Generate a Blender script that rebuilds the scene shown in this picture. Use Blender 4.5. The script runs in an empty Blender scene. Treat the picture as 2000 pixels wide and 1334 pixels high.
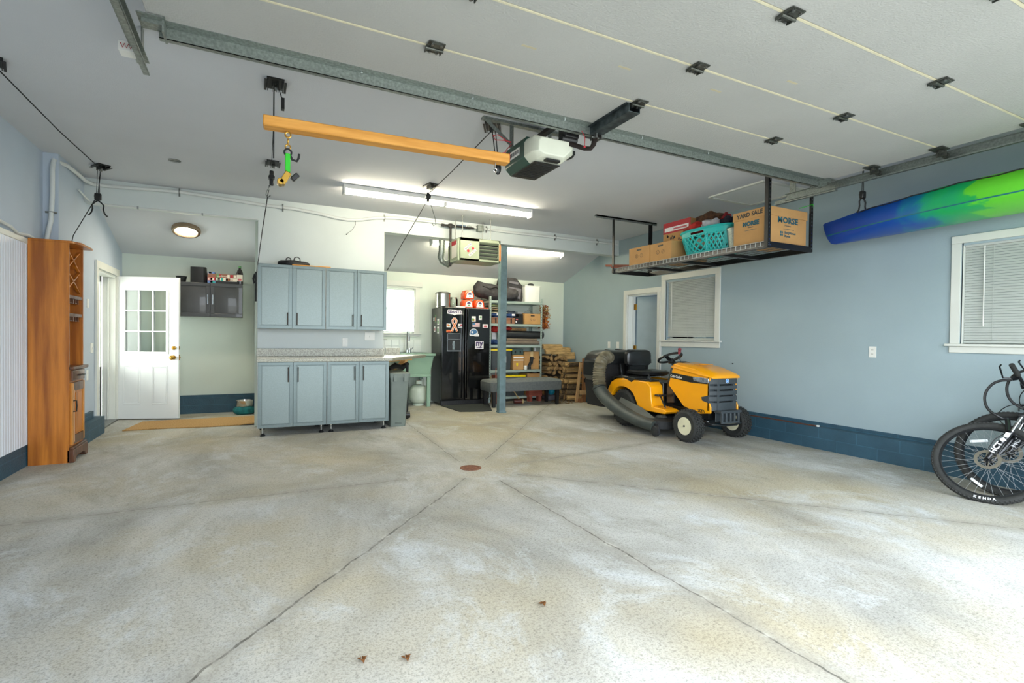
import bpy, math, random
from mathutils import Vector, Matrix
random.seed(7)
sc = bpy.context.scene
col = sc.collection
PI = math.pi
# ---------------- camera ----------------
cam_d = bpy.data.cameras.new('camera'); cam = bpy.data.objects.new('camera', cam_d); col.objects.link(cam)
yaw, pit, rol = math.radians(26.154), math.radians(-0.767), math.radians(-0.674)
fw = Vector((math.sin(yaw)*math.cos(pit), math.cos(yaw)*math.cos(pit), math.sin(pit)))
rt = Vector((math.cos(yaw), -math.sin(yaw), 0)); dn = fw.cross(rt)
r2 = rt*math.cos(rol) + dn*math.sin(rol); d2 = dn*math.cos(rol) - rt*math.sin(rol)
cam.matrix_world = Matrix(((r2.x, -d2.x, -fw.x, 0), (r2.y, -d2.y, -fw.y, 0), (r2.z, -d2.z, -fw.z, 1.21), (0, 0, 0, 1)))
cam_d.sensor_width = 36; cam_d.lens = 990.8/2000*36
cam_d.shift_x = 0.00635; cam_d.shift_y = 0.00286; cam_d.clip_start = 0.05
sc.camera = cam
# ---------------- view, world, daylight ----------------
sc.view_settings.view_transform = 'Standard'; sc.view_settings.look = 'None'
sc.view_settings.gamma = 1; sc.view_settings.use_curve_mapping = False
sc.view_settings.exposure = 0.42
w = bpy.data.worlds.new('world'); sc.world = w; w.use_nodes = True
bg = w.node_tree.nodes['Background']; bg.inputs[0].default_value = (0.84, 0.92, 1.0, 1); bg.inputs[1].default_value = 6.2
sc.cycles.max_bounces = 8; sc.cycles.diffuse_bounces = 5; sc.cycles.use_denoising = True
sc.cycles.sample_clamp_indirect = 6
def area(name, loc, size, rot, power, color=(1, 1, 1), portal=False, spread=None):
    l = bpy.data.lights.new(name, 'AREA'); l.shape = 'RECTANGLE'; l.size, l.size_y = size; l.energy = power; l.color = color
    if portal: l.cycles.is_portal = True
    if spread: l.spread = spread
    o = bpy.data.objects.new(name, l); o.location = loc; o.rotation_euler = rot; col.objects.link(o); return o
area('door_daylight_portal', (2.28, 0.22, 1.3), (5.5, 2.6), (PI/2, 0, 0), 1, portal=True)
area('rear_window_daylight', (2.1, 9.6, 1.75), (1.3, 1.1), (-PI/2, 0, 0), 220, (1.0, 1.0, 0.92))

# ---------------- materials ----------------
def lin(h):
    h = h.lstrip('#'); c = [int(h[i:i+2], 16)/255 for i in (0, 2, 4)]
    return tuple(((x+0.055)/1.055)**2.4 if x > 0.04045 else x/12.92 for x in c) + (1,)
MATS = {}
def pane(name):
    if name in MATS: return MATS[name]
    m = bpy.data.materials.new(name); m.use_nodes = True; n = m.node_tree; n.nodes.remove(n.nodes['Principled BSDF'])
    a = n.nodes.new('ShaderNodeBsdfTransparent'); a.inputs[0].default_value = (.93, .96, .95, 1); g = n.nodes.new('ShaderNodeBsdfGlossy'); g.inputs['Roughness'].default_value = .02
    f = n.nodes.new('ShaderNodeFresnel'); f.inputs[0].default_value = 1.45; mx = n.nodes.new('ShaderNodeMixShader')
    n.links.new(f.outputs[0], mx.inputs[0]); n.links.new(a.outputs[0], mx.inputs[1]); n.links.new(g.outputs[0], mx.inputs[2]); n.links.new(mx.outputs[0], n.nodes['Material Output'].inputs[0])
    MATS[name] = m; return m
def M(name, hexc, rough=0.6, metal=0.0, var=0.08, scale=8, bump=0.0, bscale=60, stretch=(1, 1, 1), coat=0, c2=None, emis=0, spec=0.5, alpha=1, trans=0, transl=0, lo=.35, hi=.65, detail=4):
    if name in MATS: return MATS[name]
    m = bpy.data.materials.new(name); m.use_nodes = True; n = m.node_tree; b = n.nodes['Principled BSDF']
    b.inputs['Roughness'].default_value = rough; b.inputs['Metallic'].default_value = metal
    b.inputs['Coat Weight'].default_value = coat; b.inputs['Specular IOR Level'].default_value = spec
    if trans: b.inputs['Transmission Weight'].default_value = trans
    if alpha < 1: b.inputs['Alpha'].default_value = alpha
    tc = n.nodes.new('ShaderNodeTexCoord'); mp = n.nodes.new('ShaderNodeMapping'); mp.inputs['Scale'].default_value = stretch
    n.links.new(tc.outputs['Object'], mp.inputs[0])
    nz = n.nodes.new('ShaderNodeTexNoise'); nz.inputs['Scale'].default_value = scale; nz.inputs['Detail'].default_value = detail
    n.links.new(mp.outputs[0], nz.inputs['Vector'])
    rp = n.nodes.new('ShaderNodeValToRGB'); rp.color_ramp.elements[0].position = lo; rp.color_ramp.elements[1].position = hi
    c = lin(hexc); c1 = lin(c2) if c2 else tuple(x*(1-var*2.2) for x in c[:3]) + (1,)
    rp.color_ramp.elements[0].color = c1; rp.color_ramp.elements[1].color = c
    n.links.new(nz.outputs['Fac'], rp.inputs[0]); n.links.new(rp.outputs[0], b.inputs['Base Color'])
    if bump:
        nb = n.nodes.new('ShaderNodeTexNoise'); nb.inputs['Scale'].default_value = bscale; nb.inputs['Detail'].default_value = 3
        n.links.new(mp.outputs[0], nb.inputs['Vector'])
        bp = n.nodes.new('ShaderNodeBump'); bp.inputs['Strength'].default_value = bump; bp.inputs['Distance'].default_value = 0.01
        n.links.new(nb.outputs['Fac'], bp.inputs['Height']); n.links.new(bp.outputs[0], b.inputs['Normal'])
    if emis: n.links.new(rp.outputs[0], b.inputs['Emission Color']); b.inputs['Emission Strength'].default_value = emis
    if transl:
        tl = n.nodes.new('ShaderNodeBsdfTranslucent'); n.links.new(rp.outputs[0], tl.inputs[0])
        mx = n.nodes.new('ShaderNodeMixShader'); mx.inputs[0].default_value = transl
        n.links.new(b.outputs[0], mx.inputs[1]); n.links.new(tl.outputs[0], mx.inputs[2]); n.links.new(mx.outputs[0], n.nodes['Material Output'].inputs[0])
    MATS[name] = m; return m
# ---------------- mesh builder ----------------
class MB:
    def __init__(s): s.v = []; s.f = []; s.m = []; s.xf = None
    def add(s, vs, fs, m=0):
        k = len(s.v)
        if s.xf: vs = [s.xf @ Vector(p) for p in vs]
        s.v += [tuple(p) for p in vs]; s.f += [tuple(i+k for i in f) for f in fs]; s.m += [m]*len(fs); return s
    def box(s, a, b, m=0):
        x0, y0, z0 = a; x1, y1, z1 = b
        return s.add([(x0,y0,z0),(x1,y0,z0),(x1,y1,z0),(x0,y1,z0),(x0,y0,z1),(x1,y0,z1),(x1,y1,z1),(x0,y1,z1)],
              [(0,3,2,1),(4,5,6,7),(0,1,5,4),(1,2,6,5),(2,3,7,6),(3,0,4,7)], m)
    def obox(s, c, size, rot=(0, 0, 0), m=0):
        R = Matrix.Rotation(rot[2], 3, 'Z') @ Matrix.Rotation(rot[1], 3, 'Y') @ Matrix.Rotation(rot[0], 3, 'X')
        c = Vector(c); h = Vector(size)/2
        vs = [c + R @ Vector((sx*h.x, sy*h.y, sz*h.z)) for sz in (-1, 1) for sx, sy in ((-1,-1),(1,-1),(1,1),(-1,1))]
        return s.add(vs, [(0,3,2,1),(4,5,6,7),(0,1,5,4),(1,2,6,5),(2,3,7,6),(3,0,4,7)], m)
    def bar(s, p0, p1, w, h, up=(0, 0, 1), m=0):
        p0 = Vector(p0); p1 = Vector(p1); d = (p1-p0).normalized(); sd = d.cross(Vector(up))
        if sd.length < 1e-4: sd = d.cross(Vector((1, 0, 0)))
        sd.normalize(); u = sd.cross(d)
        vs = [p + sd*a*w/2 + u*b*h/2 for p in (p0, p1) for a, b in ((-1,-1),(1,-1),(1,1),(-1,1))]
        return s.add(vs, [(0,1,2,3),(4,7,6,5),(0,4,5,1),(1,5,6,2),(2,6,7,3),(3,7,4,0)], m)
    def cyl(s, p0, p1, r0, r1=None, n=16, m=0, cap=True):
        r1 = r0 if r1 is None else r1
        p0 = Vector(p0); p1 = Vector(p1); d = (p1-p0).normalized()
        a = d.orthogonal().normalized(); b = d.cross(a)
        vs = [p0 + (a*math.cos(t)+b*math.sin(t))*r0 for t in [2*PI*i/n for i in range(n)]] + [p1 + (a*math.cos(t)+b*math.sin(t))*r1 for t in [2*PI*i/n for i in range(n)]]
        fs = [(i, (i+1) % n, n+(i+1) % n, n+i) for i in range(n)]
        if cap: fs += [tuple(range(n-1, -1, -1)), tuple(range(n, 2*n))]
        return s.add(vs, fs, m)
    def tube(s, pts, r, n=8, closed=False, m=0, flat=1.0, up=None):
        pts = [Vector(p) for p in pts]; N = len(pts); rs = r if isinstance(r, (list, tuple)) else [r]*N
        tg = []
        for i in range(N):
            a = pts[(i-1) % N] if (closed or i > 0) else pts[i]; b = pts[(i+1) % N] if (closed or i < N-1) else pts[i]
            tg.append((b-a).normalized())
        nrm = (Vector(up) - tg[0]*Vector(up).dot(tg[0])).normalized() if up else tg[0].orthogonal().normalized()
        vs = []
        for i in range(N):
            nrm = (nrm - tg[i]*nrm.dot(tg[i])).normalized(); bi = tg[i].cross(nrm)
            vs += [pts[i] + (nrm*math.cos(2*PI*k/n)*flat + bi*math.sin(2*PI*k/n))*rs[i] for k in range(n)]
        fs = []
        for i in range(N if closed else N-1):
            j = (i+1) % N
            fs += [(i*n+k, i*n+(k+1) % n, j*n+(k+1) % n, j*n+k) for k in range(n)]
        if not closed: fs += [tuple(range(n-1, -1, -1)), tuple((N-1)*n+k for k in range(n))]
        return s.add(vs, fs, m)
    def lathe(s, prof, c=(0, 0, 0), axis=(0, 0, 1), n=24, m=0, sx=1, sy=1, a0=0.0, cap=True):
        A = Vector(axis).normalized(); a = Vector((1, 0, 0)) if abs(A.z) > 0.9 else A.orthogonal().normalized(); b = A.cross(a); c = Vector(c)
        vs = []
        for r, z in prof: vs += [c + A*z + a*r*math.cos(2*PI*k/n+a0)*sx + b*r*math.sin(2*PI*k/n+a0)*sy for k in range(n)]
        P = len(prof); fs = [(i*n+k, i*n+(k+1) % n, (i+1)*n+(k+1) % n, (i+1)*n+k) for i in range(P-1) for k in range(n)]
        if prof[0] == prof[-1]: cap = False
        if cap and prof[0][0] > 1e-5: fs.append(tuple(range(n-1, -1, -1)))
        if cap and prof[-1][0] > 1e-5: fs.append(tuple((P-1)*n+k for k in range(n)))
        return s.add(vs, fs, m)
    def prism(s, poly, axis, lo, hi, m=0):
        n = len(poly)
        def q(a, b, t): return (t, a, b) if axis == 'x' else ((a, t, b) if axis == 'y' else (a, b, t))
        vs = [q(a, b, lo) for a, b in poly] + [q(a, b, hi) for a, b in poly]
        return s.add(vs, [tuple(range(n-1, -1, -1)), tuple(range(n, 2*n))] + [(i, (i+1) % n, n+(i+1) % n, n+i) for i in range(n)], m)
    def loft(s, rings, m=0, cap=True):
        n = len(rings[0]); vs = [p for r in rings for p in r]
        fs = [(i*n+k, i*n+(k+1) % n, (i+1)*n+(k+1) % n, (i+1)*n+k) for i in range(len(rings)-1) for k in range(n)]
        if cap: fs += [tuple(range(n-1, -1, -1)), tuple((len(rings)-1)*n+k for k in range(n))]
        return s.add(vs, fs, m)
    def ell(s, c, r, n=16, m=0, p=1.0):
        r = r if isinstance(r, (list, tuple)) else (r, r, r)
        def sg(x): return math.copysign(abs(x)**p, x)
        K = max(6, n//2); vs = []; c = Vector(c)
        for i in range(K+1):
            ph = -PI/2 + PI*i/K
            cr = max(1e-4, math.cos(ph))
            for k in range(n):
                t = 2*PI*k/n; vs.append((c.x + r[0]*sg(cr)*sg(math.cos(t)), c.y + r[1]*sg(cr)*sg(math.sin(t)), c.z + r[2]*sg(math.sin(ph))))
        fs = [(i*n+k, i*n+(k+1) % n, (i+1)*n+(k+1) % n, (i+1)*n+k) for i in range(K) for k in range(n)]
        return s.add(vs, fs, m)
    def torus(s, c, R, r, axis=(0, 0, 1), n=32, k=8, m=0, flat=1.0):
        A = Vector(axis).normalized(); a = A.orthogonal().normalized(); b = A.cross(a); c = Vector(c)
        return s.tube([c + (a*math.cos(2*PI*i/n)+b*math.sin(2*PI*i/n))*R for i in range(n)], r, k, True, m, flat=flat, up=tuple(A))
    def sheet(s, fn, nu, nv, m=0):
        vs = [fn(i/nu, j/nv) for j in range(nv+1) for i in range(nu+1)]
        return s.add(vs, [(j*(nu+1)+i, j*(nu+1)+i+1, (j+1)*(nu+1)+i+1, (j+1)*(nu+1)+i) for j in range(nv) for i in range(nu)], m)
    def text(s, txt, size, org, xd, ud, depth=0.002, m=0, align='CENTER', bold=0.0, sxf=1.0):
        cu = bpy.data.curves.new('txt', 'FONT'); cu.body = txt; cu.size = size; cu.extrude = depth/2; cu.align_x = align; cu.offset = bold; cu.resolution_u = 2
        o = bpy.data.objects.new('txt', cu); col.objects.link(o)
        dg = bpy.context.evaluated_depsgraph_get(); me = bpy.data.meshes.new_from_object(o.evaluated_get(dg))
        xd = Vector(xd).normalized(); ud = Vector(ud).normalized(); nd = xd.cross(ud); og = Vector(org)
        s.add([og + xd*v.co.x*sxf + ud*v.co.y + nd*v.co.z for v in me.vertices], [tuple(p.vertices) for p in me.polygons], m)
        bpy.data.objects.remove(o); bpy.data.meshes.remove(me); bpy.data.curves.remove(cu); return s
ORG = {}
def tag(o, label=None, cat=None, group=None, kind=None):
    if label: o['label'] = label
    if cat: o['category'] = cat
    if group: o['group'] = group
    if kind: o['kind'] = kind
    return o
def thing(name, label, cat, base=(0, 0, 0), group=None):
    o = bpy.data.objects.new(name, None); col.objects.link(o); o.location = base; o.empty_display_size = 0.1
    ORG[o.name] = Vector(base); return tag(o, label, cat, group)
def obj(name, mb, mats, parent=None, label=None, cat=None, base=None, group=None, kind=None, bevel=0, seg=2, ang=35, subs=0, flat=False):
    org = ORG[parent.name] if parent else Vector(base or (0, 0, 0))
    me = bpy.data.meshes.new(name)
    me.from_pydata([tuple(Vector(v)-org) for v in mb.v], [], mb.f)
    mats = mats if isinstance(mats, (list, tuple)) else [mats]
    for m in mats: me.materials.append(m)
    for p, i in zip(me.polygons, mb.m): p.material_index = i; p.use_smooth = not flat
    if not flat: me.set_sharp_from_angle(angle=math.radians(ang))
    me.update()
    o = bpy.data.objects.new(name, me); col.objects.link(o)
    if parent: o.parent = parent
    else: o.location = org
    ORG[o.name] = org
    if bevel:
        b = o.modifiers.new('b', 'BEVEL'); b.width = bevel; b.segments = seg; b.limit_method = 'ANGLE'; b.angle_limit = math.radians(40)
        b.harden_normals = False
    if subs: s_ = o.modifiers.new('s', 'SUBSURF'); s_.levels = s_.render_levels = subs
    return tag(o, label, cat, group, kind)
def struct(name, mb, mats, **k): return obj(name, mb, mats, kind='structure', **k)
KIDS = {}
def copy_tree(o, parent=None):
    c = o.copy(); col.objects.link(c)
    if parent: c.parent = parent
    ORG[c.name] = ORG.get(o.name, Vector((0, 0, 0)))
    for ch in [x for x in bpy.data.objects if x.parent == o]: copy_tree(ch, c)
    return c
def dup(o, loc, label, rot=None, scale=None):
    c = copy_tree(o); c.location = loc; c['label'] = label
    if rot is not None: c.rotation_euler = rot
    if scale is not None: c.scale = scale
    return c
def rect_ring(x0, x1, z0, z1): return [(x0, z0), (x1, z0), (x1, z1), (x0, z1)]

# ---------------- surface materials ----------------
m_ceil = M('ceiling_paint', '#cdd0d5', .9, var=.02, scale=1.2, bump=.15, bscale=180)
m_right = M('right_wall_paint', '#9dafb5', .75, var=.03, scale=1.5, bump=.1, bscale=120)
m_left = M('left_wall_paint', '#b9c5d2', .75, var=.03, scale=1.5, bump=.1, bscale=120)
m_rear = M('rear_wall_paint', '#d3dcd2', .8, var=.03, scale=1.2, bump=.1, bscale=120)
m_beam = M('beam_paint', '#ccd4d3', .7, var=.03, scale=1.5, bump=.08)
m_white = M('white_trim_paint', '#d9dbd3', .5, var=.03, scale=3)
m_whited = M('white_door_paint', '#e4e7e6', .45, var=.02, scale=2)
m_post = M('post_blue_grey_paint', '#6a8288', .55, var=.12, scale=10, bump=.4, bscale=50)
m_black = M('black_powder_coat', '#141516', .45, var=.1)
m_blackp = M('black_plastic', '#191a1b', .35, var=.1)
m_dark = M('dark_rubber', '#26282a', .75, var=.2, scale=20)
m_galv = M('galvanized_steel', '#9ba39e', .42, metal=.75, var=.18, scale=60, lo=.3, hi=.7)
m_steel = M('dull_steel', '#8d8f8c', .4, metal=.9, var=.1, scale=20)
m_chrome = M('chrome', '#d5d8da', .15, metal=1, var=.02)
m_brass = M('brass', '#c39a45', .3, metal=.9, var=.1)
m_card = M('cardboard', '#bd915b', .85, var=.05, scale=6)
m_ink = M('dark_print_ink', '#26333f', .8, var=.02)
m_inkblue = M('teal_print_ink', '#1f5563', .8, var=.02)
m_rope = M('black_rope', '#1b1c1e', .8, var=.1)
m_yel = M('tractor_yellow_paint', '#fba906', .3, var=.03, scale=3, coat=.5)
m_char = M('charcoal_plastic', '#3d4448', .5, var=.06)
m_whitep = M('white_plastic', '#e6e6e0', .4, var=.02)

def block_mat():
    m = M('blue_painted_block', '#305365', .55, var=.10, scale=5, bump=.5, bscale=70)
    n = m.node_tree; b = n.nodes['Principled BSDF']; rp = [x for x in n.nodes if x.type == 'VALTORGB'][0]
    g = n.nodes.new('ShaderNodeNewGeometry'); sp = n.nodes.new('ShaderNodeSeparateXYZ'); n.links.new(g.outputs['Position'], sp.inputs[0])
    ad = n.nodes.new('ShaderNodeMath'); ad.operation = 'ADD'; n.links.new(sp.outputs[0], ad.inputs[0]); n.links.new(sp.outputs[1], ad.inputs[1])
    cb = n.nodes.new('ShaderNodeCombineXYZ'); n.links.new(ad.outputs[0], cb.inputs[0]); n.links.new(sp.outputs[2], cb.inputs[1])
    br = n.nodes.new('ShaderNodeTexBrick'); br.inputs['Scale'].default_value = 1; br.inputs['Brick Width'].default_value = .40; br.inputs['Row Height'].default_value = .125
    br.inputs['Mortar Size'].default_value = .004; br.inputs['Mortar Smooth'].default_value = .3; br.inputs['Color1'].default_value = (1,1,1,1); br.inputs['Color2'].default_value = (.92,.92,.92,1); br.inputs['Mortar'].default_value = (1.5,1.5,1.5,1)
    n.links.new(cb.outputs[0], br.inputs[0])
    mx = n.nodes.new('ShaderNodeMix'); mx.data_type = 'RGBA'; mx.blend_type = 'MULTIPLY'; mx.inputs[0].default_value = 1
    n.links.new(rp.outputs[0], mx.inputs[6]); n.links.new(br.outputs['Color'], mx.inputs[7]); n.links.new(mx.outputs[2], b.inputs['Base Color'])
    bp2 = n.nodes.new('ShaderNodeBump'); bp2.inputs['Distance'].default_value = .02; bp2.inputs['Strength'].default_value = .6; bp2.invert = True
    n.links.new(br.outputs['Fac'], bp2.inputs['Height']); old = [x for x in n.nodes if x.type == 'BUMP' and x != bp2][0]
    n.links.new(old.outputs[0], bp2.inputs['Normal']); n.links.new(bp2.outputs[0], b.inputs['Normal'])
    return m
m_block = block_mat()

def wood(name, h1, h2, scale=3, axis='z', rough=.4, coat=.2):
    st = {'z': (14, 14, 1), 'x': (1, 14, 14), 'y': (14, 1, 14)}[axis]
    return M(name, h1, rough, c2=h2, scale=scale, stretch=st, coat=coat, detail=6, bump=.1, bscale=30)
m_hutch = wood('orange_stained_wood', '#ca7c28', '#93500f', 1.3)
m_hutchd = wood('dark_walnut_trim', '#6a4026', '#432414', 2)
m_pine = wood('pine_timber', '#e0a04a', '#c98833', 2, 'x', .6, 0)

def floor_mat():
    m = bpy.data.materials.new('worn_concrete'); m.use_nodes = True; n = m.node_tree; L = n.links.new; b = n.nodes['Principled BSDF']
    b.inputs['Roughness'].default_value = .75
    g = n.nodes.new('ShaderNodeNewGeometry')
    def noise(scale, det=4, rough=.6, st=None, dist=0):
        q = n.nodes.new('ShaderNodeTexNoise'); q.inputs['Scale'].default_value = scale; q.inputs['Detail'].default_value = det; q.inputs['Roughness'].default_value = rough; q.inputs['Distortion'].default_value = dist
        if st:
            mp = n.nodes.new('ShaderNodeMapping'); mp.inputs['Scale'].default_value = st; L(g.outputs['Position'], mp.inputs[0]); L(mp.outputs[0], q.inputs['Vector'])
        else: L(g.outputs['Position'], q.inputs['Vector'])
        return q
    def ramp(src, p0, c0, p1, c1):
        r = n.nodes.new('ShaderNodeValToRGB'); r.color_ramp.elements[0].position = p0; r.color_ramp.elements[0].color = c0; r.color_ramp.elements[1].position = p1; r.color_ramp.elements[1].color = c1
        L(src, r.inputs[0]); return r
    def mix(a, bb, fac, mode='MIX'):
        x = n.nodes.new('ShaderNodeMix'); x.data_type = 'RGBA'; x.blend_type = mode
        if isinstance(fac, float): x.inputs[0].default_value = fac
        else: L(fac, x.inputs[0])
        L(a, x.inputs[6])
        if isinstance(bb, tuple): x.inputs[7].default_value = bb
        else: L(bb, x.inputs[7])
        return x.outputs[2]
    base = ramp(noise(.9, 6, .62, (1, .6, 1), .6).outputs['Fac'], .32, lin('#8f8d84'), .66, lin('#c6c6c1')).outputs[0]
    tan = ramp(noise(.55, 4, .6).outputs['Fac'], .42, (0, 0, 0, 1), .62, (.5, .5, .5, 1)).outputs[0]
    base = mix(base, lin('#b5a57c'), tan)
    # tan tone mixed in by noise, alike over the whole floor
    wh = ramp(noise(1.7, 9, .74, (1, .7, 1), .5).outputs['Fac'], .52, (0, 0, 0, 1), .68, (.7, .7, .7, 1)).outputs[0]
    base = mix(base, lin('#cdd3d6'), wh)
    dk = ramp(noise(1.1, 9, .74, (1, .5, 1), .4).outputs['Fac'], .54, (0, 0, 0, 1), .72, (.75, .75, .75, 1)).outputs[0]
    sh = n.nodes.new('ShaderNodeMapping')
    base = mix(base, lin('#85806f'), dk)
    sp = ramp(noise(130, 2, .6).outputs['Fac'], .34, lin('#b4b4b4'), .50, (1.02, 1.02, 1.02, 1)).outputs[0]
    base = mix(base, sp, .5, 'MULTIPLY')
    s2 = ramp(noise(60, 5, .75).outputs['Fac'], .36, lin('#bdbdbb'), .5, (1.02, 1.02, 1.02, 1)).outputs[0]
    base = mix(base, s2, .7, 'MULTIPLY')
    # joints: distance to segments
    sx = n.nodes.new('ShaderNodeSeparateXYZ'); dn_ = noise(6, 3, .6); L(g.outputs['Position'], sx.inputs[0])
    def mth(op, a, c=None):
        x = n.nodes.new('ShaderNodeMath'); x.operation = op
        for i, q in enumerate((a, c)):
            if q is None: continue
            if isinstance(q, (int, float)): x.inputs[i].default_value = q
            else: L(q, x.inputs[i])
        return x.outputs[0]
    wob = mth('MULTIPLY', mth('SUBTRACT', dn_.outputs['Fac'], .5), .05)
    JN = JOINTS
    tot = None; soft = None
    for (x0, y0), (x1, y1), wd in JN:
        Ln = math.hypot(x1-x0, y1-y0); ux, uy = (x1-x0)/Ln, (y1-y0)/Ln
        px = mth('SUBTRACT', sx.outputs[0], x0); py = mth('SUBTRACT', sx.outputs[1], y0)
        t = mth('ADD', mth('MULTIPLY', px, ux), mth('MULTIPLY', py, uy))
        dd = mth('ABSOLUTE', mth('ADD', mth('SUBTRACT', mth('MULTIPLY', px, uy), mth('MULTIPLY', py, ux)), wob))
        inn = mth('MULTIPLY', mth('GREATER_THAN', t, 0), mth('LESS_THAN', t, Ln))
        a = mth('MULTIPLY', mth('LESS_THAN', dd, wd), inn)
        s_ = mth('MULTIPLY', mth('MAXIMUM', mth('SUBTRACT', 1, mth('DIVIDE', dd, .10)), 0), inn)
        tot = a if tot is None else mth('MAXIMUM', tot, a); soft = s_ if soft is None else mth('MAXIMUM', soft, s_)
    br = ramp(noise(14, 4, .7).outputs['Fac'], .35, (.25, .25, .25, 1), .6, (1, 1, 1, 1)).outputs[0]
    lt_ = ramp(noise(9, 5, .7).outputs['Fac'], .5, (0, 0, 0, 1), .62, (1, 1, 1, 1)).outputs[0]
    base = mix(base, lin('#8f8b80'), mth('MULTIPLY', soft, .6))
    base = mix(base, lin('#d6d3c6'), mth('MULTIPLY', mth('MULTIPLY', mth('POWER', soft, 5), lt_), .6))
    base = mix(base, lin('#4c4941'), mth('MULTIPLY', mth('MULTIPLY', tot, br), .85))
    L(base, b.inputs['Base Color'])
    bp = n.nodes.new('ShaderNodeBump'); bp.inputs['Strength'].default_value = .18; bp.inputs['Distance'].default_value = .004
    h = mth('ADD', noise(120, 6, .75).outputs['Fac'], mth('MULTIPLY', tot, -2)); L(h, bp.inputs['Height']); L(bp.outputs[0], b.inputs['Normal'])
    return m
JOINTS = [((1.77, 4.58), (1.91, 7.2), .004), ((2.05, 4.59), (5.75, 9.1), .004), ((2.19, 4.30), (5.6, 4.75), .003), ((2.05, 4.01), (4.9, 1.05), .004),
          ((1.855, 3.87), (1.895, .3), .005), ((1.455, 3.85), (-1.6, .55), .006), ((1.15, 4.21), (-1.85, 4.21), .003), ((1.455, 3.85), (1.62, 4.05), .003)]
m_floor = floor_mat()
# ================= shell =================
b = MB(); b.box((-2.6, -0.0, -.1), (6.8, 9.4, 0)); struct('floor', b, m_floor)
m_drive = M('driveway_concrete', '#c9c5bb', .9, var=.1, scale=20)
b = MB(); b.box((-30, -40, -.14), (36, 0, -.04)); struct('ground', b, m_drive)
b = MB(); b.box((-2.2, .3, 2.96), (6.0, 7.25, 3.06)); struct('ceiling', b, m_ceil)
def wall_holes(name, axis, c0, c1, a0, a1, z0, z1, holes, mat):
    # wall of constant x (axis 'x') or constant y (axis 'y'); holes (a0, a1, z0, z1)
    b = MB(); cuts = sorted(set([a0, a1] + [h[0] for h in holes] + [h[1] for h in holes]))
    for p, q in zip(cuts[:-1], cuts[1:]):
        hs = sorted([h for h in holes if h[0] <= p and h[1] >= q], key=lambda h: h[2]); z = z0
        for h in hs + [(0, 0, z1, z1)]:
            if h[2] > z + 1e-4:
                if axis == 'x': b.box((c0, p, z), (c1, q, h[2]))
                else: b.box((p, c0, z), (q, c1, h[2]))
            z = h[3]
    return struct(name, b, mat)
wall_holes('wall_right', 'x', 5.79, 5.95, .2, 9.2, 0, 3.05, [(6.24, 6.99, 0, 1.97), (5.13, 6.05, 1.19, 2.11), (1.1, 2.33, 1.19, 2.10)], m_right)
wall_holes('wall_back', 'y', 9.05, 9.2, -2.1, 5.9, 0, 3.05, [(1.62, 2.60, 1.27, 2.10)], m_rear)
wall_holes('wall_left', 'x', -1.9, -1.75, 6.43, 9.2, 0, 3.05, [(7.74, 8.70, 0, 2.0)], m_left)
b = MB(); b.box((-2.05, .2, 0), (-1.87, 6.45, 3.05)); struct('wall_left_front', b, m_left)
wall_holes('wall_front', 'y', .22, .38, -2.1, 5.95, 0, 3.05, [(-.55, 5.1, 0, 2.62)], m_left)
# beam across the room and the closet wall behind the cabinets
b = MB(); b.box((-1.75, 7.25, 2.69), (5.79, 7.42, 3.05)); struct('ceiling_beam', b, m_beam)
b = MB(); b.box((.012, 7.25, 0), (1.625, 7.42, 2.69)); struct('wall_partition', b, m_beam)
# sloping ceilings behind the beam
b = MB(); b.prism([(7.40, 2.92), (9.12, 2.345), (9.12, 2.45), (7.40, 3.03)], 'x', -1.75, 5.79); struct('ceiling_slope', b, m_ceil)
b = MB(); b.box((-.02, 7.42, 0), (.012, 9.05, 2.95)); struct('wall_alcove', b, m_rear)
# painted block courses
b = MB(); b.box((5.66, .38, 0), (5.79, 6.17, .245)); b.box((5.66, 7.07, 0), (5.79, 9.0, .245)); b.box((5.783, .38, .245), (5.79, 6.17, .285)); struct('baseboard_right', b, m_block)
b = MB(); b.box((-1.75, 6.43, 0), (-1.65, 7.66, .205)); b.box((-1.75, 6.43, .205), (-1.72, 7.5, .29)); struct('baseboard_left', b, m_block)
b = MB(); b.box((-1.87, .38, 0), (-1.855, 6.43, .195)); struct('baseboard_left_front', b, m_block)
b = MB(); b.box((-1.65, 8.98, 0), (2.05, 9.05, .235)); b.box((-1.65, 9.0, .235), (2.05, 9.05, .275)); struct('baseboard_back', b, m_block)
# beadboard wainscot on the near left wall
m_bead = M('beadboard_paint', '#dde3ec', .4, var=.02, scale=3)
b = MB(); y = .4
while y < 6.0:
    b.prism([(-1.87, y), (-1.853, y), (-1.850, y+.004), (-1.850, y+.036), (-1.853, y+.040), (-1.87, y+.040)], 'z', .195, 2.0)
    b.box((-1.87, y+.040, .195), (-1.862, y+.048, 2.0)); y += .048
struct('trim_1', b, m_bead)
b = MB(); b.box((-1.87, .4, 2.0), (-1.845, 6.2, 2.05)); struct('trim_2', b, m_white, bevel=.004)
# rust strip lying on the right block ledge
m_rust = M('rusty_strip', '#5d3a2b', .8, var=.15, scale=20)
t = obj('metal_angle_strip', MB().bar((5.70, 3.58, .251), (5.70, 4.45, .251), .03, .012).box((5.685, 3.565, .245), (5.715, 3.585, .262), 1), [m_rust, m_whitep], None, 'thin rusty brown strip lying on the blue block ledge at right wall', 'metal strip', (5.70, 4, .245))
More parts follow.
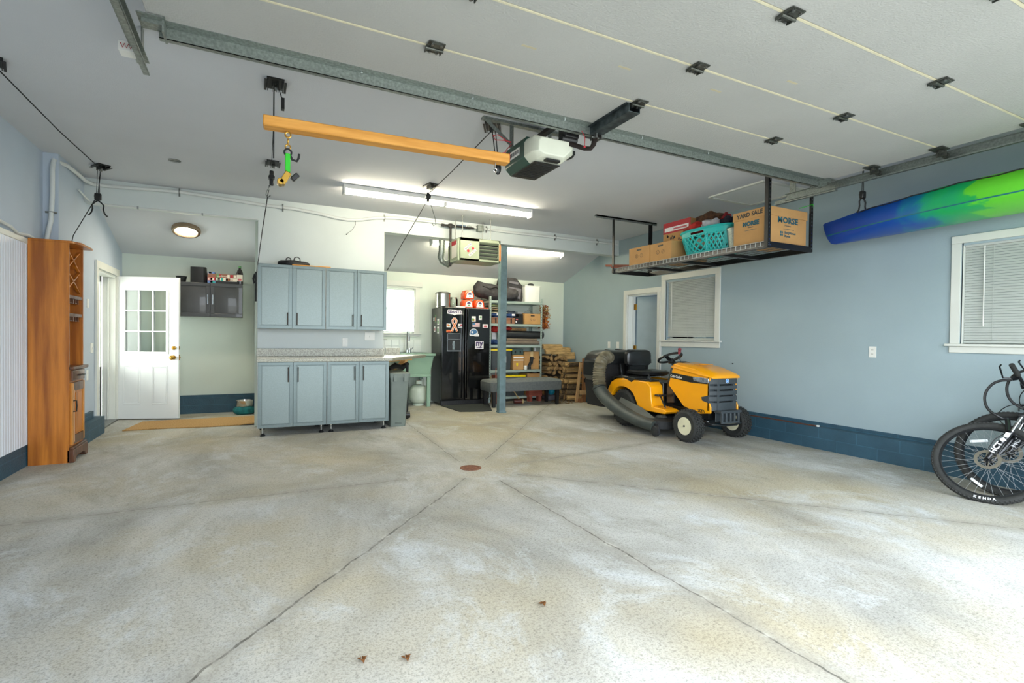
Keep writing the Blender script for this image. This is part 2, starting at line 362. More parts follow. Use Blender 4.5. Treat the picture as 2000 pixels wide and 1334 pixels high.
# ---- right wall windows with blinds ----
m_blind = M('blind_slat_white', '#d5d9d3', .5, var=.02, transl=.25)
m_blindr = M('rear_blind_white', '#f0f0ea', .5, var=.02, transl=.6)
m_glass = pane('window_glass')
def window(name, axis, c, a0, a1, z0, z1, cas, sgn, glassmat, slat, wand_a, cords, apron=.085, kind=1):
    """casing outer a0..a1,z0..z1 on the wall plane c; sgn = direction into the room"""
    def P(a, d, z): return (c+sgn*d, a, z) if axis == 'x' else (a, c+sgn*d, z)
    def bx(b, aa, da, za, ab, db, zb, m=0):
        p = P(aa, da, za); q = P(ab, db, zb); b.box(tuple(map(min, p, q)), tuple(map(max, p, q)), m)
    b = MB()
    bx(b, a0, 0, z1-cas, a1, .022, z1); bx(b, a0, 0, z0+.02, a0+cas, .02, z1-cas); bx(b, a1-cas, 0, z0+.02, a1, .02, z1-cas)
    bx(b, a0+cas, -.12, z0+.01, a0+cas+.015, 0, z1-cas+.01); bx(b, a1-cas-.015, -.12, z0+.01, a1-cas, 0, z1-cas+.01); bx(b, a0+cas, -.12, z1-cas, a1-cas, 0, z1-cas+.015)
    root = struct(name, b, m_white, bevel=.003)
    b = MB(); bx(b, a0-.03, -.10, z0, a1+.03, .045, z0+.022); bx(b, a0-.005, 0, z0-apron, a1+.005, .018, z0); obj('window_sill', b, m_white, root, bevel=.003)
    b = MB(); bx(b, a0+cas, -.105, z0+.02, a1-cas, -.10, z1-cas); obj('glass_pane', b, glassmat, root)
    zm = (z0+z1)/2; b = MB(); bx(b, a0+cas, -.10, zm-.02, a1-cas, -.07, zm+.02); bx(b, a0+cas, -.1, z0+.02, a0+cas+.035, -.07, z1-cas); bx(b, a1-cas-.035, -.1, z0+.02, a1-cas, -.07, z1-cas); bx(b, a0+cas, -.1, z1-cas-.035, a1-cas, -.07, z1-cas); bx(b, a0+cas, -.1, z0+.02, a1-cas, -.07, z0+.055); obj('sash', b, m_white, root)
    # blind: its own thing
    A0, A1 = a0+cas+.018, a1-cas-.018; zt = z1-cas-.012
    bl = thing('window_blind', slat[1], 'blind', P((A0+A1)/2, -.03, z0+.05))
    b = MB(); bx(b, A0, -.05, zt-.028, A1, -.012, zt); obj('head_rail', b, m_blind, bl, bevel=.002)
    b = MB(); z = zt-.04; pitch = .0235
    while z > z0+.062:
        p = [P(A0, -.036, z+.011), P(A1, -.036, z+.011), P(A1, -.025, z-.011), P(A0, -.025, z-.011)]
        q = [P(A0, -.0345, z+.0115), P(A1, -.0345, z+.0115), P(A1, -.0235, z-.0105), P(A0, -.0235, z-.0105)]
        b.add(p+q, [(0,1,2,3), (7,6,5,4), (0,4,5,1), (1,5,6,2), (2,6,7,3), (3,7,4,0)]); z -= pitch
    o_ = obj('slats', b, slat[0], bl); o_['kind'] = 'stuff' if False else o_.get('kind', ''); del o_['kind']
    b = MB(); bx(b, A0, -.045, z0+.030, A1, -.018, z0+.05); obj('bottom_rail', b, m_blind, bl, bevel=.002)
    for ca in cords:
        obj('ladder_cord', MB().cyl(P(ca, -.018, zt-.02), P(ca, -.018, z0+.05), .0015, n=6), m_blind, bl)
    if wand_a is not None: obj('tilt_wand', MB().cyl(P(wand_a, -.008, zt-.03), P(wand_a, -.006, z0+.05+(zt-z0)*.14), .0045, n=8), m_whitep, bl, label='clear plastic tilt wand')
    return root
window('window_1', 'x', 5.79, 5.02, 6.16, 1.18, 2.225, .085, -1, m_glass, (m_blind, 'closed white mini blind in the window beside the white-framed doorway'), 5.96, (5.3, 5.63, 5.93), .08)
window('window_2', 'x', 5.79, 1.02, 2.41, 1.18, 2.19, .07, -1, m_glass, (m_blind, 'closed white mini blind in the window above the bicycles'), 2.18, (1.4, 2.12), .06)
window('window_3', 'y', 9.05, 1.55, 2.68, 1.25, 2.17, .085, -1, m_glass, (m_blindr, 'bright backlit white blind in the rear window above the utility sink'), None, (1.8, 2.4), .04)
b = MB(); b.box((1.64, 9.0, 2.115), (2.72, 9.049, 2.205)); struct('trim_3', b, m_white)
# dim room beyond the right wall
m_dim = M('dim_room_wall', '#7d8a8e', .9, var=.05)
b = MB(); b.box((7.6, -.2, -.1), (7.7, 9.3, 3.0)); b.box((5.95, 9.2, -.1), (7.7, 9.3, 3.0)); b.box((5.95, -.3, -.1), (7.7, -.2, 3.0)); struct('wall_annex', b, m_dim)
b = MB(); b.box((5.79, -.3, 3.0), (7.7, 9.3, 3.1)); struct('ceiling_annex', b, m_dim)
b = MB(); b.box((-3.2, 6.2, -.1), (-3.1, 9.4, 3.0)); b.box((-3.2, 6.2, -.1), (-2.05, 6.3, 3)); b.box((-3.2, 9.3, -.1), (-2, 9.4, 3)); b.box((-3.2, 6.2, 2.9), (-1.9, 9.4, 3.0)); struct('wall_porch', b, m_whited)
area('porch_daylight', (-3.0, 8.1, 1.35), (2.0, 1.8), (0, -PI/2, 0), 115, (1, .97, .9))
# ---- right doorway and open door ----
b = MB()
for a0, a1, z0, z1 in ((6.155, 6.245, 0, 1.975), (6.985, 7.075, 0, 1.975), (6.155, 7.075, 1.97, 2.05)):
    b.box((5.765, a0, z0), (5.79, a1, z1))
    b.box((5.758, a0+.02, z0), (5.766, a1-.045, z1)) if z0 == 0 else None
b.box((5.79, 6.24, 0), (5.95, 6.262, 1.97)); b.box((5.79, 6.968, 0), (5.95, 6.99, 1.97)); b.box((5.79, 6.24, 1.948), (5.95, 6.99, 1.97))
b.box((5.88, 6.255, 0), (5.9, 6.275, 1.95)); b.box((5.88, 6.955, 0), (5.9, 6.975, 1.95))
d2r = struct('door_2', b, m_white, bevel=.003)
m_doorg = M('grey_door_paint', '#9dabad', .5, var=.03)
L = .74; a = math.radians(38)
leaf = MB(); leaf.xf = Matrix.Translation((5.955, 6.93, .02)) @ Matrix.Rotation(-PI/2+a+.0, 4, 'Z')
leaf.box((0, -.036, 0), (L, 0, 1.92)); obj('door_leaf', leaf, m_doorg, d2r, bevel=.002)
for z in (.25, 1.0, 1.72):
    h = MB().cyl((5.945, 6.945, z), (5.945, 6.945, z+.1), .011, n=10).box((5.90, 6.962, z), (5.955, 6.968, z+.1)); obj('hinge', h, m_brass, d2r)
# pennant hanger on the open door
dirv = Vector((math.cos(-PI/2+a), math.sin(-PI/2+a), 0)); nrm = Vector((dirv.y, -dirv.x, 0)); base = Vector((5.955, 6.93, .02)) + dirv*.53 + nrm*.042
m_navy = M('navy_card', '#141c33', .6, var=.03); m_red = M('red_print', '#b22a35', .6, var=.03)
mb = MB(); R = Matrix.Identity(4); R.col[0][:3] = dirv; R.col[1][:3] = -nrm; R.col[2][:3] = (0, 0, 1); R.translation = (base.x, base.y, 0)
mb.xf = R
pts = [(-.065, 1.02), (.065, 1.02), (.065, 1.33)] + [(.065*math.cos(t), 1.33+.065*math.sin(t)) for t in [PI*i/8 for i in range(1, 8)]] + [(-.065, 1.33)]
mb.prism(pts, 'y', -.004, .002)
for z, m in ((1.235, 1), (1.185, 1), (1.16, 1)): mb.box((-.06, -.0055, z), (.06, -.004, z+.012), m)
mb.box((-.055, -.0055, 1.05), (-.035, -.004, 1.10), 2); mb.box((-.03, -.0055, 1.05), (-.015, -.004, 1.09), 2); mb.box((.0, -.0055, 1.06), (.02, -.004, 1.08), 2)
mb.xf = None
sd = -nrm
mb.text('A', .14, (base.x+nrm.x*.006, base.y+nrm.y*.006, 1.27), dirv, (0.25*dirv.x, .25*dirv.y, 1), .001, 2, bold=.003)
obj('hanging_sign', mb, [m_navy, m_red, m_whitep], None, 'narrow dark round-topped sign with white letter A on the open grey door', 'sign', (base.x, base.y, 1.02))
# ---- left doorway with open half-glass door ----
b = MB()
for a0, a1, z0, z1 in ((7.66, 7.745, .205, 2.0), (8.695, 8.78, .0, 2.0), (7.66, 8.78, 2.0, 2.09)): b.box((-1.75, a0, z0), (-1.725, a1, z1))
b.box((-1.9, 7.74, 0), (-1.75, 7.765, 2.0)); b.box((-1.9, 8.675, 0), (-1.75, 8.70, 2.0)); b.box((-1.9, 7.74, 1.975), (-1.75, 8.70, 2.0)); b.box((-1.84, 7.765, 0), (-1.82, 7.78, 1.98)); b.box((-1.84, 8.66, 0), (-1.82, 8.675, 1.98))
d1 = struct('door_1', b, m_white, bevel=.003)
obj('threshold', MB().box((-1.92, 7.765, 0), (-1.72, 8.675, .02)), m_steel, d1, label='grey metal threshold')
b = MB(); b.box((-1.935, 7.76, .02), (-1.905, 7.86, 2.0)); b.box((-1.935, 8.6, .02), (-1.905, 8.68, 2.0)); b.box((-1.935, 7.76, 1.9), (-1.905, 8.68, 2.0)); b.box((-1.935, 7.76, .02), (-1.905, 8.68, .75))
b.box((-1.93, 8.2, .75), (-1.91, 8.23, 1.95)); obj('storm_door', b, m_whited, d1, bevel=.004)
obj('storm_glass', MB().box((-1.925, 7.86, .75), (-1.92, 8.6, 1.9)), m_glass, d1)
obj('latch', MB().box((-1.905, 7.80, .98), (-1.86, 7.83, 1.06)), m_black, d1, label='black door latch')
H0 = Vector((-1.80, 8.735, .015)); H1 = Vector((-.975, 8.455, .015)); dv = (H1-H0).normalized(); ang = math.atan2(dv.y, dv.x); W = .86; HT = 1.985
def leafmb():
    b_ = MB(); b_.xf = Matrix.Translation(H0) @ Matrix.Rotation(ang, 4, 'Z'); return b_
b = leafmb(); gx0, gx1, gz0, gz1 = .16, .70, .935, 1.80
b.box((0, 0, 0), (W, .044, gz0)); b.box((0, 0, gz1), (W, .044, HT)); b.box((0, 0, gz0), (gx0, .044, gz1)); b.box((gx1, 0, gz0), (W, .044, gz1))
dl = obj('door_leaf', b, m_whited, d1, label='white half-glass door leaf standing open')
def frm(b_, x0, x1, z0, z1, w, y0, y1, m=0):
    b_.box((x0, y0, z0), (x1, y1, z0+w), m); b_.box((x0, y0, z1-w), (x1, y1, z1), m); b_.box((x0, y0, z0+w), (x0+w, y1, z1-w), m); b_.box((x1-w, y0, z0+w), (x1, y1, z1-w), m)
b = leafmb(); frm(b, gx0-.03, gx1+.03, gz0-.03, gz1+.03, .035, -.008, .05)
for i in (1, 2):
    x = gx0 + (gx1-gx0)*i/3; b.box((x-.009, -.004, gz0), (x+.009, .048, gz1)); z = gz0+(gz1-gz0)*i/3; b.box((gx0, -.004, z-.009), (gx1, .048, z+.009))
obj('window_grille', b, m_whited, dl, bevel=.003)
m_dglass = pane('door_glass')
b = leafmb(); b.box((gx0, .018, gz0), (gx1, .026, gz1)); obj('glass_pane', b, m_dglass, dl)
for x0, x1 in ((.14, .36), (.51, .72)):
    b = leafmb(); frm(b, x0, x1, .20, .74, .016, -.005, .004); frm(b, x0+.022, x1-.022, .222, .718, .006, -.003, .003); obj('raised_panel', b, m_whited, dl, bevel=.003)
b = leafmb(); b.lathe([(.03, 0), (.03, -.008), (.012, -.012), (.011, -.035), (.026, -.045), (.03, -.06), (.02, -.07), (0, -.072)][::1], (.795, 0, .86), (0, 1, 0), 20); obj('door_knob', b, m_brass, dl)
b = leafmb(); b.lathe([(.028, 0), (.028, -.012), (.018, -.02), (0, -.021)], (.80, 0, .995), (0, 1, 0), 20); b.obox((.80, -.028, .995), (.006, .016, .03)); obj('deadbolt', b, m_brass, dl)
b = leafmb(); b.box((W-.001, .008, .82), (W+.002, .036, .90)); b.cyl((W, .022, .86), (W+.012, .022, .86), .01); b.box((W-.001, .008, .97), (W+.002, .036, 1.02)); obj('latch_plate', b, m_brass, dl)
for z in (.22, 1.0, 1.78):
    b = leafmb(); b.cyl((-.006, -.012, z), (-.006, -.012, z+.1), .009, n=10); b.box((-.03, -.008, z), (0, -.004, z+.1)); obj('hinge', b, m_brass, d1)
# exposures of small fixtures on walls
def plate(name, label, cat, axis, c, sgn, a, z, wd=.07, ht=.115, kind='outlet', group=None):
    def P(aa, d, zz): return (c+sgn*d, aa, zz) if axis == 'x' else (aa, c+sgn*d, zz)
    def bx(bb, p, q, m=0): bb.box(tuple(map(min, p, q)), tuple(map(max, p, q)), m)
    r = thing(name, label, cat, P(a, 0, z-ht/2), group)
    bb = MB(); bx(bb, P(a-wd/2, 0, z-ht/2), P(a+wd/2, .006, z+ht/2)); obj('cover_plate', bb, m_whitep, r, bevel=.002)
    if kind == 'outlet':
        for dz in (-.022, .022):
            bb = MB(); bx(bb, P(a-.017, .006, z+dz-.014), P(a+.017, .008, z+dz+.014)); 
            for da in (-.006, .006): bx(bb, P(a+da-.0015, .008, z+dz-.004), P(a+da+.0015, .0085, z+dz+.006), 1)
            obj('socket', bb, [m_whitep, m_black], r)
    elif kind == 'switch':
        bb = MB(); bx(bb, P(a-.005, .006, z-.012), P(a+.005, .016, z+.012)); obj('toggle', bb, m_whitep, r)
    elif kind == 'rocker':
        bb = MB(); bx(bb, P(a-.017, .006, z-.033), P(a+.017, .010, z+.033)); obj('rocker', bb, m_whitep, r, bevel=.002)
    return r
plate('wall_outlet', 'white duplex outlet on the right wall below the big window side', 'outlet', 'x', 5.79, -1, 3.07, 1.105)
plate('light_switch', 'small white light switch on right wall, farther from the doorway', 'switch', 'x', 5.79, -1, 7.49, 1.10, kind='switch')
plate('light_switch', 'small white light switch on right wall, right beside the doorway casing', 'switch', 'x', 5.79, -1, 7.24, 1.10, kind='switch')
plate('light_switch', 'white switch on the left wall beside the door frame', 'switch', 'x', -1.75, 1, 7.54, 1.03, wd=.11, kind='switch')
plate('wall_outlet', 'white outlet low on the left wall behind the wooden hutch', 'outlet', 'x', -1.75, 1, 7.36, .72)
plate('wall_outlet', 'white outlet centred on the wall between upper and lower cabinets', 'outlet', 'y', 7.25, -1, 1.095, 1.12, kind='rocker')
plate('switch_box', 'white raised double switch box right of the counter outlet', 'switch', 'y', 7.25, -1, 1.43, 1.205, wd=.14, ht=.11, kind='switch')
plate('wall_plate', 'blank white plate on left wall beside the hutch, above the switch', 'wall plate', 'x', -1.75, 1, 7.38, 1.55, wd=.06, ht=.1, kind='blank')
obj('wall_anchor', MB().cyl((5.79, 4.80, .895), (5.775, 4.80, .895), .006, n=8), m_black, None, 'tiny black anchor in the right wall above the tractor hood', 'anchor', (5.79, 4.8, .89))
# floor drain and dead leaves
t = thing('floor_drain', 'round rusty floor drain in the middle of the concrete', 'drain', (1.785, 4.335, 0))
b = MB().lathe([(.10, .0), (.10, .004), (.078, .004), (.078, .001)], (1.785, 4.335, 0), n=28); m_rdr = M('rusted_iron', '#8a5a40', .9, var=.2, scale=30)
obj('rim', b, m_rdr, t)
b = MB()
for i in range(-3, 4): w_ = math.sqrt(max(0, .078**2-(i*.022)**2)); b.box((1.785-w_, 4.335+i*.022-.006, 0), (1.785+w_, 4.335+i*.022+.006, .003))
b.lathe([(.08, 0), (.08, .0012), (0, .0012)], (1.785, 4.335, 0), n=24); obj('grate', b, m_rdr, t)
m_leaf = M('dry_leaf', '#94602f', .8, var=.2)
for i, (x, y, l_) in enumerate(((.36, 1.91, 'dry brown leaf on the concrete, leftmost in the foreground'), (.51, 1.85, 'small dry leaf on the concrete, second from left in the foreground'), (1.17, 1.97, 'dry curled leaf on the concrete near the front centre'))):
    mb = MB().sheet(lambda u, v: (x+(u-.5)*.030*math.sin(PI*min(max(v, .04), .96))*(1+.35*math.sin(v*14)), y+(v-.5)*.045+.3*x*0, .003+.035*(u-.5)**2+.006*math.sin(v*5)), 6, 14); mb.v += [(a_, b_, c_+.0008) for a_, b_, c_ in mb.v]
    k = len(mb.v)//2; mb.f += [tuple(j+k for j in f) for f in mb.f]; mb.m += [0]*(len(mb.f)-len(mb.m)); obj('dry_leaf', mb, m_leaf, None, l_, 'leaf', (x, y, 0), 'dry leaves on the floor')
# ================= garage door, tracks, opener =================
m_door = M('door_panel_paint', '#b2b3b0', .6, var=.035, scale=1.2, bump=.35, bscale=90, stretch=(1, 1, 1))
m_seal = M('cream_seam_strip', '#d8d2b6', .6, var=.05)
m_hinge = M('weathered_hinge_steel', '#5f625c', .45, metal=.7, var=.2, scale=30)
DX0, DX1, DZ = -.50, 5.06, 2.80
gd = thing('garage_door', 'large white sectional garage door held open under the ceiling', 'garage door', (2.28, 1.9, 2.8))
secs = [(3.22, 2.70), (2.69, 2.195), (2.185, 1.64), (1.63, 1.10), (1.09, .60)]
for y1, y0 in secs:
    b = MB().box((DX0, y0, DZ), (DX1, y1, DZ+.045)); obj('door_section', b, m_door, gd, bevel=.004)
for y in (2.695, 2.19, 1.635, 1.095):
    obj('seam_strip', MB().box((DX0, y-.003, DZ-.002), (DX1, y+.009, DZ+.03)), m_seal, gd)
# stains of the old brown smears by the hinges: own geometry-free, painted wear in tape marks
m_tape = M('tape_residue', '#c4bc9e', .8, var=.05)
for x, y in ((1.33, 2.46), (1.93, 2.39), (2.62, 2.34), (2.95, 2.05)): obj('tape_mark', MB().box((x-.045, y-.008, DZ-.0008), (x+.045, y+.008, DZ)), m_tape, gd)
b = MB().box((DX0+.03, 3.225, DZ-.005), (DX1-.03, 3.23, DZ+.05)); b.box((DX0+.04, 3.165, DZ-.062), (DX1-.02, 3.17, DZ)); b.box((DX0+.04, 3.165, DZ-.062), (DX1-.02, 3.20, DZ-.059)); b.box((DX0+.04, 3.10, DZ-.003), (DX1-.02, 3.17, DZ))
obj('strut', b, m_galv, gd, label='galvanized stiffening strut along the last panel')
for i in range(14): 
    x = .2+i*.36; obj('screw', MB().cyl((x, 3.14, DZ-.003), (x, 3.14, DZ-.010), .008, n=6), m_chrome, gd) if i % 2 else None
def hinge(x, y):
    h = MB(); h.prism([(x-.045, y-.055), (x+.045, y-.055), (x+.05, y+.0), (x+.035, y+.05), (x-.035, y+.05), (x-.05, y)], 'z', DZ-.008, DZ-.003)
    h.cyl((x-.05, y+.004, DZ-.014), (x+.05, y+.004, DZ-.014), .009, n=10)
    h.box((x-.03, y-.05, DZ-.014), (x+.03, y-.012, DZ-.006)); h.box((x-.045, y+.012, DZ-.02), (x-.040, y+.045, DZ-.006)); h.box((x+.040, y+.012, DZ-.02), (x+.045, y+.045, DZ-.006))
    o = obj('hinge', h, m_hinge, gd)
    k = MB()
    for dx, dy in ((-.025, -.04), (.025, -.04), (-.02, .035), (.02, .035)): k.cyl((x+dx, y+dy, DZ-.008), (x+dx, y+dy, DZ-.019), .008, n=6)
    obj('hinge_bolts', k, m_steel, o)
for y, xs in ((2.695, (.87, 3.66)), (2.19, (.87, 2.30, 3.71)), (1.635, (2.32, 3.73)), (1.095, (3.0,))):
    for x in xs: hinge(x, y)
# roller carriers at the right edge
for y in (2.695, 2.19, 1.635):
    h = MB().box((4.95, y-.05, DZ-.012), (5.06, y+.05, DZ-.004)).box((5.04, y-.035, DZ-.06), (5.05, y+.035, DZ-.004)).cyl((4.99, y, DZ-.04), (5.16, y, DZ-.04), .006, n=8).cyl((5.0, y-.01, DZ-.025), (5.05, y-.01, DZ-.025), .014, n=10)
    h.cyl((5.10, y, DZ-.04), (5.125, y, DZ-.04), .024, n=14); obj('roller_bracket', h, m_hinge, gd)
for x, s in ((-.48, -1), (5.03, 1)):
    h = MB().box((x-.06, 3.06, DZ-.010), (x+.06, 3.21, DZ-.004)).box((x-.05*s-.005, 3.08, DZ-.07), (x-.05*s+.005, 3.2, DZ-.004)).box((x-.045, 3.10, DZ-.03), (x+.045, 3.16, DZ-.01))
    for dx, dy in ((-.035, .02), (.035, .02), (-.035, -.04), (.035, -.04)): h.cyl((x+dx, 3.15+dy, DZ-.01), (x+dx, 3.15+dy, DZ-.022), .009, n=6)
    obj('corner_bracket', h, m_galv, gd)
h = MB().box((4.88, 3.20, DZ-.03), (5.06, 3.25, DZ+.02)); obj('end_block', h, m_black, gd)
# centre stile and opener bracket
b = MB().box((2.24, 2.72, DZ-.055), (2.245, 3.24, DZ)).box((2.33, 2.72, DZ-.055), (2.335, 3.24, DZ)).box((2.24, 2.72, DZ-.058), (2.335, 3.24, DZ-.053)).box((2.215, 2.72, DZ-.004), (2.36, 3.24, DZ))
m_oldst = M('dark_aged_steel', '#566064', .45, metal=.7, var=.25, scale=20)
obj('centre_stile', b, m_oldst, gd, label='dark aged steel channel in the door centre', bevel=.002)
hinge(2.30, 2.70)
# tracks
def track(name, x, y0, y1, label, s):
    t = thing(name, label, 'door track', (x, y1, DZ-.04))
    b = MB().box((x, y0, DZ-.075), (x+.003, y1, DZ-.005)); b.box((x-.03*s if s > 0 else x, y0, DZ-.078), (x if s > 0 else x+.03, y1, DZ-.073)); b.box((x-.03 if s > 0 else x, y0, DZ-.008), (x if s > 0 else x+.03, y1, DZ-.004)); b.box((x-.031 if s > 0 else x+.028, y0, DZ-.078), (x-.028 if s > 0 else x+.031, y1, DZ-.066))
    obj('rail', b, m_galv, t)
    obj('hanger_strap', MB().box((x+.004, y1-.10, DZ-.06), (x+.008, y1-.03, 2.96)), m_galv, t); obj('hanger_strap', MB().box((x+.004, .9, DZ-.06), (x+.008, .96, 2.96)), m_galv, t)
    b = MB().box((x-.002 if s > 0 else x-.03, y0, DZ-.02), (x+.03 if s > 0 else x+.002, y1, DZ+.0)); obj('stiffening_angle', b, m_galv, t); return t
track('door_track', 5.15, .42, 3.62, 'galvanized door track along the right side of the garage door', 1)
tl = track('door_track', -.60, .42, 3.62, 'dark ended door track along the left side of the garage door', -1)
b = MB().box((-.68, 3.42, DZ-.05), (-.60, 3.50, DZ+.0)); obj('spring_tag', b, m_whitep, tl, label='white tag with red scrawl')
b = MB().tube([(-.67+.009*k, 3.418, DZ-.025+.012*(-1)**k) for k in range(7)], .0025, 5); obj('tag_marks', b, m_red, tl)
b = MB().box((4.95, 3.3, 2.93), (5.15, 3.36, 2.96)).box((5.14, 3.1, DZ-.09), (5.18, 3.75, DZ-.05)); obj('splice_angle', b, m_galv, None, 'short grey steel angle under the end of the right door track', 'steel angle', (5.16, 3.4, DZ-.09))
# opener
m_ogreen = M('opener_green', '#2f4f42', .45, var=.05)
m_ow = M('opener_lens', '#d9dccb', .35, var=.02)
op = thing('door_opener', 'garage door opener motor with white lens and green side', 'door opener', (1.98, 3.6, 2.5), None)
y0, y1, x0, x1, zb, zt = 3.42, 3.78, 1.83, 2.19, 2.545, 2.755
b = MB(); b.prism([(x0, zb+.05), (x0+.05, zb), (x1-.09, zb), (x1, zb+.07), (x1, zt-.03), (x1-.03, zt), (x0+.02, zt), (x0, zt-.03)], 'y', y0+.02, y1)
obj('housing', b, m_ogreen, op, bevel=.008, label='dark green housing')
b = MB(); b.loft([[(x0+.0+dx, yy, zb+.05), (x0+.05+dx, yy, zb+d), (x1-.09-dx*.5, yy, zb+d), (x1-dx, yy, zb+.07+d), (x1-dx, yy, zt-.05-d), (x1-.03-dx, yy, zt-.02-d), (x0+.02+dx, yy, zt-.02-d), (x0+dx, yy, zt-.05-d)] for yy, dx, d in ((y0+.025, 0, .002), (y0-.10, .0, .012), (y0-.15, .035, .035))])
obj('lens_cover', b, m_ow, op, bevel=.006, label='translucent white light lens')
b = MB().box((x0+.05, y0-.06, zb-.006), (x1-.09, y1-.02, zb)); 
for i in range(10): b.box((x0+.07, y0-.03+i*.034, zb-.010), (x1-.11, y0-.02+i*.034, zb-.006))
obj('vent_grille', b, m_blackp, op, label='black vented underside')
b = MB().box((x0-.003, y0+.10, zb+.09), (x0, y0+.30, zb+.15)); obj('name_plate', b, m_whitep, op)
b = MB().box((x0-.005, y0+.255, zb+.085), (x0-.003, y0+.31, zb+.155)); obj('emblem', b, m_red, op); b = MB()
for k in range(8): b.box((x0-.004, y0+.115+k*.018, zb+.105), (x0-.003, y0+.125+k*.018, zb+.135))
obj('name_print', b, m_ink, op)
b = MB().box((1.94, y0-.13, zb-.002), (2.06, y0-.085, zb+.012)); obj('latch_tab', b, m_blackp, op)
b = MB(); b.box((2.09, .45, 2.875), (2.14, 3.70, 2.885)); b.box((2.09, .45, 2.885), (2.095, 3.70, 2.905)); b.box((2.135, .45, 2.885), (2.14, 3.70, 2.905)); b.bar((2.115, 3.42, 2.70), (2.115, 3.20, 2.885), .05, .012)
obj('rail', b, m_black, op, label='black opener rail')
b = MB(); b.box((2.07, 3.235, zt-.03), (2.19, 3.34, zt+.06)); b.cyl((2.06, 3.29, zt-.03), (2.20, 3.29, zt-.03), .03, n=16); obj('trolley', b, m_blackp, op, bevel=.006)
b = MB(); pts = [(2.17, 3.13, zt-.03), (2.30, 3.06, zt-.075), (2.34, 3.05, zt-.08), (2.365, 3.05, zt-.055), (2.37, 3.08, zt+.02), (2.31, 3.1, zt+.05)]
b.tube([(2.12, 3.28, zt-.06), (2.17, 3.24, zt-.085), (2.22, 3.20, zt-.11), (2.25, 3.17, zt-.115), (2.265, 3.155, zt-.09), (2.275, 3.15, zt-.04), (2.29, 3.15, zt-.01)], .022, 4, flat=.25, up=(0, 1, 0))
m_brown = M('brown_painted_steel', '#3b3330', .4, metal=.4, var=.1); obj('curved_arm', b, m_brown, op, bevel=.002)
b = MB().box((2.265, 3.12, DZ-.09), (2.275, 3.2, DZ-.04)).box((2.315, 3.12, DZ-.09), (2.325, 3.2, DZ-.04)).cyl((2.25, 3.16, DZ-.075), (2.34, 3.16, DZ-.075), .009, n=8); obj('arm_bracket', b, m_steel, op)
b = MB(); b.bar((1.86, 3.72, zt), (1.86, 3.72, 2.96), .035, .004, (0, 1, 0)); b.bar((2.22, 3.72, zt-.02), (2.22, 3.72, 2.96), .035, .004, (0, 1, 0)); b.bar((1.60, 3.72, 2.95), (2.35, 3.72, 2.95), .05, .02); b.bar((1.86, 3.715, zt+.02), (1.62, 3.715, 2.95), .03, .004, (0, 1, 0))
obj('hanging_bracket', b, m_galv, op)
b = MB(); b.tube([(1.80, 3.62, zt), (1.74, 3.6, zt+.01), (1.68, 3.6, zt+.035), (1.64, 3.6, zt+.02), (1.66, 3.6, zt-.01), (1.73, 3.6, zt), (1.79, 3.58, zt-.01)], .0035, 6); b.tube([(1.8, 3.6, zt-.02), (1.74, 3.56, zt-.08), (1.7, 3.5, zt-.13), (1.62, 3.5, zt-.16)], .003, 6); obj('wiring', b, m_red, op, label='thin red wires')
b = MB().tube([(2.12, 3.1, zt-.03), (2.13, 3.07, zt-.09), (2.12, 3.06, zt-.15)], .0025, 6).ell((2.12, 3.06, zt-.16), .009, 8); obj('release_cord', b, m_red, op)
b = MB().box((2.20, 3.42, zb+.13), (2.28, 3.56, zb+.16)).ell((2.27, 3.5, zb+.14), (.035, .07, .02), 12); obj('side_lamp_cover', b, m_black, op)
# ================= hoists and ropes =================
def plate_hoist(name, label, x, y, drop, pulley=True, rz=0, blk=True):
    t = thing(name, label, 'pulley', (x, y, 2.96))
    b = MB(); b.xf = Matrix.Translation((x, y, 0)) @ Matrix.Rotation(rz, 4, 'Z')
    b.box((-.055, -.085, 2.952), (.055, .085, 2.96)); b.box((-.05, -.085, 2.935), (-.045, .085, 2.955)); b.box((.045, -.085, 2.935), (.05, .085, 2.955)); b.box((-.055, -.085, 2.935), (-.07, .085, 2.939)); b.box((.055, -.085, 2.935), (.07, .085, 2.939))
    b.box((-.02, -.05, 2.915), (-.017, .05, 2.955)); b.box((.017, -.05, 2.915), (.02, .05, 2.955)); obj('ceiling_plate', b, m_black, t)
    b = MB(); b.xf = Matrix.Translation((x, y, 2.925)) @ Matrix.Rotation(rz, 4, 'Z')
    b.lathe([(.012, -.012), (.026, -.010), (.02, 0), (.026, .010), (.012, .012)], (0, 0, 0), (1, 0, 0), 16); obj('sheave', b, m_steel, t)
    return t
def hook_pair(t, x, y, z, zt, axis='x'):
    b = MB(); b.box((x-.03, y-.02, z), (x+.03, y+.02, z+.075)); b.cyl((x-.02, y-.023, z+.04), (x-.02, y+.023, z+.04), .012, n=10)
    obj('pulley_block', b, m_blackp, t, bevel=.012)
    for s in (-1, 1):
        h = MB(); d = (lambda u, w_: (x+s*u, y, z-w_)) if axis == 'x' else (lambda u, w_: (x, y+s*u, z-w_))
        h.tube([d(0, .0), d(.025, .02), d(.05, .05), d(.045, .09), d(.055, .13), d(.075, .16), d(.085, .155)], .007, 8); obj('hook', h, m_dark, t)
    obj('rope', MB().cyl((x-.012, y, z+.07), (x-.004, y, zt), .003, n=6).cyl((x+.014, y, z+.07), (x+.008, y, zt), .003, n=6), m_rope, t)
t = plate_hoist('hoist_pulley', 'black rope hoist pulley with a double hook near the left wall', -1.47, 6.66, .3, rz=.6); hook_pair(t, -1.50, 6.69, 2.60, 2.93)
plate_hoist('hoist_pulley', 'black hoist plate screwed to the ceiling at the far left edge', -1.54, 4.42, .3, rz=.3)
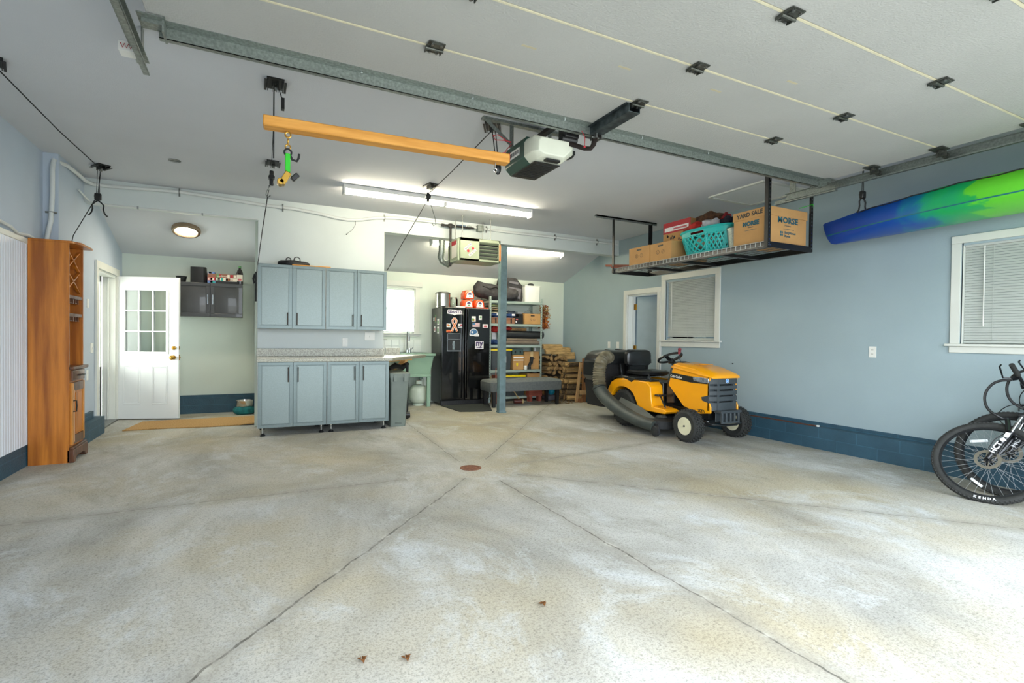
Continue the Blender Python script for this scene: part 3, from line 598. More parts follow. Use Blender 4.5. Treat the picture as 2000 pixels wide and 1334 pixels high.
t = plate_hoist('hoist_pulley', 'black hoist plate above the left end of the hanging timber', .11, 3.90, .3)
obj('rope', MB().cyl((.10, 3.84, 2.93), (.10, 3.84, 2.42), .004, n=6).cyl((.12, 3.84, 2.93), (.145, 3.60, 2.72), .004, n=6), m_rope, t)
obj('hook', MB().box((.135, 3.57, 2.66), (.155, 3.61, 2.73)), m_blackp, t)
t = plate_hoist('hoist_pulley', 'grey hoist plate with small block on ceiling left of centre', .14, 5.70, .3)
obj('pulley_block', MB().box((.11, 5.66, 2.72), (.15, 5.70, 2.87)).cyl((.13, 5.64, 2.80), (.13, 5.72, 2.80), .03, n=14), m_blackp, t, bevel=.01)
obj('hook', MB().tube([(.12, 5.68, 2.72), (.09, 5.68, 2.66), (.08, 5.68, 2.62), (.10, 5.68, 2.60), (.12, 5.68, 2.62)], .006, 8), m_steel, t)
t = plate_hoist('hoist_pulley', 'black hoist plate above the right end of the hanging timber', 1.74, 3.84, .3, rz=-.5)
obj('rope', MB().cyl((1.73, 3.82, 2.92), (1.715, 3.70, 2.60), .004, n=6).cyl((1.76, 3.82, 2.92), (1.735, 3.70, 2.60), .004, n=6), m_rope, t)
obj('pulley_block', MB().ell((1.72, 3.68, 2.56), (.03, .02, .055), 12), m_blackp, t)
t = plate_hoist('hoist_pulley', 'hoist plate on the ceiling crossing the long fluorescent light', 1.79, 5.66, .3, rz=.2)
obj('pulley_block', MB().box((1.76, 5.68, 2.77), (1.79, 5.71, 2.88)).cyl((1.775, 5.66, 2.83), (1.775, 5.73, 2.83), .03, n=14), m_blackp, t, bevel=.01)
obj('hook', MB().tube([(1.79, 5.68, 2.77), (1.82, 5.68, 2.70), (1.86, 5.68, 2.58), (1.87, 5.68, 2.52), (1.84, 5.68, 2.50), (1.82, 5.68, 2.53)], .005, 8), m_steel, t)
def rope(label, pts, r=.0045): return obj('hoist_rope', MB().tube(pts, r, 6), m_rope, None, label, 'rope', pts[-1])
rope('long black rope running along the ceiling at the far left', [(-1.52, 4.42, 2.92), (-1.50, 5.5, 2.905), (-1.47, 6.6, 2.92)])
rope('black rope slanting down behind the wooden hutch', [(-1.47, 6.66, 2.91), (-1.50, 6.69, 2.66), (-1.68, 6.60, 2.20), (-1.72, 6.55, 1.9)])
rope('black rope hanging from the ceiling to the left side of the wall cabinets', [(.11, 5.68, 2.72), (.05, 6.3, 2.35), (-.005, 7.12, 1.96)])
rope('black rope running along the ceiling between two central pulleys', [(1.72, 3.82, 2.9), (1.76, 4.8, 2.88), (1.775, 5.66, 2.86)])
rope('black rope slanting down to the right end of the wall cabinets', [(1.775, 5.68, 2.80), (1.66, 6.3, 2.42), (1.59, 6.93, 2.10)])
rope('black rope running forward along the left ceiling pulleys', [(.10, 3.9, 2.92), (.12, 4.8, 2.93), (.13, 5.68, 2.91)], .003)
# cleat with coiled rope
b = MB().box((-.03, 6.94, 1.62), (-.012, 7.0, 1.98)).tube([(-.025, 6.96, 1.9), (-.04, 6.95, 1.95), (-.05, 6.97, 1.9), (-.04, 6.98, 1.84), (-.02, 6.97, 1.88)], .012, 6)
b.v = [(x+.012, y, z) for x, y, z in b.v]; obj('rope_coil', b, m_rope, None, 'black rope coil on the left side of the grey wall cabinets', 'rope', (-.02, 6.97, 1.62))
# hanging timber
b = MB(); b.xf = Matrix.Translation((.03, 3.35, 2.47)) @ Matrix.Rotation(math.atan2(-.10, 1.55), 4, 'Z')
b.box((0, -.045, -.032), (1.57, .045, .032)); obj('timber_beam', b, m_pine, None, 'long pine timber hanging level from the ceiling hoists', 'timber', (.03, 3.35, 2.44), bevel=.008)
obj('eye_hook', MB().cyl((1.50, 3.25, 2.44), (1.50, 3.25, 2.40), .004, n=6).torus((1.50, 3.25, 2.385), .012, .004, (0, 1, 0), 14, 6), m_chrome, None, 'small silver eye hook under the right end of the timber', 'hook', (1.50, 3.25, 2.44))
m_green = M('green_webbing', '#2fc02a', .7, var=.05)
t = thing('ratchet_strap', 'bright green ratchet strap hanging under the timber', 'strap', (.17, 3.34, 2.44))
b = MB().torus((.165, 3.34, 2.415), .016, .005, (0, 1, 0), 16, 6).cyl((.165, 3.34, 2.44), (.165, 3.34, 2.43), .004, n=6).torus((.165, 3.34, 2.375), .014, .004, (1, 0, 0), 16, 6).torus((.165, 3.34, 2.342), .014, .004, (0, 1, 0), 16, 6); obj('chain_links', b, m_brass, t)
b = MB().torus((.165, 3.34, 2.31), .02, .006, (0, 1, 0), 16, 6).tube([(.175, 3.34, 2.30), (.19, 3.34, 2.27), (.215, 3.34, 2.265), (.225, 3.34, 2.285), (.228, 3.34, 2.31)], .007, 8); obj('hook', b, m_dark, t)
b = MB().box((.150, 3.325, 2.19), (.178, 3.345, 2.30)); obj('webbing', b, m_green, t, bevel=.003)
b = MB().obox((.15, 3.335, 2.15), (.035, .05, .08), (0, .5, 0)).cyl((.125, 3.31, 2.125), (.125, 3.37, 2.125), .02, n=12); obj('ratchet', b, m_brass, t, bevel=.003)
b = MB().obox((.205, 3.335, 2.165), (.05, .035, .03), (0, -.8, 0)); obj('ratchet_handle', b, m_blackp, t, bevel=.006)
# ================= lights and ceiling fixtures =================
m_tube = M('fluorescent_tube', '#fff4d8', .4, var=0, emis=84)
m_tube2 = M('fluorescent_tube_dim', '#fff6d4', .4, var=0, emis=80)
m_fix = M('white_enamel', '#e9e9e5', .35, var=.01)
def fluoro(label, xf, tm):
    t = thing('fluorescent_light', label, 'light', (0, 0, 0))
    b = MB(); b.prism([(-.055, 0), (.055, 0), (.055, -.045), (.02, -.06), (-.02, -.06), (-.055, -.045)], 'x', -1.22, 1.22); obj('fixture_body', b, m_fix, t, bevel=.003)
    obj('end_cap', MB().box((-1.24, -.06, -.11), (-1.215, .06, 0)), m_fix, t, bevel=.004); obj('end_cap', MB().box((1.215, -.06, -.11), (1.24, .06, 0)), m_fix, t, bevel=.004)
    b = MB(); b.box((-.02, -.03, -.10), (.02, .03, -.05)); obj('tube_holder', b, m_whitep, t)
    for s in (-1, 1): b = MB(); b.cyl((s*1.215, -.045*0, -.085), (s*.02, 0, -.085), .016, n=14); obj('tube', b, tm, t)
    t.matrix_world = xf; return t
fluoro('long white fluorescent strip light on the main ceiling', Matrix.Translation((2.13, 6.13, 2.96)) @ Matrix.Rotation(-.005, 4, 'Z'), m_tube)
sl = math.atan2(2.92-2.345, 1.72)
fluoro('fluorescent strip light on the sloped ceiling behind the steel post', Matrix.Translation((3.72, 7.82, 2.775)) @ Matrix.Rotation(-sl, 4, 'X'), m_tube2)
m_nickel = M('brushed_nickel', '#a58f78', .3, metal=.9, var=.05)
m_dome = M('frosted_dome', '#fff1d8', .5, var=0, emis=90)
t = thing('ceiling_light', 'round bronze-rimmed flush light on the sloped alcove ceiling', 'light', (0, 0, 0))
obj('rim', MB().lathe([(.17, 0), (.175, -.03), (.165, -.055), (.14, -.06), (.125, -.045), (.12, -.03)], n=40), m_nickel, t)
obj('diffuser', MB().lathe([(0, -.055), (.06, -.053), (.10, -.045), (.124, -.034)][::-1], n=32), m_dome, t)
t.matrix_world = Matrix.Translation((-.87, 8.20, 2.92-(8.20-7.40)*.3343-.002)) @ Matrix.Rotation(-sl, 4, 'X')
obj('ceiling_vent', MB().lathe([(.055, 0), (.055, -.006), (.035, -.01), (.03, 0)], (-.75, 6.10, 2.96), n=20).box((-.785, 6.09, 2.947), (-.715, 6.11, 2.951)), m_steel, None, 'small round metal fitting in the ceiling left of centre', 'ceiling fitting', (-.75, 6.1, 2.95))
# attic hatch
b = MB()
for p, q in (((4.97, 3.75), (5.70, 3.75)), ((4.97, 4.50), (5.70, 4.50)), ((4.97, 3.75), (4.97, 4.5)), ((5.70, 3.75), (5.70, 4.50))): b.bar((p[0], p[1], 2.952), (q[0], q[1], 2.952), .045, .016)
t = obj('attic_hatch', b, m_white, None, 'white trimmed attic hatch in the ceiling above the storage rack', 'hatch', (5.3, 4.1, 2.944)); obj('hatch_panel', MB().box((4.99, 3.77, 2.952), (5.68, 4.48, 2.958)), m_fix, t)
# ================= conduits =================
m_pvc = M('white_pvc', '#d4d8d6', .45, var=.03)
t = thing('conduit_pipe', 'white conduit running from the left corner along the ceiling beam', 'conduit', (-1.8, 6.4, 2.0))
cp = [(-1.845, 6.40, 2.02), (-1.835, 6.40, 2.10), (-1.80, 6.40, 2.30), (-1.79, 6.40, 2.55), (-1.79, 6.40, 2.80), (-1.785, 6.42, 2.89), (-1.73, 6.60, 2.90), (-1.715, 6.9, 2.90), (-1.71, 7.1, 2.89), (-1.66, 7.21, 2.885), (-1.51, 7.225, 2.885), (-.84, 7.225, 2.915), (-.29, 7.225, 2.89), (.10, 7.225, 2.87), (.45, 7.225, 2.865), (.75, 7.225, 2.84), (.95, 7.225, 2.81), (1.12, 7.225, 2.80), (1.30, 7.225, 2.82), (1.5, 7.225, 2.87), (1.75, 7.225, 2.90), (2.4, 7.225, 2.905), (3.55, 7.225, 2.88), (4.5, 7.225, 2.885), (5.74, 7.225, 2.885)]
obj('pipe', MB().tube(cp, .020, 12), m_pvc, t)
for x, y, z in ((-.84, 7.225, 2.915), (.30, 7.225, 2.867), (1.62, 7.225, 2.885), (3.2, 7.225, 2.888), (4.45, 7.225, 2.885), (5.3, 7.225, 2.885)):
    obj('pipe_clamp', MB().torus((x, y, z), .024, .005, (1, 0, 0), 14, 6).box((x-.008, 7.235, z-.05), (x+.008, 7.25, z+.05)), m_steel, t)
obj('pipe_clamp', MB().torus((-1.79, 6.405, 2.38), .024, .005, (0, 0, 1), 14, 6).box((-1.85, 6.415, 2.372), (-1.76, 6.43, 2.388)), m_steel, t)
t = thing('cable', 'thin white cable clipped along the underside edge of the alcove beam', 'cable', (-1.7, 7.24, 2.7))
obj('cable_run', MB().tube([(-1.87+.13, 7.0, 2.76), (-1.70, 7.235, 2.70), (-1.60, 7.238, 2.675), (-.84, 7.24, 2.675), (0.02, 7.24, 2.683)], .009, 8), m_pvc, t)
for x in (-1.25, -.6): obj('clip', MB().box((x-.008, 7.225, 2.66), (x+.008, 7.25, 2.69)), m_chrome, t)
obj('cable', MB().tube([(-1.83, .5, 2.12), (-1.83, 4.8, 2.11), (-1.835, 5.6, 2.085), (-1.84, 5.75, 2.055), (-1.835, 5.95, 2.075), (-1.84, 6.3, 2.06)], .013, 8), m_pvc, None, 'white cable sagging along the top of the beadboard panel', 'cable', (-1.84, 5.6, 2.1))
obj('loose_wire', MB().tube([(1.22, 7.23, 2.81), (1.22, 7.22, 2.74), (1.17, 7.21, 2.66), (1.10, 7.21, 2.60)], .003, 6).ell((1.10, 7.21, 2.598), .01, 8), m_steel, None, 'short grey wire end dangling below the ceiling conduit', 'wire', (1.2, 7.22, 2.7))
# ================= heater =================
m_heat = M('heater_olive_enamel', '#9aa48a', .4, var=.04, scale=4)
t = thing('unit_heater', 'grey-green gas unit heater hanging from ceiling rods', 'heater', (2.9, 6.9, 2.3))
X0, X1, Y0, Y1, Z0, Z1 = 2.60, 3.24, 6.80, 7.18, 2.31, 2.64
b = MB().box((X0, Y0, Z0), (X0+.01, Y1, Z1)).box((X0, Y0, Z0), (X1, Y1, Z0+.01)).box((X0, Y0, Z1-.01), (X1, Y1, Z1)).box((X1-.01, Y0, Z0), (X1, Y1, Z1)).box((X0, Y1-.01, Z0), (X1, Y1, Z1))
b.box((X0, Y0, Z0), (X0+.30, Y0+.01, Z1)).box((X0, Y0, Z1-.045), (X1, Y0+.01, Z1)).box((X0, Y0, Z0), (X1, Y0+.01, Z0+.035)).box((X1-.03, Y0, Z0), (X1, Y0+.01, Z1)); obj('cabinet', b, m_heat, t, bevel=.004)
for i in range(5): z = Z0+.06+i*.052; obj('louver', MB().obox(((X0+.30+X1-.03)/2, Y0+.01, z), (X1-X0-.33, .045, .004), (-.5, 0, 0)), m_heat, t)
obj('heat_exchanger', MB().box((X0+.3, Y0+.08, Z0+.02), (X1-.02, Y0+.1, Z1-.03)), m_dark, t)
m_prt = M('printed_label', '#e6e2d6', .6, var=.02)
b = MB()
for (x, z) in ((X0+.12, Z0+.20), (X0+.19, Z0+.12)): b.obox((x, Y0-.001, z), (.14, .002, .035), (0, -.75, 0))
obj('warning_label', b, m_prt, t)
b = MB()
for (x, z) in ((X0+.12, Z0+.20), (X0+.19, Z0+.12)):
    for k in range(7): b.obox((x+(k-3)*.018*.73, Y0-.003, z+(k-3)*.018*.68), (.008, .001, .022), (0, -.75, 0))
obj('label_print', b, m_ink, t)
obj('red_mark', MB().ell((X0+.125, Y0-.001, Z0+.14), (.02, .003, .02), 10), m_red, t); b = MB().ell((X0+.20, Y0-.001, Z0+.18), (.02, .003, .02), 10); obj('red_mark', b, m_red, t)
# side access panel
b = MB().box((X0-.03, Y0+.02, Z0+.0), (X0, Y1+.04, Z1-.02)); obj('side_housing', b, m_heat, t, bevel=.004)
b = MB().box((X0-.033, Y0+.06, Z0+.05), (X0-.03, Y0+.26, Z1-.06)); obj('data_label', b, m_prt, t)
b = MB().box((X0-.034, Y0+.07, Z1-.10), (X0-.0325, Y0+.26, Z1-.04)); 
b2 = MB().box((X0, Y0, Z0-.012), (X0+.28, Y0+.3, Z0)); obj('red_marking', b, m_red, t)
obj('orange_edge_label', MB().box((X1-.02, Y0-.002, Z0+.03), (X1, Y0, Z1-.06)).box((X1, Y0, Z0+.03), (X1+.003, Y0+.04, Z1-.06)), M('orange_plastic', '#e2761d', .5), t)
for x, y in ((X0+.05, Y0+.04), (X1-.15, Y0+.04), (X0+.05, Y1-.05), (X1-.15, Y1-.05)):
    obj('hanging_rod', MB().cyl((x, y, Z1-.02), (x, y, 2.955), .006, n=8).cyl((x, y, Z1), (x, y, Z1+.012), .014, n=6).cyl((x, y, 2.94), (x, y, 2.955), .014, n=8), m_steel, t)
m_pipe = M('black_iron_pipe', '#2c2b29', .5, metal=.3, var=.15)
b = MB().tube([(2.58, 7.15, 2.26), (2.58, 7.15, 2.84)], .017, 10).tube([(2.46, 7.15, 2.86), (2.95, 7.15, 2.86)], .015, 10).cyl((2.58, 7.15, 2.83), (2.58, 7.15, 2.89), .026, n=12).cyl((2.54, 7.15, 2.86), (2.63, 7.15, 2.86), .024, n=12).cyl((2.58, 7.15, 2.50), (2.58, 7.15, 2.56), .024, n=12).cyl((2.44, 7.15, 2.86), (2.48, 7.15, 2.86), .022, n=6)
obj('gas_pipe', b, m_pipe, None, 'black iron gas pipe tee above the left of the heater', 'pipe', (2.58, 7.15, 2.26))
obj('pipe_handle', MB().box((2.66, 7.13, 2.875), (2.82, 7.145, 2.885)), M('blue_valve_handle', '#35597a', .5), bpy.data.objects['gas_pipe'], label='blue valve lever')
b = MB().tube([(2.50, 7.30, 2.66), (2.50, 7.30, 2.50), (2.49, 7.32, 2.42), (2.52, 7.33, 2.34), (2.58, 7.25, 2.30), (2.62, 7.16, 2.36)], .05, 16); obj('flue_pipe', b, m_galv, None, 'galvanized flue elbow behind the left of the heater', 'pipe', (2.52, 7.3, 2.3))
t = obj('junction_box', MB().box((3.02, 7.14, 2.83), (3.12, 7.22, 2.92)).cyl((3.0, 7.2, 2.87), (2.85, 7.2, 2.88), .012, n=8).box((2.86, 7.16, 2.85), (2.92, 7.22, 2.90)), m_galv, None, 'small metal junction box at the ceiling above the heater', 'electrical box', (3.05, 7.2, 2.83), bevel=.003)
# ================= steel post =================
t = thing('support_post', 'blue-grey painted square steel post holding the beam', 'post', (3.56, 7.37, 0))
b = MB().box((3.502, 7.33, 0), (3.615, 7.43, 2.688)); obj('post_shaft', b, m_post, t, bevel=.006)
obj('post_foot', MB().box((3.492, 7.32, 0), (3.625, 7.44, .02)), m_post, t, bevel=.003)
# ================= wooden hutch by the left wall =================
t = thing('wooden_hutch', 'tall orange-stained wooden hutch seen side-on against the left wall', 'hutch', (-1.70, 6.3, 0))
hx0, hx1, hy0, hy1, HZ = -1.845, -1.555, 5.985, 6.42, 2.035
b = MB(); b.prism([(hx0, .0), (hx1-.0, .0), (hx1, .05), (hx1, HZ), (hx0, HZ)], 'y', hy0, hy0+.02); obj('side_panel', b, m_hutch, t)
b = MB(); b.box((hx0, hy1-.02, 0), (hx1, hy1, HZ)); obj('side_panel', b, m_hutch, t)
b = MB(); b.box((hx0, hy0+.02, .06), (hx0+.01, hy1-.02, HZ)); obj('back_panel', b, m_hutch, t)
b = MB(); b.prism([(hx0, hy0-.0), (hx1+.01, hy0-.0), (hx1+.07, hy0+.10), (hx1+.07, hy1+.02), (hx0, hy1+.02)], 'z', HZ-.0, HZ+.022); obj('top_board', b, m_hutch, t, bevel=.003)
b = MB(); b.box((hx0, hy0+.02, .86), (hx1+.03, hy1+.03, .89)); b.box((hx1, hy0-.0, .865), (hx1+.035, hy1+.03, .892)); obj('counter_shelf', b, m_hutchd, t, bevel=.005, label='dark walnut counter edge')
for z in (1.36, 1.53): b = MB().box((hx0, hy0+.02, z), (hx1-.03, hy1-.02, z+.018)); obj('shelf', b, m_hutch, t)
for z in (1.305, 1.475):
    b = MB().box((hx1-.05, hy0+.02, z+.055), (hx1-.005, hy1-.02, z+.085))
    for k in range(5): y = hy0+.05+k*.075; b.box((hx1-.045, y, z+.02), (hx1-.02, y+.015, z+.056)); b.box((hx1-.045, y-.01, z+.012), (hx1-.02, y+.03, z+.022))
    obj('glass_rack', b, m_hutchd, t, label='dark slotted stemware rack')
b = MB()
zl, zh, yl, yh = 1.60, 2.0, hy0+.02, hy1-.02
def cl(p, q): b.bar((hx1-.03, p[0], p[1]), (hx1-.03, q[0], q[1]), .012, .02, (1, 0, 0))
Wd = yh-yl; n_ = 2; stp = (zh-zl)/n_
for i in range(n_):
    z = zl+i*stp; cl((yl, z), (yl+Wd/2, z+stp/2)); cl((yl+Wd/2, z+stp/2), (yl, z+stp)); cl((yh, z), (yh-Wd/2, z+stp/2)); cl((yh-Wd/2, z+stp/2), (yh, z+stp))
cl((yl+Wd/2, zl+stp/2), (yl+Wd/4*0+Wd/2, zl+stp*1.5)) if False else None
obj('wine_lattice', b, m_hutch, t, label='crossed diamond wine lattice')
b = MB().box((hx1-.02, hy0+.02, .055), (hx1, hy1-.02, .86)); obj('face_frame', b, m_hutch, t)
b = MB().box((hx1, hy0+.035, .755), (hx1+.018, hy1-.03, .855)); b.loft([[(hx1+.018, hy0+.05, .765), (hx1+.018, hy1-.045, .765), (hx1+.018, hy1-.045, .845), (hx1+.018, hy0+.05, .845)], [(hx1+.026, hy0+.07, .785), (hx1+.026, hy1-.065, .785), (hx1+.026, hy1-.065, .825), (hx1+.026, hy0+.07, .825)]]); dr = obj('drawer', b, m_hutchd, t, label='dark walnut drawer', bevel=.002)
def dhandle(par, x, ya, za, yb, zb_):
    h = MB().tube([(x, ya, za), (x+.022, ya, za), (x+.025, (ya+yb)/2, (za+zb_)/2), (x+.022, yb, zb_), (x, yb, zb_)], .006, 8); obj('handle', h, m_pipe, par)
dhandle(dr, hx1+.026, 6.13, .805, 6.27, .805)
b = MB().box((hx1, hy0+.03, .16), (hx1+.018, hy0+.075, .74)); b.box((hx1, hy1-.07, .16), (hx1+.018, hy1-.03, .74)); do = obj('door', b, M('light_cherry_rail', '#cf8a35', .4, coat=.2), t, label='glass-less cabinet door with lighter stiles', bevel=.002)
b = MB().box((hx1, hy0+.075, .66), (hx1+.018, hy1-.07, .74)).box((hx1, hy0+.075, .16), (hx1+.018, hy1-.07, .24)); obj('door_rail', b, m_hutchd, do)
b = MB().box((hx1, hy0+.09, .24), (hx1+.010, hy1-.07, .66)); b.box((hx1+.010, hy0+.14, .26), (hx1+.016, hy1-.11, .64)); obj('door_panel', b, m_hutch, do, bevel=.004)
b = MB().box((hx1+.01, hy0+.078, .18), (hx1+.019, hy0+.098, .67)); obj('pale_strip', b, M('bare_pale_wood', '#dcae8a', .7), do)
dhandle(do, hx1+.018, 6.045, .47, 6.045, .57)
b = MB(); b.prism([(hy0-.0, 0), (hy0+.06, 0), (hy0+.09, .035), (hy0+.14, .05), (hy1-.14, .05), (hy1-.09, .035), (hy1-.05, 0), (hy1+.01, 0), (hy1+.01, .10), (hy1-.0, .12), (hy0, .12)], 'x', hx1-.015, hx1+.035); b.box((hx1, hy0, .12), (hx1+.028, hy1, .14)); obj('bracket_foot', b, m_hutchd, t, bevel=.004)
# ================= grey cabinets =================
m_cab = M('slate_metallic_laminate', '#7c8886', .36, metal=.4, var=.05, scale=90, bump=.06, bscale=300)
m_cabf = M('slate_metallic_frame', '#6b7877', .34, metal=.4, var=.04, scale=60)
m_pull = M('dark_bar_pull', '#4d4038', .35, metal=.7)
def door_front(par, x0, x1, z0, z1, yf, hx, hz0, hz1):
    fr = MB(); w_ = .038
    for p, q in (((x0, z0), (x1, z0+w_)), ((x0, z1-w_), (x1, z1)), ((x0, z0+w_), (x0+w_, z1-w_)), ((x1-w_, z0+w_), (x1, z1-w_))): fr.box((p[0], yf, p[1]), (q[0], yf+.02, q[1]))
    fr.box((x0+.03, yf-.002, z0+.03), (x1-.03, yf, z0+.034)); fr.box((x0+.03, yf-.002, z1-.034), (x1-.03, yf, z1-.03))
    d = obj('door', fr, m_cabf, par, bevel=.006)
    p = MB().box((x0+w_, yf+.006, z0+w_), (x1-w_, yf+.02, z1-w_)); p.box((x0+w_+.006, yf+.003, z0+w_+.006), (x1-w_-.006, yf+.006, z1-w_-.006)); obj('door_panel', p, m_cab, d, bevel=.002)
    h = MB().cyl((hx, yf-.028, hz0), (hx, yf-.028, hz1), .0055, n=8).cyl((hx, yf-.028, hz0+.015), (hx, yf, hz0+.015), .004, n=6).cyl((hx, yf-.028, hz1-.015), (hx, yf, hz1-.015), .004, n=6); obj('handle', h, m_pull, d)
def cabinet(kind, label, x0, x1, yf, yb, z0, z1, feet, group):
    t = thing(kind, label, 'cabinet', ((x0+x1)/2, yb, 0 if feet else z0), group)
    b = MB().box((x0, yf+.022, z0), (x1, yb, z1)); obj('carcass', b, m_cabf, t)
    b = MB().box((x0-.003, yf+.0, z0), (x0+.0, yb, z1)); obj('edge_strip', b, m_white, t)
    xm = (x0+x1)/2
    if feet: hz = (z1-.24, z1-.06)
    else: hz = (z0+.045, z0+.20)
    door_front(t, x0+.003, xm-.003, z0+.004, z1-.004, yf, xm-.055, *hz); door_front(t, xm+.003, x1-.003, z0+.004, z1-.004, yf, xm+.055, *hz)
    if feet:
        for fx in (x0+.055, x1-.055):
            for fy in (yf+.06, yb-.06):
                l = MB().cyl((fx, fy, .03), (fx, fy, z0), .011, n=10); f_ = obj('leg', l, m_chrome, t)
                obj('foot_pad', MB().lathe([(.03, 0), (.032, .008), (.02, .022), (.013, .034)], (fx, fy, 0), n=16), m_blackp, f_)
    return t
cabinet('base_cabinet', 'left grey base cabinet on adjustable feet under the counter', .015, .787, 6.63, 7.235, .10, .885, True, 'grey base cabinets')
cabinet('base_cabinet', 'right grey base cabinet on adjustable feet beside the trash bin', .793, 1.562, 6.63, 7.235, .10, .885, True, 'grey base cabinets')
cabinet('wall_cabinet', 'left grey wall cabinet above the counter, with black bag on top', .008, .798, 6.90, 7.25, 1.29, 2.088, False, 'grey wall cabinets')
cabinet('wall_cabinet', 'right grey wall cabinet above the counter, nearest the window', .802, 1.585, 6.90, 7.25, 1.29, 2.088, False, 'grey wall cabinets')
m_gran = M('speckled_laminate', '#b4b3a0', .3, c2='#858373', scale=80, lo=.42, hi=.6, coat=.2)
m_grantop = M('pale_laminate_top', '#d8d2c0', .22, c2='#b0a68f', scale=30, lo=.35, hi=.6, coat=.3)
ct = thing('countertop', 'speckled laminate countertop running past the cabinets to a pointed end', 'countertop', (.9, 7.0, .885))
b = MB(); b.prism([(0.0, 6.60), (1.60, 6.60), (2.36, 7.62), (2.40, 7.74), (1.66, 7.90), (1.66, 7.245), (0, 7.245)], 'z', .888, .928); obj('slab', b, m_gran, ct, bevel=.004)
b = MB(); b.prism([(0.01, 6.61), (1.59, 6.61), (2.33, 7.62), (2.37, 7.72), (1.67, 7.88), (1.67, 7.24), (.01, 7.24)], 'z', .928, .931); obj('top_surface', b, m_grantop, ct)
b = MB().box((0.0, 7.22, .931), (1.63, 7.248, 1.035)); obj('backsplash', b, m_gran, ct, bevel=.004)
b = MB().bar((1.64, 7.30, .86), (2.12, 7.74, .86), .09, .04).bar((1.70, 7.36, .55), (2.05, 7.68, .85), .09, .04).bar((1.64, 7.5, .55), (1.68, 7.5, .88), .06, .05).bar((2.0, 7.58, .86), (2.14, 7.66, .86), .05, .035); obj('wood_brace', b, wood('bare_pine', '#eec789', '#d9a862', 2, 'z', .6, 0), ct, label='bare pine brace under the overhang')
# items on the wall cabinets
def blob(c, r, n=20, seed=0, amp=.12, p=.8, fl=None):
    rnd = random.Random(seed); b_ = MB().ell((0, 0, 0), r, n, p=p); ph = [rnd.uniform(0, 6.28) for _ in range(6)]
    R = max(r if isinstance(r, (list, tuple)) else [r]); out = []
    for x, y, z in b_.v:
        k = 1 + amp*(math.sin(x/R*5+ph[0])*math.sin(y/R*6+ph[1])+.6*math.sin(z/R*7+ph[2]+x/R*4))
        x, y, z = x*k, y*k, z*k
        if fl is not None: z = max(z, fl)
        out.append((c[0]+x, c[1]+y, c[2]+z))
    b_.v = out; return b_
m_bag = M('black_nylon', '#17171a', .6, var=.2, scale=12, bump=.3, bscale=20)
t = thing('carry_bag', 'flat black bag with looped handles on top of the wall cabinets', 'bag', (.42, 7.05, 2.09))
obj('bag_body', blob((.42, 7.05, 2.115), (.20, .12, .05), seed=3, fl=-.026), m_bag, t)
for dx, r_ in ((-.06, .03), (.04, .04)): obj('handle', MB().tube([(.42+dx-r_, 7.0, 2.15), (.42+dx-r_*.8, 6.99, 2.15+r_*1.0), (.42+dx, 6.99, 2.15+r_*1.4), (.42+dx+r_*.8, 6.99, 2.15+r_), (.42+dx+r_, 7.0, 2.15)], .006, 8), m_black, t)
obj('wood_board', MB().box((.40, 6.915, 2.088), (.86, 6.99, 2.10)), m_pine, None, 'thin pale wood board on top of the wall cabinets', 'board', (.6, 6.95, 2.088))
# ================= trash bin, propane, sink =================
m_bin = M('grey_green_bin_plastic', '#727c74', .5, var=.04)
t = thing('trash_bin', 'slim grey trash bin standing beside the base cabinets', 'trash can', (1.72, 6.95, 0))
def rr(cx, cy, w_, d_, z, r=.02, n=3):
    out = []
    for sx, sy, a0 in ((1, -1, -PI/2), (1, 1, 0), (-1, 1, PI/2), (-1, -1, PI)):
        for i in range(n+1): a_ = a0+PI/2*i/n; out.append((cx+sx*(w_/2-r)+r*math.cos(a_), cy+sy*(d_/2-r)+r*math.sin(a_), z))
    return out
b = MB(); b.loft([rr(1.715, 6.95, .20, .42, 0), rr(1.715, 6.95, .205, .43, .02), rr(1.725, 6.95, .245, .49, .60)], cap=True); obj('bin_body', b, m_bin, t)
b = MB(); b.loft([rr(1.725, 6.95, .255, .50, .60), rr(1.725, 6.95, .262, .51, .67)]); b.loft([rr(1.725, 6.95, .28, .53, .66), rr(1.725, 6.95, .285, .535, .71), rr(1.725, 6.95, .26, .51, .725)]); 
for dx in (-.09, .05): b.box((1.725+dx, 6.675, .61), (1.725+dx+.045, 6.69, .70))
obj('rim_lid', b, m_bin, t, label='ribbed lid band')
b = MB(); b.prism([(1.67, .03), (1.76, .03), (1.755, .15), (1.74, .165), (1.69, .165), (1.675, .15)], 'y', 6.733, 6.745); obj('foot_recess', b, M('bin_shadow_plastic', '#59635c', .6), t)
m_tank = M('propane_white_paint', '#c9d4c4', .4, var=.06, scale=6)
t = thing('propane_tank', 'pale white propane tank on the floor under the green sink', 'propane tank', (2.575, 8.71, 0))
b = MB().lathe([(.10, 0), (.10, .03), (.09, .035)], (2.575, 8.71, 0), n=28).lathe([(.06, .025), (.13, .06), (.152, .10), (.155, .14), (.155, .26), (.145, .31), (.11, .345), (.05, .365), (0, .37)], (2.575, 8.71, 0), n=28); obj('tank_body', b, m_tank, t)
b = MB()
for k in range(20):
    a_ = -2.2+k*.22
    b.obox((2.575+.085*math.cos(a_), 8.71+.085*math.sin(a_), .41), (.006, .022, .11 if 4 < k < 15 else .06), (0, 0, a_))
obj('collar', b, m_tank, t)
obj('valve', MB().cyl((2.575, 8.71, .36), (2.575, 8.71, .42), .018, n=10).cyl((2.575, 8.71, .42), (2.575, 8.71, .44), .03, n=10).cyl((2.575, 8.65, .40), (2.575, 8.71, .40), .014, n=8), m_brass, t)
m_sink = M('green_utility_plastic', '#86a58f', .55, var=.05, scale=5)
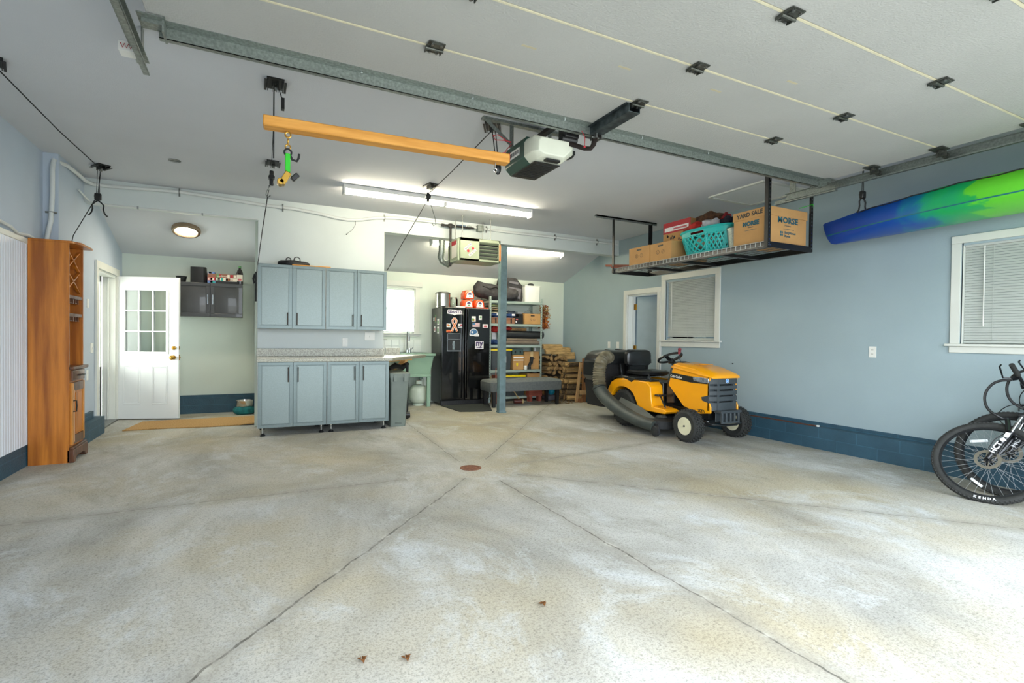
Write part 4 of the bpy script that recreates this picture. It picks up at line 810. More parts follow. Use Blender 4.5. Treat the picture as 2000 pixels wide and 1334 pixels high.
t = thing('utility_sink', 'green plastic utility sink on legs under the rear window', 'sink', (2.5, 8.7, 0))
def srr(w_, d_, z, r=.04): return rr(2.47, 8.70, w_, d_, z, r)
b = MB(); b.loft([srr(.66, .60, .92), srr(.66, .60, .885), srr(.60, .55, .87), srr(.50, .46, .56), srr(.50, .46, .54)], cap=False)
b.loft([srr(.66, .60, .92), srr(.58, .50, .92), srr(.55, .48, .88), srr(.46, .42, .60), srr(.1, .1, .58)], cap=True); obj('basin', b, m_sink, t)
obj('apron', MB().box((2.24, 8.44, .515), (2.72, 8.96, .56)), m_sink, t, bevel=.008)
for lx in (2.25, 2.65):
    for ly in (8.45, 8.90): b = MB().prism([(lx, ly), (lx+.06, ly), (lx+.06, ly+.02), (lx+.02, ly+.06), (lx, ly+.06)], 'z', 0, .52); obj('leg', b, m_sink, t, bevel=.004)
t = thing('sink_faucet', 'tall chrome spring faucet behind the utility sink', 'faucet', (2.42, 8.93, .92))
b = MB().cyl((2.42, 8.93, .92), (2.42, 8.93, .97), .025, n=14).tube([(2.42, 8.93, .97), (2.42, 8.93, 1.20), (2.42, 8.91, 1.30), (2.42, 8.86, 1.33), (2.42, 8.81, 1.30), (2.42, 8.80, 1.20)], .012, 10); b.cyl((2.42, 8.80, 1.12), (2.42, 8.80, 1.21), .018, n=12); obj('spout', b, m_chrome, t)
obj('faucet_lever', MB().tube([(2.45, 8.93, .96), (2.48, 8.90, .97), (2.52, 8.88, 1.02)], .007, 8).cyl((2.47, 8.93, .92), (2.47, 8.93, 1.0), .02, n=12), m_chrome, t)
m_tile = M('white_wall_tile', '#dfe4da', .2, var=.02)
b = MB()
for i in range(9):
    for j in range(3):
        x = 1.63+i*.135; z = .93+j*.112
        if x > 2.70: continue
        if j == 2 and x < 2.6: continue
        b.box((x, 9.035, z), (x+.132, 9.05, z+.109))
struct('trim_4', b, m_tile)
obj('towel_bar', MB().cyl((1.7, 9.0, 1.15), (2.08, 9.0, 1.15), .006, n=8).cyl((1.72, 9.0, 1.15), (1.72, 9.04, 1.15), .005, n=6).cyl((2.06, 9.0, 1.15), (2.06, 9.04, 1.15), .005, n=6), m_steel, None, 'thin metal bar on the tiles below the rear window', 'towel bar', (1.9, 9.0, 1.15))
obj('stone_sample', MB().box((1.92, 8.30, .931), (2.14, 8.33, 1.03)), m_gran, None, 'speckled stone slab offcut standing behind the counter end', 'stone slab', (2.0, 8.31, .93))
bpy.data.objects['stone_sample'].location = (1.66+.28, 7.86, .931)
bpy.data.objects['stone_sample'].location = (1.86, 7.80, .931)
t = obj('power_tool', MB().tube([(1.72, 7.30, .74), (1.82, 7.36, .78), (1.93, 7.44, .74), (2.05, 7.52, .80)], [.03, .045, .05, .03], 10), m_blackp, None, 'black power tool hanging under the counter overhang', 'tool', (1.88, 7.4, .7)); 
obj('golf_cart_frame', MB().tube([(1.99, 7.32, .0), (1.99, 7.32, .78), (1.97, 7.32, .82)], .022, 8).cyl((1.95, 7.32, .06), (2.03, 7.32, .06), .05, n=14), m_blackp, None, 'black upright folded cart just right of the trash bin', 'folded cart', (1.99, 7.32, 0))
# ================= fridge =================
m_frg = M('gloss_black_fridge', '#0c0d0e', .12, var=.02, coat=.6)
m_frgs = M('textured_black_side', '#1b1d1c', .3, var=.08, scale=80, bump=.2, bscale=250)
t = thing('refrigerator', 'black side-by-side refrigerator covered in magnets', 'refrigerator', (3.36, 8.75, 0))
fx0, fx1, fy0, fy1, FH = 2.905, 3.825, 8.44, 9.02, 1.735
b = MB().box((fx0, fy0+.07, .03), (fx1, fy1, FH-.01)); obj('cabinet_body', b, m_frgs, t, bevel=.004)
b = MB().box((fx0+.01, fy0+.03, .0), (fx1-.01, fy0+.09, .08));
for i in range(22): b.box((fx0+.04+i*.039, fy0+.024, .02), (fx0+.06+i*.039, fy0+.03, .07))
obj('kick_grille', b, m_black, t)
xm = 3.34
dl_ = obj('door', MB().box((fx0, fy0, .09), (xm-.004, fy0+.065, FH)), m_frg, t, bevel=.012, seg=3, label='freezer door with dispenser')
dr_ = obj('door', MB().box((xm+.004, fy0, .09), (fx1, fy0+.065, FH)), m_frg, t, bevel=.012, seg=3)
for d, x in ((dl_, xm-.045), (dr_, xm+.045)):
    b = MB(); b.loft([[(x-.022, fy0, z), (x-.016, fy0-.04, z), (x+.016, fy0-.04, z), (x+.022, fy0, z)] for z in (.12, FH-.03)]); obj('handle', b, m_frg, d, bevel=.006)
b = MB().cyl((fx0+.025, fy0-.003, FH-.01), (fx0+.025, fy0+.05, FH+.008), .02, n=12).box((fx0, fy0+.01, FH), (fx0+.07, fy0+.10, FH+.022)); obj('hinge_cover', b, m_black, t)
m_disp = M('dispenser_dark', '#2a2d31', .25, var=.02)
b = MB(); X0, X1, Z0, Z1 = 3.00, 3.265, .955, 1.275
b.box((X0, fy0-.008, Z0), (X0+.015, fy0, Z1)).box((X1-.015, fy0-.008, Z0), (X1, fy0, Z1)).box((X0, fy0-.008, Z1-.012), (X1, fy0, Z1)).box((X0, fy0-.012, Z0), (X1, fy0, Z0+.02)).box((X0, fy0-.008, 1.165), (X1, fy0, 1.175)); dp = obj('dispenser', b, M('dispenser_grey', '#6d7379', .3, metal=.4), dl_, bevel=.002)
obj('control_strip', MB().box((X0+.015, fy0-.004, 1.175), (X1-.015, fy0, Z1-.012)), m_disp, dp)
b = MB().box((X0+.02, fy0-.003, Z0+.02), (X1-.02, fy0-.001, 1.165)).box((X0+.06, fy0-.006, Z0+.03), (X0+.10, fy0-.003, 1.15)).box((X1-.10, fy0-.006, Z0+.03), (X1-.06, fy0-.003, 1.15)); obj('recess', b, m_black, dp)
obj('paddle', MB().box((X0+.10, fy0-.009, Z0+.03), (X1-.12, fy0-.004, 1.14)), m_chrome, dp, bevel=.003)
# magnets on the doors
m_mw = M('magnet_white', '#ece9ea', .5, var=.02); m_purple = M('magnet_purple', '#4a3566', .5); m_orange = M('magnet_orange', '#d9772c', .5); m_blue = M('magnet_blue', '#3f6f9e', .5); m_pink = M('magnet_pink_red', '#c8606a', .5); m_grn = M('magnet_green', '#5f9a5c', .5); m_grey2 = M('magnet_grey', '#8c8f94', .5)
YF = fy0-.0045
def mag(name, label, mb, mats, c, group=None): return obj(name, mb, mats, None, label, 'magnet', c, group)
b = MB().prism([(3.0, 1.62), (3.0, 1.665), (3.015, 1.695), (3.255, 1.69), (3.27, 1.66), (3.27, 1.615), (3.17, 1.608), (3.135, 1.59), (3.10, 1.608)], 'y', YF, fy0); b.text('GIANTS', .072, (3.135, YF-.001, 1.632), (1, 0, -.02), (0, 0, 1), .002, 1, bold=.002); mag('fridge_magnet', 'white magnet reading GIANTS at top of the left fridge door', b, [m_mw, m_purple], (3.135, fy0, 1.65))
b = MB(); 
def ribbon(b, w_, m, dy): b.tube([(3.09, fy0-dy, 1.31), (3.11, fy0-dy, 1.37), (3.165, fy0-dy, 1.46), (3.175, fy0-dy, 1.50), (3.15, fy0-dy, 1.535), (3.12, fy0-dy, 1.535), (3.095, fy0-dy, 1.50), (3.105, fy0-dy, 1.46), (3.16, fy0-dy, 1.37), (3.185, fy0-dy, 1.31)], w_, 6, m=m, flat=.12, up=(0, 1, 0))
ribbon(b, .022, 0, .004); ribbon(b, .012, 1, .007); mag('fridge_magnet', 'orange awareness ribbon magnet on the left fridge door', b, [m_mw, m_orange], (3.135, fy0, 1.42))
def sq(label, x0, z0, x1, z1, cols, sd):
    r_ = random.Random(sd); b = MB().box((x0, YF, z0), (x1, fy0, z1))
    for k in range(3):
        a_ = r_.uniform(x0+.005, (x0+x1)/2); c_ = r_.uniform(z0+.005, (z0+z1)/2); b.box((a_, YF-.001-.0004*k, c_), (min(x1-.004, a_+(x1-x0)*.45), YF, min(z1-.004, c_+(z1-z0)*.4)), 1+k % (len(cols)-1))
    mag('fridge_magnet', label, b, cols, ((x0+x1)/2, fy0, z0))
sq('small orange picture magnet left of the ribbon', 2.99, 1.38, 3.06, 1.445, [m_mw, m_orange, m_grn], 1)
sq('white and pink picture magnet right of the ribbon', 3.20, 1.375, 3.30, 1.445, [m_mw, m_pink, m_grey2], 2)
sq('long orange magnet just above the dispenser', 2.985, 1.29, 3.075, 1.335, [m_orange, m_red, m_orange], 3)
sq('tall white magnet at the top of the right fridge door', 3.46, 1.49, 3.54, 1.585, [m_mw, m_grn, m_orange], 4)
sq('small pale green magnet high on the right fridge door', 3.60, 1.525, 3.66, 1.60, [m_mw, m_grn, m_grey2], 5)
b = MB().box((3.48, YF, 1.395), (3.62, fy0, 1.47)).box((3.48, YF-.001, 1.435), (3.53, YF, 1.47), 2)
for k in range(6): b.box((3.482 if k < 3 else 3.53, YF-.001, 1.399+k*.012), (3.618, YF, 1.404+k*.012), 1)
mag('fridge_magnet', 'small striped flag magnet on the right fridge door', b, [m_mw, m_pink, m_blue], (3.55, fy0, 1.395))
sq('pink and white magnet near the right edge of the right fridge door', 3.68, 1.385, 3.78, 1.45, [m_mw, m_pink, m_pink], 7)
b = MB().prism([(3.455+.09*math.cos(a_)*.9+.05, 1.29+.075*math.sin(a_)) for a_ in [PI*k/10-.2 for k in range(12)]] + [(3.42, 1.25), (3.44, 1.235), (3.50, 1.235), (3.53, 1.225), (3.60, 1.225), (3.61, 1.25), (3.60, 1.27)], 'y', YF, fy0)
b.prism([(3.505+.066*math.cos(a_), 1.295+.058*math.sin(a_)) for a_ in [PI*k/8 for k in range(9)]] + [(3.44, 1.26), (3.50, 1.255), (3.53, 1.27)], 'y', YF-.002, YF, 1); b.ell((3.475, YF-.002, 1.30), (.02, .002, .02), 8, 0)
mag('fridge_magnet', 'blue football helmet magnet on the right fridge door', b, [m_mw, m_blue], (3.5, fy0, 1.23))
b = MB().box((3.535, YF, 1.00), (3.70, fy0, 1.14)); b.text('ny', .15, (3.615, YF-.001, 1.055), (1, 0, 0), (0, 0, 1), .002, 1, bold=.005); b.box((3.56, YF-.002, 1.018), (3.67, YF, 1.03), 1); mag('fridge_magnet', 'white magnet with dark letters ny on the right fridge door', b, [m_mw, m_purple], (3.615, fy0, 1.0))
# magnets on the side
XS = fx0-.003
for i, (y0, y1, z0, z1, cl_, lb) in enumerate(((8.86, 8.92, 1.50, 1.56, m_mw, 'small white magnet on the fridge side, topmost at back'), (8.76, 8.82, 1.47, 1.60, m_grn, 'tall green and white magnet on the fridge side'), (8.60, 8.69, 1.42, 1.53, m_mw, 'pale pink card on the fridge side near the front, upper'), (8.80, 8.87, 1.30, 1.40, m_mw, 'white note on the fridge side, lower at back'), (8.60, 8.69, 1.27, 1.39, m_mw, 'pale card on the fridge side near the front, lower'))):
    b = MB().box((XS, y0, z0), (fx0, y1, z1)).box((XS-.001, y0+.01, z0+.02), (XS, y1-.015, z1-.03), 1); mag('fridge_magnet', lb, b, [cl_, m_pink if i % 2 else m_grn], (fx0, (y0+y1)/2, z0))
# things on top of the fridge
m_stain = M('polished_stainless', '#cfcac4', .2, metal=.95, var=.04)
t = thing('step_can', 'stainless steel trash can with black lid on top of the fridge', 'trash can', (3.02, 8.74, FH))
b = MB(); b.loft([rr(3.02, 8.74, .26, .26, FH, .10, 6), rr(3.02, 8.74, .26, .26, FH+.25, .10, 6)]); obj('can_body', b, m_stain, t)
b = MB(); b.loft([rr(3.02, 8.74, .265, .265, FH+.25, .10, 6), rr(3.02, 8.74, .25, .25, FH+.272, .10, 6), rr(3.02, 8.74, .16, .16, FH+.285, .07, 6)]); obj('lid', b, m_blackp, t)
m_cg = pane('clear_glass_jar')
obj('glass_jar', MB().lathe([(.07, 0), (.075, .02), (.075, .17), (.06, .19), (.065, .20), (.05, .20), (.055, .185), (.068, .165), (.068, .01), (0, .008)], (3.25, 8.80, FH), n=20), m_cg, None, 'clear glass jar between the steel can and the orange tubs', 'jar', (3.25, 8.80, FH))
obj('paper_stack', MB().box((3.19, 8.50, FH), (3.36, 8.62, FH+.03)), m_mw, None, 'white paper stack at the front edge of the fridge top', 'papers', (3.27, 8.56, FH), bevel=.004)
m_orp = M('orange_glossy_plastic', '#f0501a', .25, var=.06, coat=.4)
def tub(x, y, z, label):
    t = thing('orange_tub', label, 'tub', (x, y, z), 'orange tubs on the fridge')
    b = MB(); b.loft([rr(x, y, .19, .22, z, .04), rr(x, y, .205, .235, z+.03, .05), rr(x, y, .20, .23, z+.10, .05), rr(x, y, .15, .20, z+.15, .05), rr(x, y, .09, .15, z+.162, .04)]); obj('tub_body', b, m_orp, t)
    b = MB(); b.prism([(x+.05*math.cos(a_)*1.2, z+.065+.06*math.sin(a_)) for a_ in [PI*k/10 for k in range(11)]] + [(x-.07, z+.02), (x+.07, z+.02)], 'y', y-.1205, y-.116); lbp = obj('label_patch', b, m_mw, t)
    b = MB(); b.prism([(x+.036*math.cos(a_), z+.075+.04*math.sin(a_)) for a_ in [PI*k/8 for k in range(9)]], 'y', y-.123, y-.1205); b.ell((x, y-.12, z+.05), (.02, .004, .012), 8, 1); obj('label_picture', b, [m_purple, m_grn], lbp)
tub(3.43, 8.62, FH, 'orange plastic tub on fridge, bottom left of the three'); tub(3.65, 8.62, FH, 'orange plastic tub on fridge, bottom right of the three'); tub(3.45, 8.63, FH+.164, 'orange plastic tub on fridge, stacked on top')
obj('flat_tray', MB().box((3.70, 8.52, FH), (3.82, 8.95, FH+.02)), m_orp, None, 'flat red-orange tray on the right end of the fridge top', 'tray', (3.76, 8.7, FH))
bpy.data.objects['flat_tray'].location.z = FH
# ================= mats, alcove things =================
m_mat = M('dark_fibre_mat', '#333836', .95, c2='#1d211f', scale=60, bump=.8, bscale=120)
b = MB().prism([(2.90, 8.42), (2.95, 7.66), (3.30, 7.55), (3.49, 7.58), (3.78, 8.34), (3.78, 8.44)], 'z', .0, .012); obj('fridge_mat', b, m_mat, None, 'dark mat on the floor in front of the black refrigerator', 'mat', (3.3, 8.0, 0), bevel=.003)
m_coir = M('coir_mat', '#c39b63', .95, c2='#a17a45', scale=70, bump=.8, bscale=150)
b = MB(); n_ = 16
top = [(-1.52+1.62*i/n_, 7.66+.02*math.sin(i*.5)-(.12*(i/n_)**2), .014+(.05*max(0, i/n_-.8)*2)) for i in range(n_+1)]; bk = [(-1.42+1.50*i/n_, 8.34+.015*math.sin(i*.6), .014) for i in range(n_+1)]
vs = top+bk+[(x, y, z-.012) for x, y, z in top]+[(x, y, 0.002) for x, y, z in bk]; N = n_+1
fs = [(i, i+1, N+i+1, N+i) for i in range(n_)] + [(2*N+i, 3*N+i, 3*N+i+1, 2*N+i+1) for i in range(n_)] + [(i, 2*N+i, 2*N+i+1, i+1) for i in range(n_)] + [(N+i, N+i+1, 3*N+i+1, 3*N+i) for i in range(n_)] + [(0, N, 3*N, 2*N), (N-1, 3*N-1, 4*N-1, 2*N-1)]
b.add(vs, fs); obj('door_mat', b, m_coir, None, 'long tan coir runner mat in front of the open white door', 'mat', (-.8, 8.0, 0))
bpy.data.objects['door_mat'].scale = (.94, 1, 1)
t = thing('dog_bowl', 'steel pet bowl in a teal cover beside the alcove wall', 'pet bowl', (-.16, 8.72, 0))
obj('bowl', MB().lathe([(.10, .10), (.115, .12), (.118, .205), (.11, .207), (.10, .13), (0, .12)], (-.16, 8.72, 0), n=28), m_stain, t)
obj('fabric_cover', blob((-.16, 8.72, .055), (.15, .15, .065), 24, 5, .05, .7, -.055), M('teal_fabric', '#1c7476', .9, var=.2, scale=20, bump=.6, bscale=60), t, label='teal fabric base')
# black wall cabinet
m_bcab = M('black_wood_cabinet', '#3a3b3c', .35, var=.05, coat=.3)
t = thing('wall_cabinet', 'black two-door wall cabinet in the alcove behind the white door', 'cabinet', (-.62, 9.0, 1.47))
b = MB().box((-1.05, 8.78, 1.47), (-.195, 9.05, 1.975)); obj('carcass', b, m_bcab, t, bevel=.003)
for x0, x1, hx in ((-1.05, -.627, -.655), (-.62, -.195, -.59)):
    fr = MB(); frm2 = ((x0, 1.47, x1, 1.52), (x0, 1.925, x1, 1.975), (x0, 1.52, x0+.05, 1.925), (x1-.05, 1.52, x1, 1.925))
    for a_, c_, e_, g_ in frm2: fr.box((a_, 8.76, c_), (e_, 8.78, g_))
    d = obj('door', fr, m_bcab, t, bevel=.003)
    obj('door_panel', MB().box((x0+.05, 8.772, 1.52), (x1-.05, 8.78, 1.925)).loft([[(x0+.055, 8.772, 1.525), (x1-.055, 8.772, 1.525), (x1-.055, 8.772, 1.92), (x0+.055, 8.772, 1.92)], [(x0+.08, 8.766, 1.55), (x1-.08, 8.766, 1.55), (x1-.08, 8.766, 1.895), (x0+.08, 8.766, 1.895)]]), m_bcab, d)
    obj('handle', MB().box((hx-.008, 8.738, 1.655), (hx+.008, 8.746, 1.80)).box((hx-.005, 8.746, 1.67), (hx+.005, 8.76, 1.68)).box((hx-.005, 8.746, 1.77), (hx+.005, 8.76, 1.78)), m_chrome, d, bevel=.002)
Z = 1.975
obj('black_bowl', MB().lathe([(.07, 0), (.08, .01), (.10, .10), (.11, .105), (.10, .11), (.09, .10), (.07, .012), (0, .01)], (-1.10, 8.88, Z), n=20), m_blackp, None, 'small black pot on the alcove cabinet, partly behind the white door', 'pot', (-1.10, 8.88, Z))
bpy.data.objects['black_bowl'].location.x = -.985
b = MB().prism([(-.95+.0, 8.82), (-.90, 8.80), (-.76, 8.80), (-.72, 8.83), (-.72, 8.98), (-.95, 8.98)], 'z', Z, Z+.235); obj('black_speaker', b, m_blackp, None, 'black faceted box with chamfered front on the alcove cabinet', 'box', (-.85, 8.9, Z), bevel=.004)
o_ = bpy.data.objects['black_speaker']; o_.location.x += .05; o_.scale.x = .88
bpy.data.objects['black_bowl'].scale = (.7, .7, .8); bpy.data.objects['black_bowl'].location = (-1.0, 8.86, Z)
o_.location.x = -.795
def gamebox(x0, x1, z0, z1, y0, y1, mats, label, txt=None):
    b = MB().box((x0, y0, z0), (x1, y1, z1)); r_ = random.Random(label)
    for k in range(5):
        a_ = r_.uniform(x0, x1-.04); b.box((a_, y0-.001, z0+.005), (a_+r_.uniform(.01, .035), y0, z1-.005), 1+k % (len(mats)-1))
    if txt: b.text(txt, (z1-z0)*.75, ((x0+x1)/2, y0-.0015, z0+(z1-z0)*.22), (1, 0, 0), (0, 0, 1), .001, 1)
    return obj('board_game', b, mats, None, label, 'game box', ((x0+x1)/2, (y0+y1)/2, z0), 'games on the alcove cabinet', bevel=.001)
m_cream = M('cream_print', '#e9dfcf', .5); m_teal = M('teal_print', '#2aa39b', .5); m_gbr = M('brown_print', '#8d5a44', .5); m_gbl = M('blue_print', '#5a7fb8', .5)
gamebox(-.66, -.27, Z+.09, Z+.145, 8.80, 9.0, [m_gbr, m_cream, m_red, m_grn], 'brown game box with big pale letters, upper row on the alcove cabinet', 'outbrew')
gamebox(-.66, -.555, Z+.0, Z+.04, 8.79, 8.95, [m_gbl, m_teal, m_mw], 'blue game box at bottom left of the games pile')
gamebox(-.66, -.56, Z+.04, Z+.09, 8.79, 8.98, [m_red, m_cream], 'small red box at left of the games pile')
gamebox(-.555, -.46, Z+.04, Z+.09, 8.79, 8.98, [m_teal, m_cream], 'teal box with white print in the middle of the games pile')
gamebox(-.455, -.27, Z+.04, Z+.09, 8.79, 8.98, [m_cream, m_gbr, m_orange], 'cream box with brown letters in the games pile', 'noun')
gamebox(-.66, -.57, Z+.145, Z+.175, 8.82, 8.98, [m_gbl, m_mw, m_pink], 'flat lavender box lying topmost on the games pile')
obj('black_tray', MB().box((-.55, 8.77, Z), (-.25, 9.0, Z+.038)), m_black, None, 'flat black case under the games on the alcove cabinet', 'case', (-.4, 8.9, Z), bevel=.004)
m_bot = M('dark_juice_bottle', '#1d1416', .15, coat=.4)
t = thing('juice_bottle', 'dark bottle with green cap at right end of the alcove cabinet', 'bottle', (-.235, 8.84, Z))
b = MB(); b.loft([rr(-.235, 8.84, .088, .088, Z, .02), rr(-.235, 8.84, .092, .092, Z+.02, .02), rr(-.235, 8.84, .092, .092, Z+.17, .02), rr(-.235, 8.84, .07, .07, Z+.215, .025), rr(-.235, 8.84, .035, .035, Z+.24, .012), rr(-.235, 8.84, .035, .035, Z+.26, .012)]); obj('bottle_body', b, m_bot, t)
obj('cap', MB().cyl((-.235, 8.84, Z+.255), (-.235, 8.84, Z+.285), .02, n=14), m_grn, t); b = MB().box((-.275, 8.792, Z+.05), (-.195, 8.795, Z+.15)); b.box((-.26, 8.790, Z+.06), (-.21, 8.792, Z+.09), 1); obj('label_patch', b, [m_cream, m_pink], t)
# ================= metal shelving unit =================
m_shelf = M('pale_grey_enamel_shelf', '#a9b9b0', .45, metal=.25, var=.05)
m_hole = M('slot_dark', '#20242a', .8)
t = thing('shelving_unit', 'pale grey metal shelving unit loaded with storage', 'shelving unit', (4.42, 8.76, 0))
SX0, SX1, SY0, SY1 = 3.86, 4.99, 8.55, 8.98
for x, sx in ((SX0, 1), (SX1, -1)):
    for y, sy in ((SY0, 1), (SY1, -1)):
        b = MB(); b.box((min(x, x+sx*.038), min(y, y+sy*.003), 0), (max(x, x+sx*.038), max(y, y+sy*.003), 1.97)); b.box((min(x, x+sx*.003), min(y, y+sy*.038), 0), (max(x, x+sx*.003), max(y, y+sy*.038), 1.97))
        u = obj('upright', b, m_shelf, t)
        if sy > 0:
            b = MB()
            for k in range(38): z = .05+k*.05; b.box((x+sx*.015, y-.0008, z), (x+sx*.023, y, z+.02))
            o_ = obj('slots', b, m_hole, u); o_['kind'] = 'stuff'
for z in (.10, .60, 1.075, 1.47, 1.90):
    b = MB().box((SX0+.003, SY0+.003, z-.045), (SX1-.003, SY0+.006, z)).box((SX0+.003, SY1-.006, z-.045), (SX1-.003, SY1-.003, z)).box((SX0+.003, SY0+.003, z-.008), (SX1-.003, SY1-.003, z)).box((SX0+.003, SY0+.003, z-.045), (SX0+.006, SY1-.003, z)).box((SX1-.006, SY0+.003, z-.045), (SX1-.003, SY1-.003, z)).box((SX0+.04, SY0, z-.045), (SX1-.04, SY0+.004, z))
    b.box((SX0+.56, SY0+.01, z-.03), (SX0+.59, SY1-.01, z-.008)); obj('shelf', b, m_shelf, t)
m_duf = M('charcoal_canvas', '#3a383c', .85, var=.25, scale=14, bump=.6, bscale=14)
m_greyf = M('grey_suitcase_fabric', '#6d6a72', .85, var=.12, bump=.4, bscale=60)
# top shelf
t = thing('duffel_bag', 'slumped dark grey duffel bag on top of the shelving unit, left', 'bag', (4.02, 8.72, 1.9))
b = MB(); pts = [(3.62, 8.70, 2.08), (3.68, 8.70, 2.09), (3.80, 8.70, 2.08), (3.95, 8.70, 2.05), (4.1, 8.64, 2.03), (4.25, 8.60, 2.02), (4.38, 8.56, 2.01), (4.44, 8.55, 1.99)]
b.tube(pts, [.08, .155, .165, .155, .14, .125, .11, .06], 16); rnd = random.Random(2)
b.v = [(x+.012*math.sin(z*40+y*20), y+.01*math.sin(x*35+z*20), max(1.905 if x > 3.84 else 1.95, z+.018*math.sin(x*22+y*14))) for x, y, z in b.v]; obj('bag_body', b, m_duf, t)
obj('strap', MB().tube([(3.72, 8.56, 2.15), (3.85, 8.53, 2.10), (3.98, 8.52, 2.14), (4.15, 8.51, 2.05), (4.3, 8.52, 2.0)], .014, 6, flat=.4), m_black, t)
t = thing('travel_bag', 'tall grey and black boxy travel bag on top of the shelving unit', 'bag', (4.42, 8.78, 1.9))
b = MB(); b.loft([rr(4.40, 8.83, .44, .28, 1.905, .05), rr(4.40, 8.83, .48, .30, 2.0, .06), rr(4.40, 8.83, .46, .30, 2.22, .06), rr(4.36, 8.83, .34, .26, 2.34, .06), rr(4.36, 8.83, .30, .24, 2.36, .06)]); obj('bag_body', b, m_duf, t)
b = MB(); b.obox((4.44, 8.675, 2.07), (.27, .02, .20), (0, .12, 0)); b.obox((4.42, 8.67, 2.26), (.20, .02, .05), (0, .1, 0)); pk = obj('front_pocket', b, m_greyf, t, bevel=.008)
obj('buckle', MB().obox((4.37, 8.662, 2.03), (.025, .01, .03)).obox((4.50, 8.662, 2.09), (.025, .01, .03)), m_black, pk)
t = thing('white_bin', 'white ribbed bin on the right end of the top shelf', 'bin', (4.80, 8.76, 1.9))
b = MB(); b.loft([rr(4.80, 8.76, .32, .30, 1.905, .02), rr(4.80, 8.76, .335, .31, 2.20, .02), rr(4.80, 8.76, .345, .32, 2.205, .02), rr(4.80, 8.76, .345, .32, 2.22, .02)]); obj('bin_body', b, m_fix, t)
for dx in (-.08, .08): obj('rib', MB().box((4.80+dx-.012, 8.605, 1.93), (4.80+dx+.012, 8.612, 2.17)), m_fix, t)
obj('dark_ball', MB().ell((4.86, 8.80, 2.255), (.065, .065, .035), 16), m_dark, None, 'dark round object resting on the white bin', 'ball', (4.86, 8.80, 2.22))
# second shelf (z 1.47)
m_tan = M('tan_cloth', '#b39a78', .9, var=.15, scale=20, bump=.4); m_cream2 = M('cream_cloth', '#d6cdb8', .9, var=.1, scale=20, bump=.4); m_blu = M('navy_blue_cloth', '#1f3f73', .9, var=.2, scale=20, bump=.4); m_olive = M('olive_cloth', '#5f6a4a', .9, var=.2, scale=20)
m_cherry = M('cherry_case_wood', '#9a6b50', .4, var=.15, scale=6, stretch=(1, 10, 10))
t = thing('wooden_case', 'reddish wooden case with black latches on the second shelf', 'case', (4.14, 8.72, 1.47))
obj('case_body', MB().box((3.92, 8.57, 1.472), (4.40, 8.90, 1.555)), m_cherry, t, bevel=.004); obj('case_lid', MB().box((3.92, 8.57, 1.558), (4.40, 8.90, 1.585)), m_cherry, t, bevel=.004)
for x in (4.0, 4.32): obj('latch', MB().box((x-.012, 8.56, 1.48), (x+.012, 8.57, 1.575)), m_black, t)
def folded(x0, x1, y0, y1, z0, z1, m, label, sd):
    r_ = random.Random(sd); n_ = 12
    def top(u, v): return (x0+(x1-x0)*u, y0+(y1-y0)*v, z1+.006*math.sin(u*9+sd)+.004*math.sin(v*7+sd) - .012*(abs(2*u-1)**6) - .010*(abs(2*v-1)**6))
    b = MB().sheet(top, n_, 6); N = len(b.v); b.v += [(x, y, z0 + .0) for x, y, z in b.v]; f0 = list(b.f); b.f += [tuple(i+N for i in f[::-1]) for f in f0]
    per = [i for i in range(n_+1)] + [j*(n_+1)+n_ for j in range(1, 7)] + [6*(n_+1)+i for i in range(n_-1, -1, -1)] + [j*(n_+1) for j in range(5, 0, -1)]
    b.f += [(per[i], per[(i+1) % len(per)], per[(i+1) % len(per)]+N, per[i]+N) for i in range(len(per))]; b.m += [0]*(len(b.f)-len(b.m))
    return obj('folded_cloth', b, m, None, label, 'cloth', ((x0+x1)/2, (y0+y1)/2, z0), 'folded cloths on the second shelf')
zc = 1.588
for i, (th, m, lb, x1) in enumerate(((.018, m_blu, 'thin blue folded cloth, lowest on the wooden case', 4.38), (.045, m_blu, 'thick navy blanket with white patch, folded on the wooden case', 4.42), (.02, m_cream2, 'cream folded cloth above the navy blanket', 4.30), (.02, m_olive, 'olive folded cloth in the pile on the second shelf', 4.24), (.022, m_tan, 'tan folded cloth near the top of the second shelf pile', 4.22), (.018, m_cream2, 'pale cloth topmost of the pile on the second shelf', 4.18), (.04, m_olive, 'dark olive crumpled cloth tucked under the top shelf', 4.16))):
    folded(3.92, x1, 8.58, 8.88, zc, zc+th, m, lb, i); zc += th+.010
obj('cloth_label', MB().box((4.02, 8.574, 1.625), (4.10, 8.578, 1.66)).box((4.34, 8.574, 1.625), (4.40, 8.578, 1.66)), m_mw, bpy.data.objects['folded_cloth.001'], label='white patch')
obj('camping_gear', blob((4.40, 8.76, 1.67), (.10, .09, .055), 16, 8, .2), M('slate_blue_cloth', '#4a5568', .9, var=.25, scale=25), None, 'crumpled slate-blue bundle at the right of the cloth pile', 'bundle', (4.40, 8.76, 1.61))
obj('printed_box', MB().box((4.42, 8.60, 1.472), (4.50, 8.85, 1.60)).box((4.43, 8.598, 1.50), (4.46, 8.60, 1.53), 1).box((4.44, 8.598, 1.55), (4.48, 8.60, 1.57), 2), [m_black, m_mw, m_pink], None, 'small dark printed box beside the cardboard box on the second shelf', 'box', (4.46, 8.7, 1.47))
obj('printed_box', MB().box((4.505, 8.62, 1.472), (4.60, 8.85, 1.67)), m_black, None, 'taller black box directly left of the cardboard box', 'box', (4.55, 8.7, 1.47))
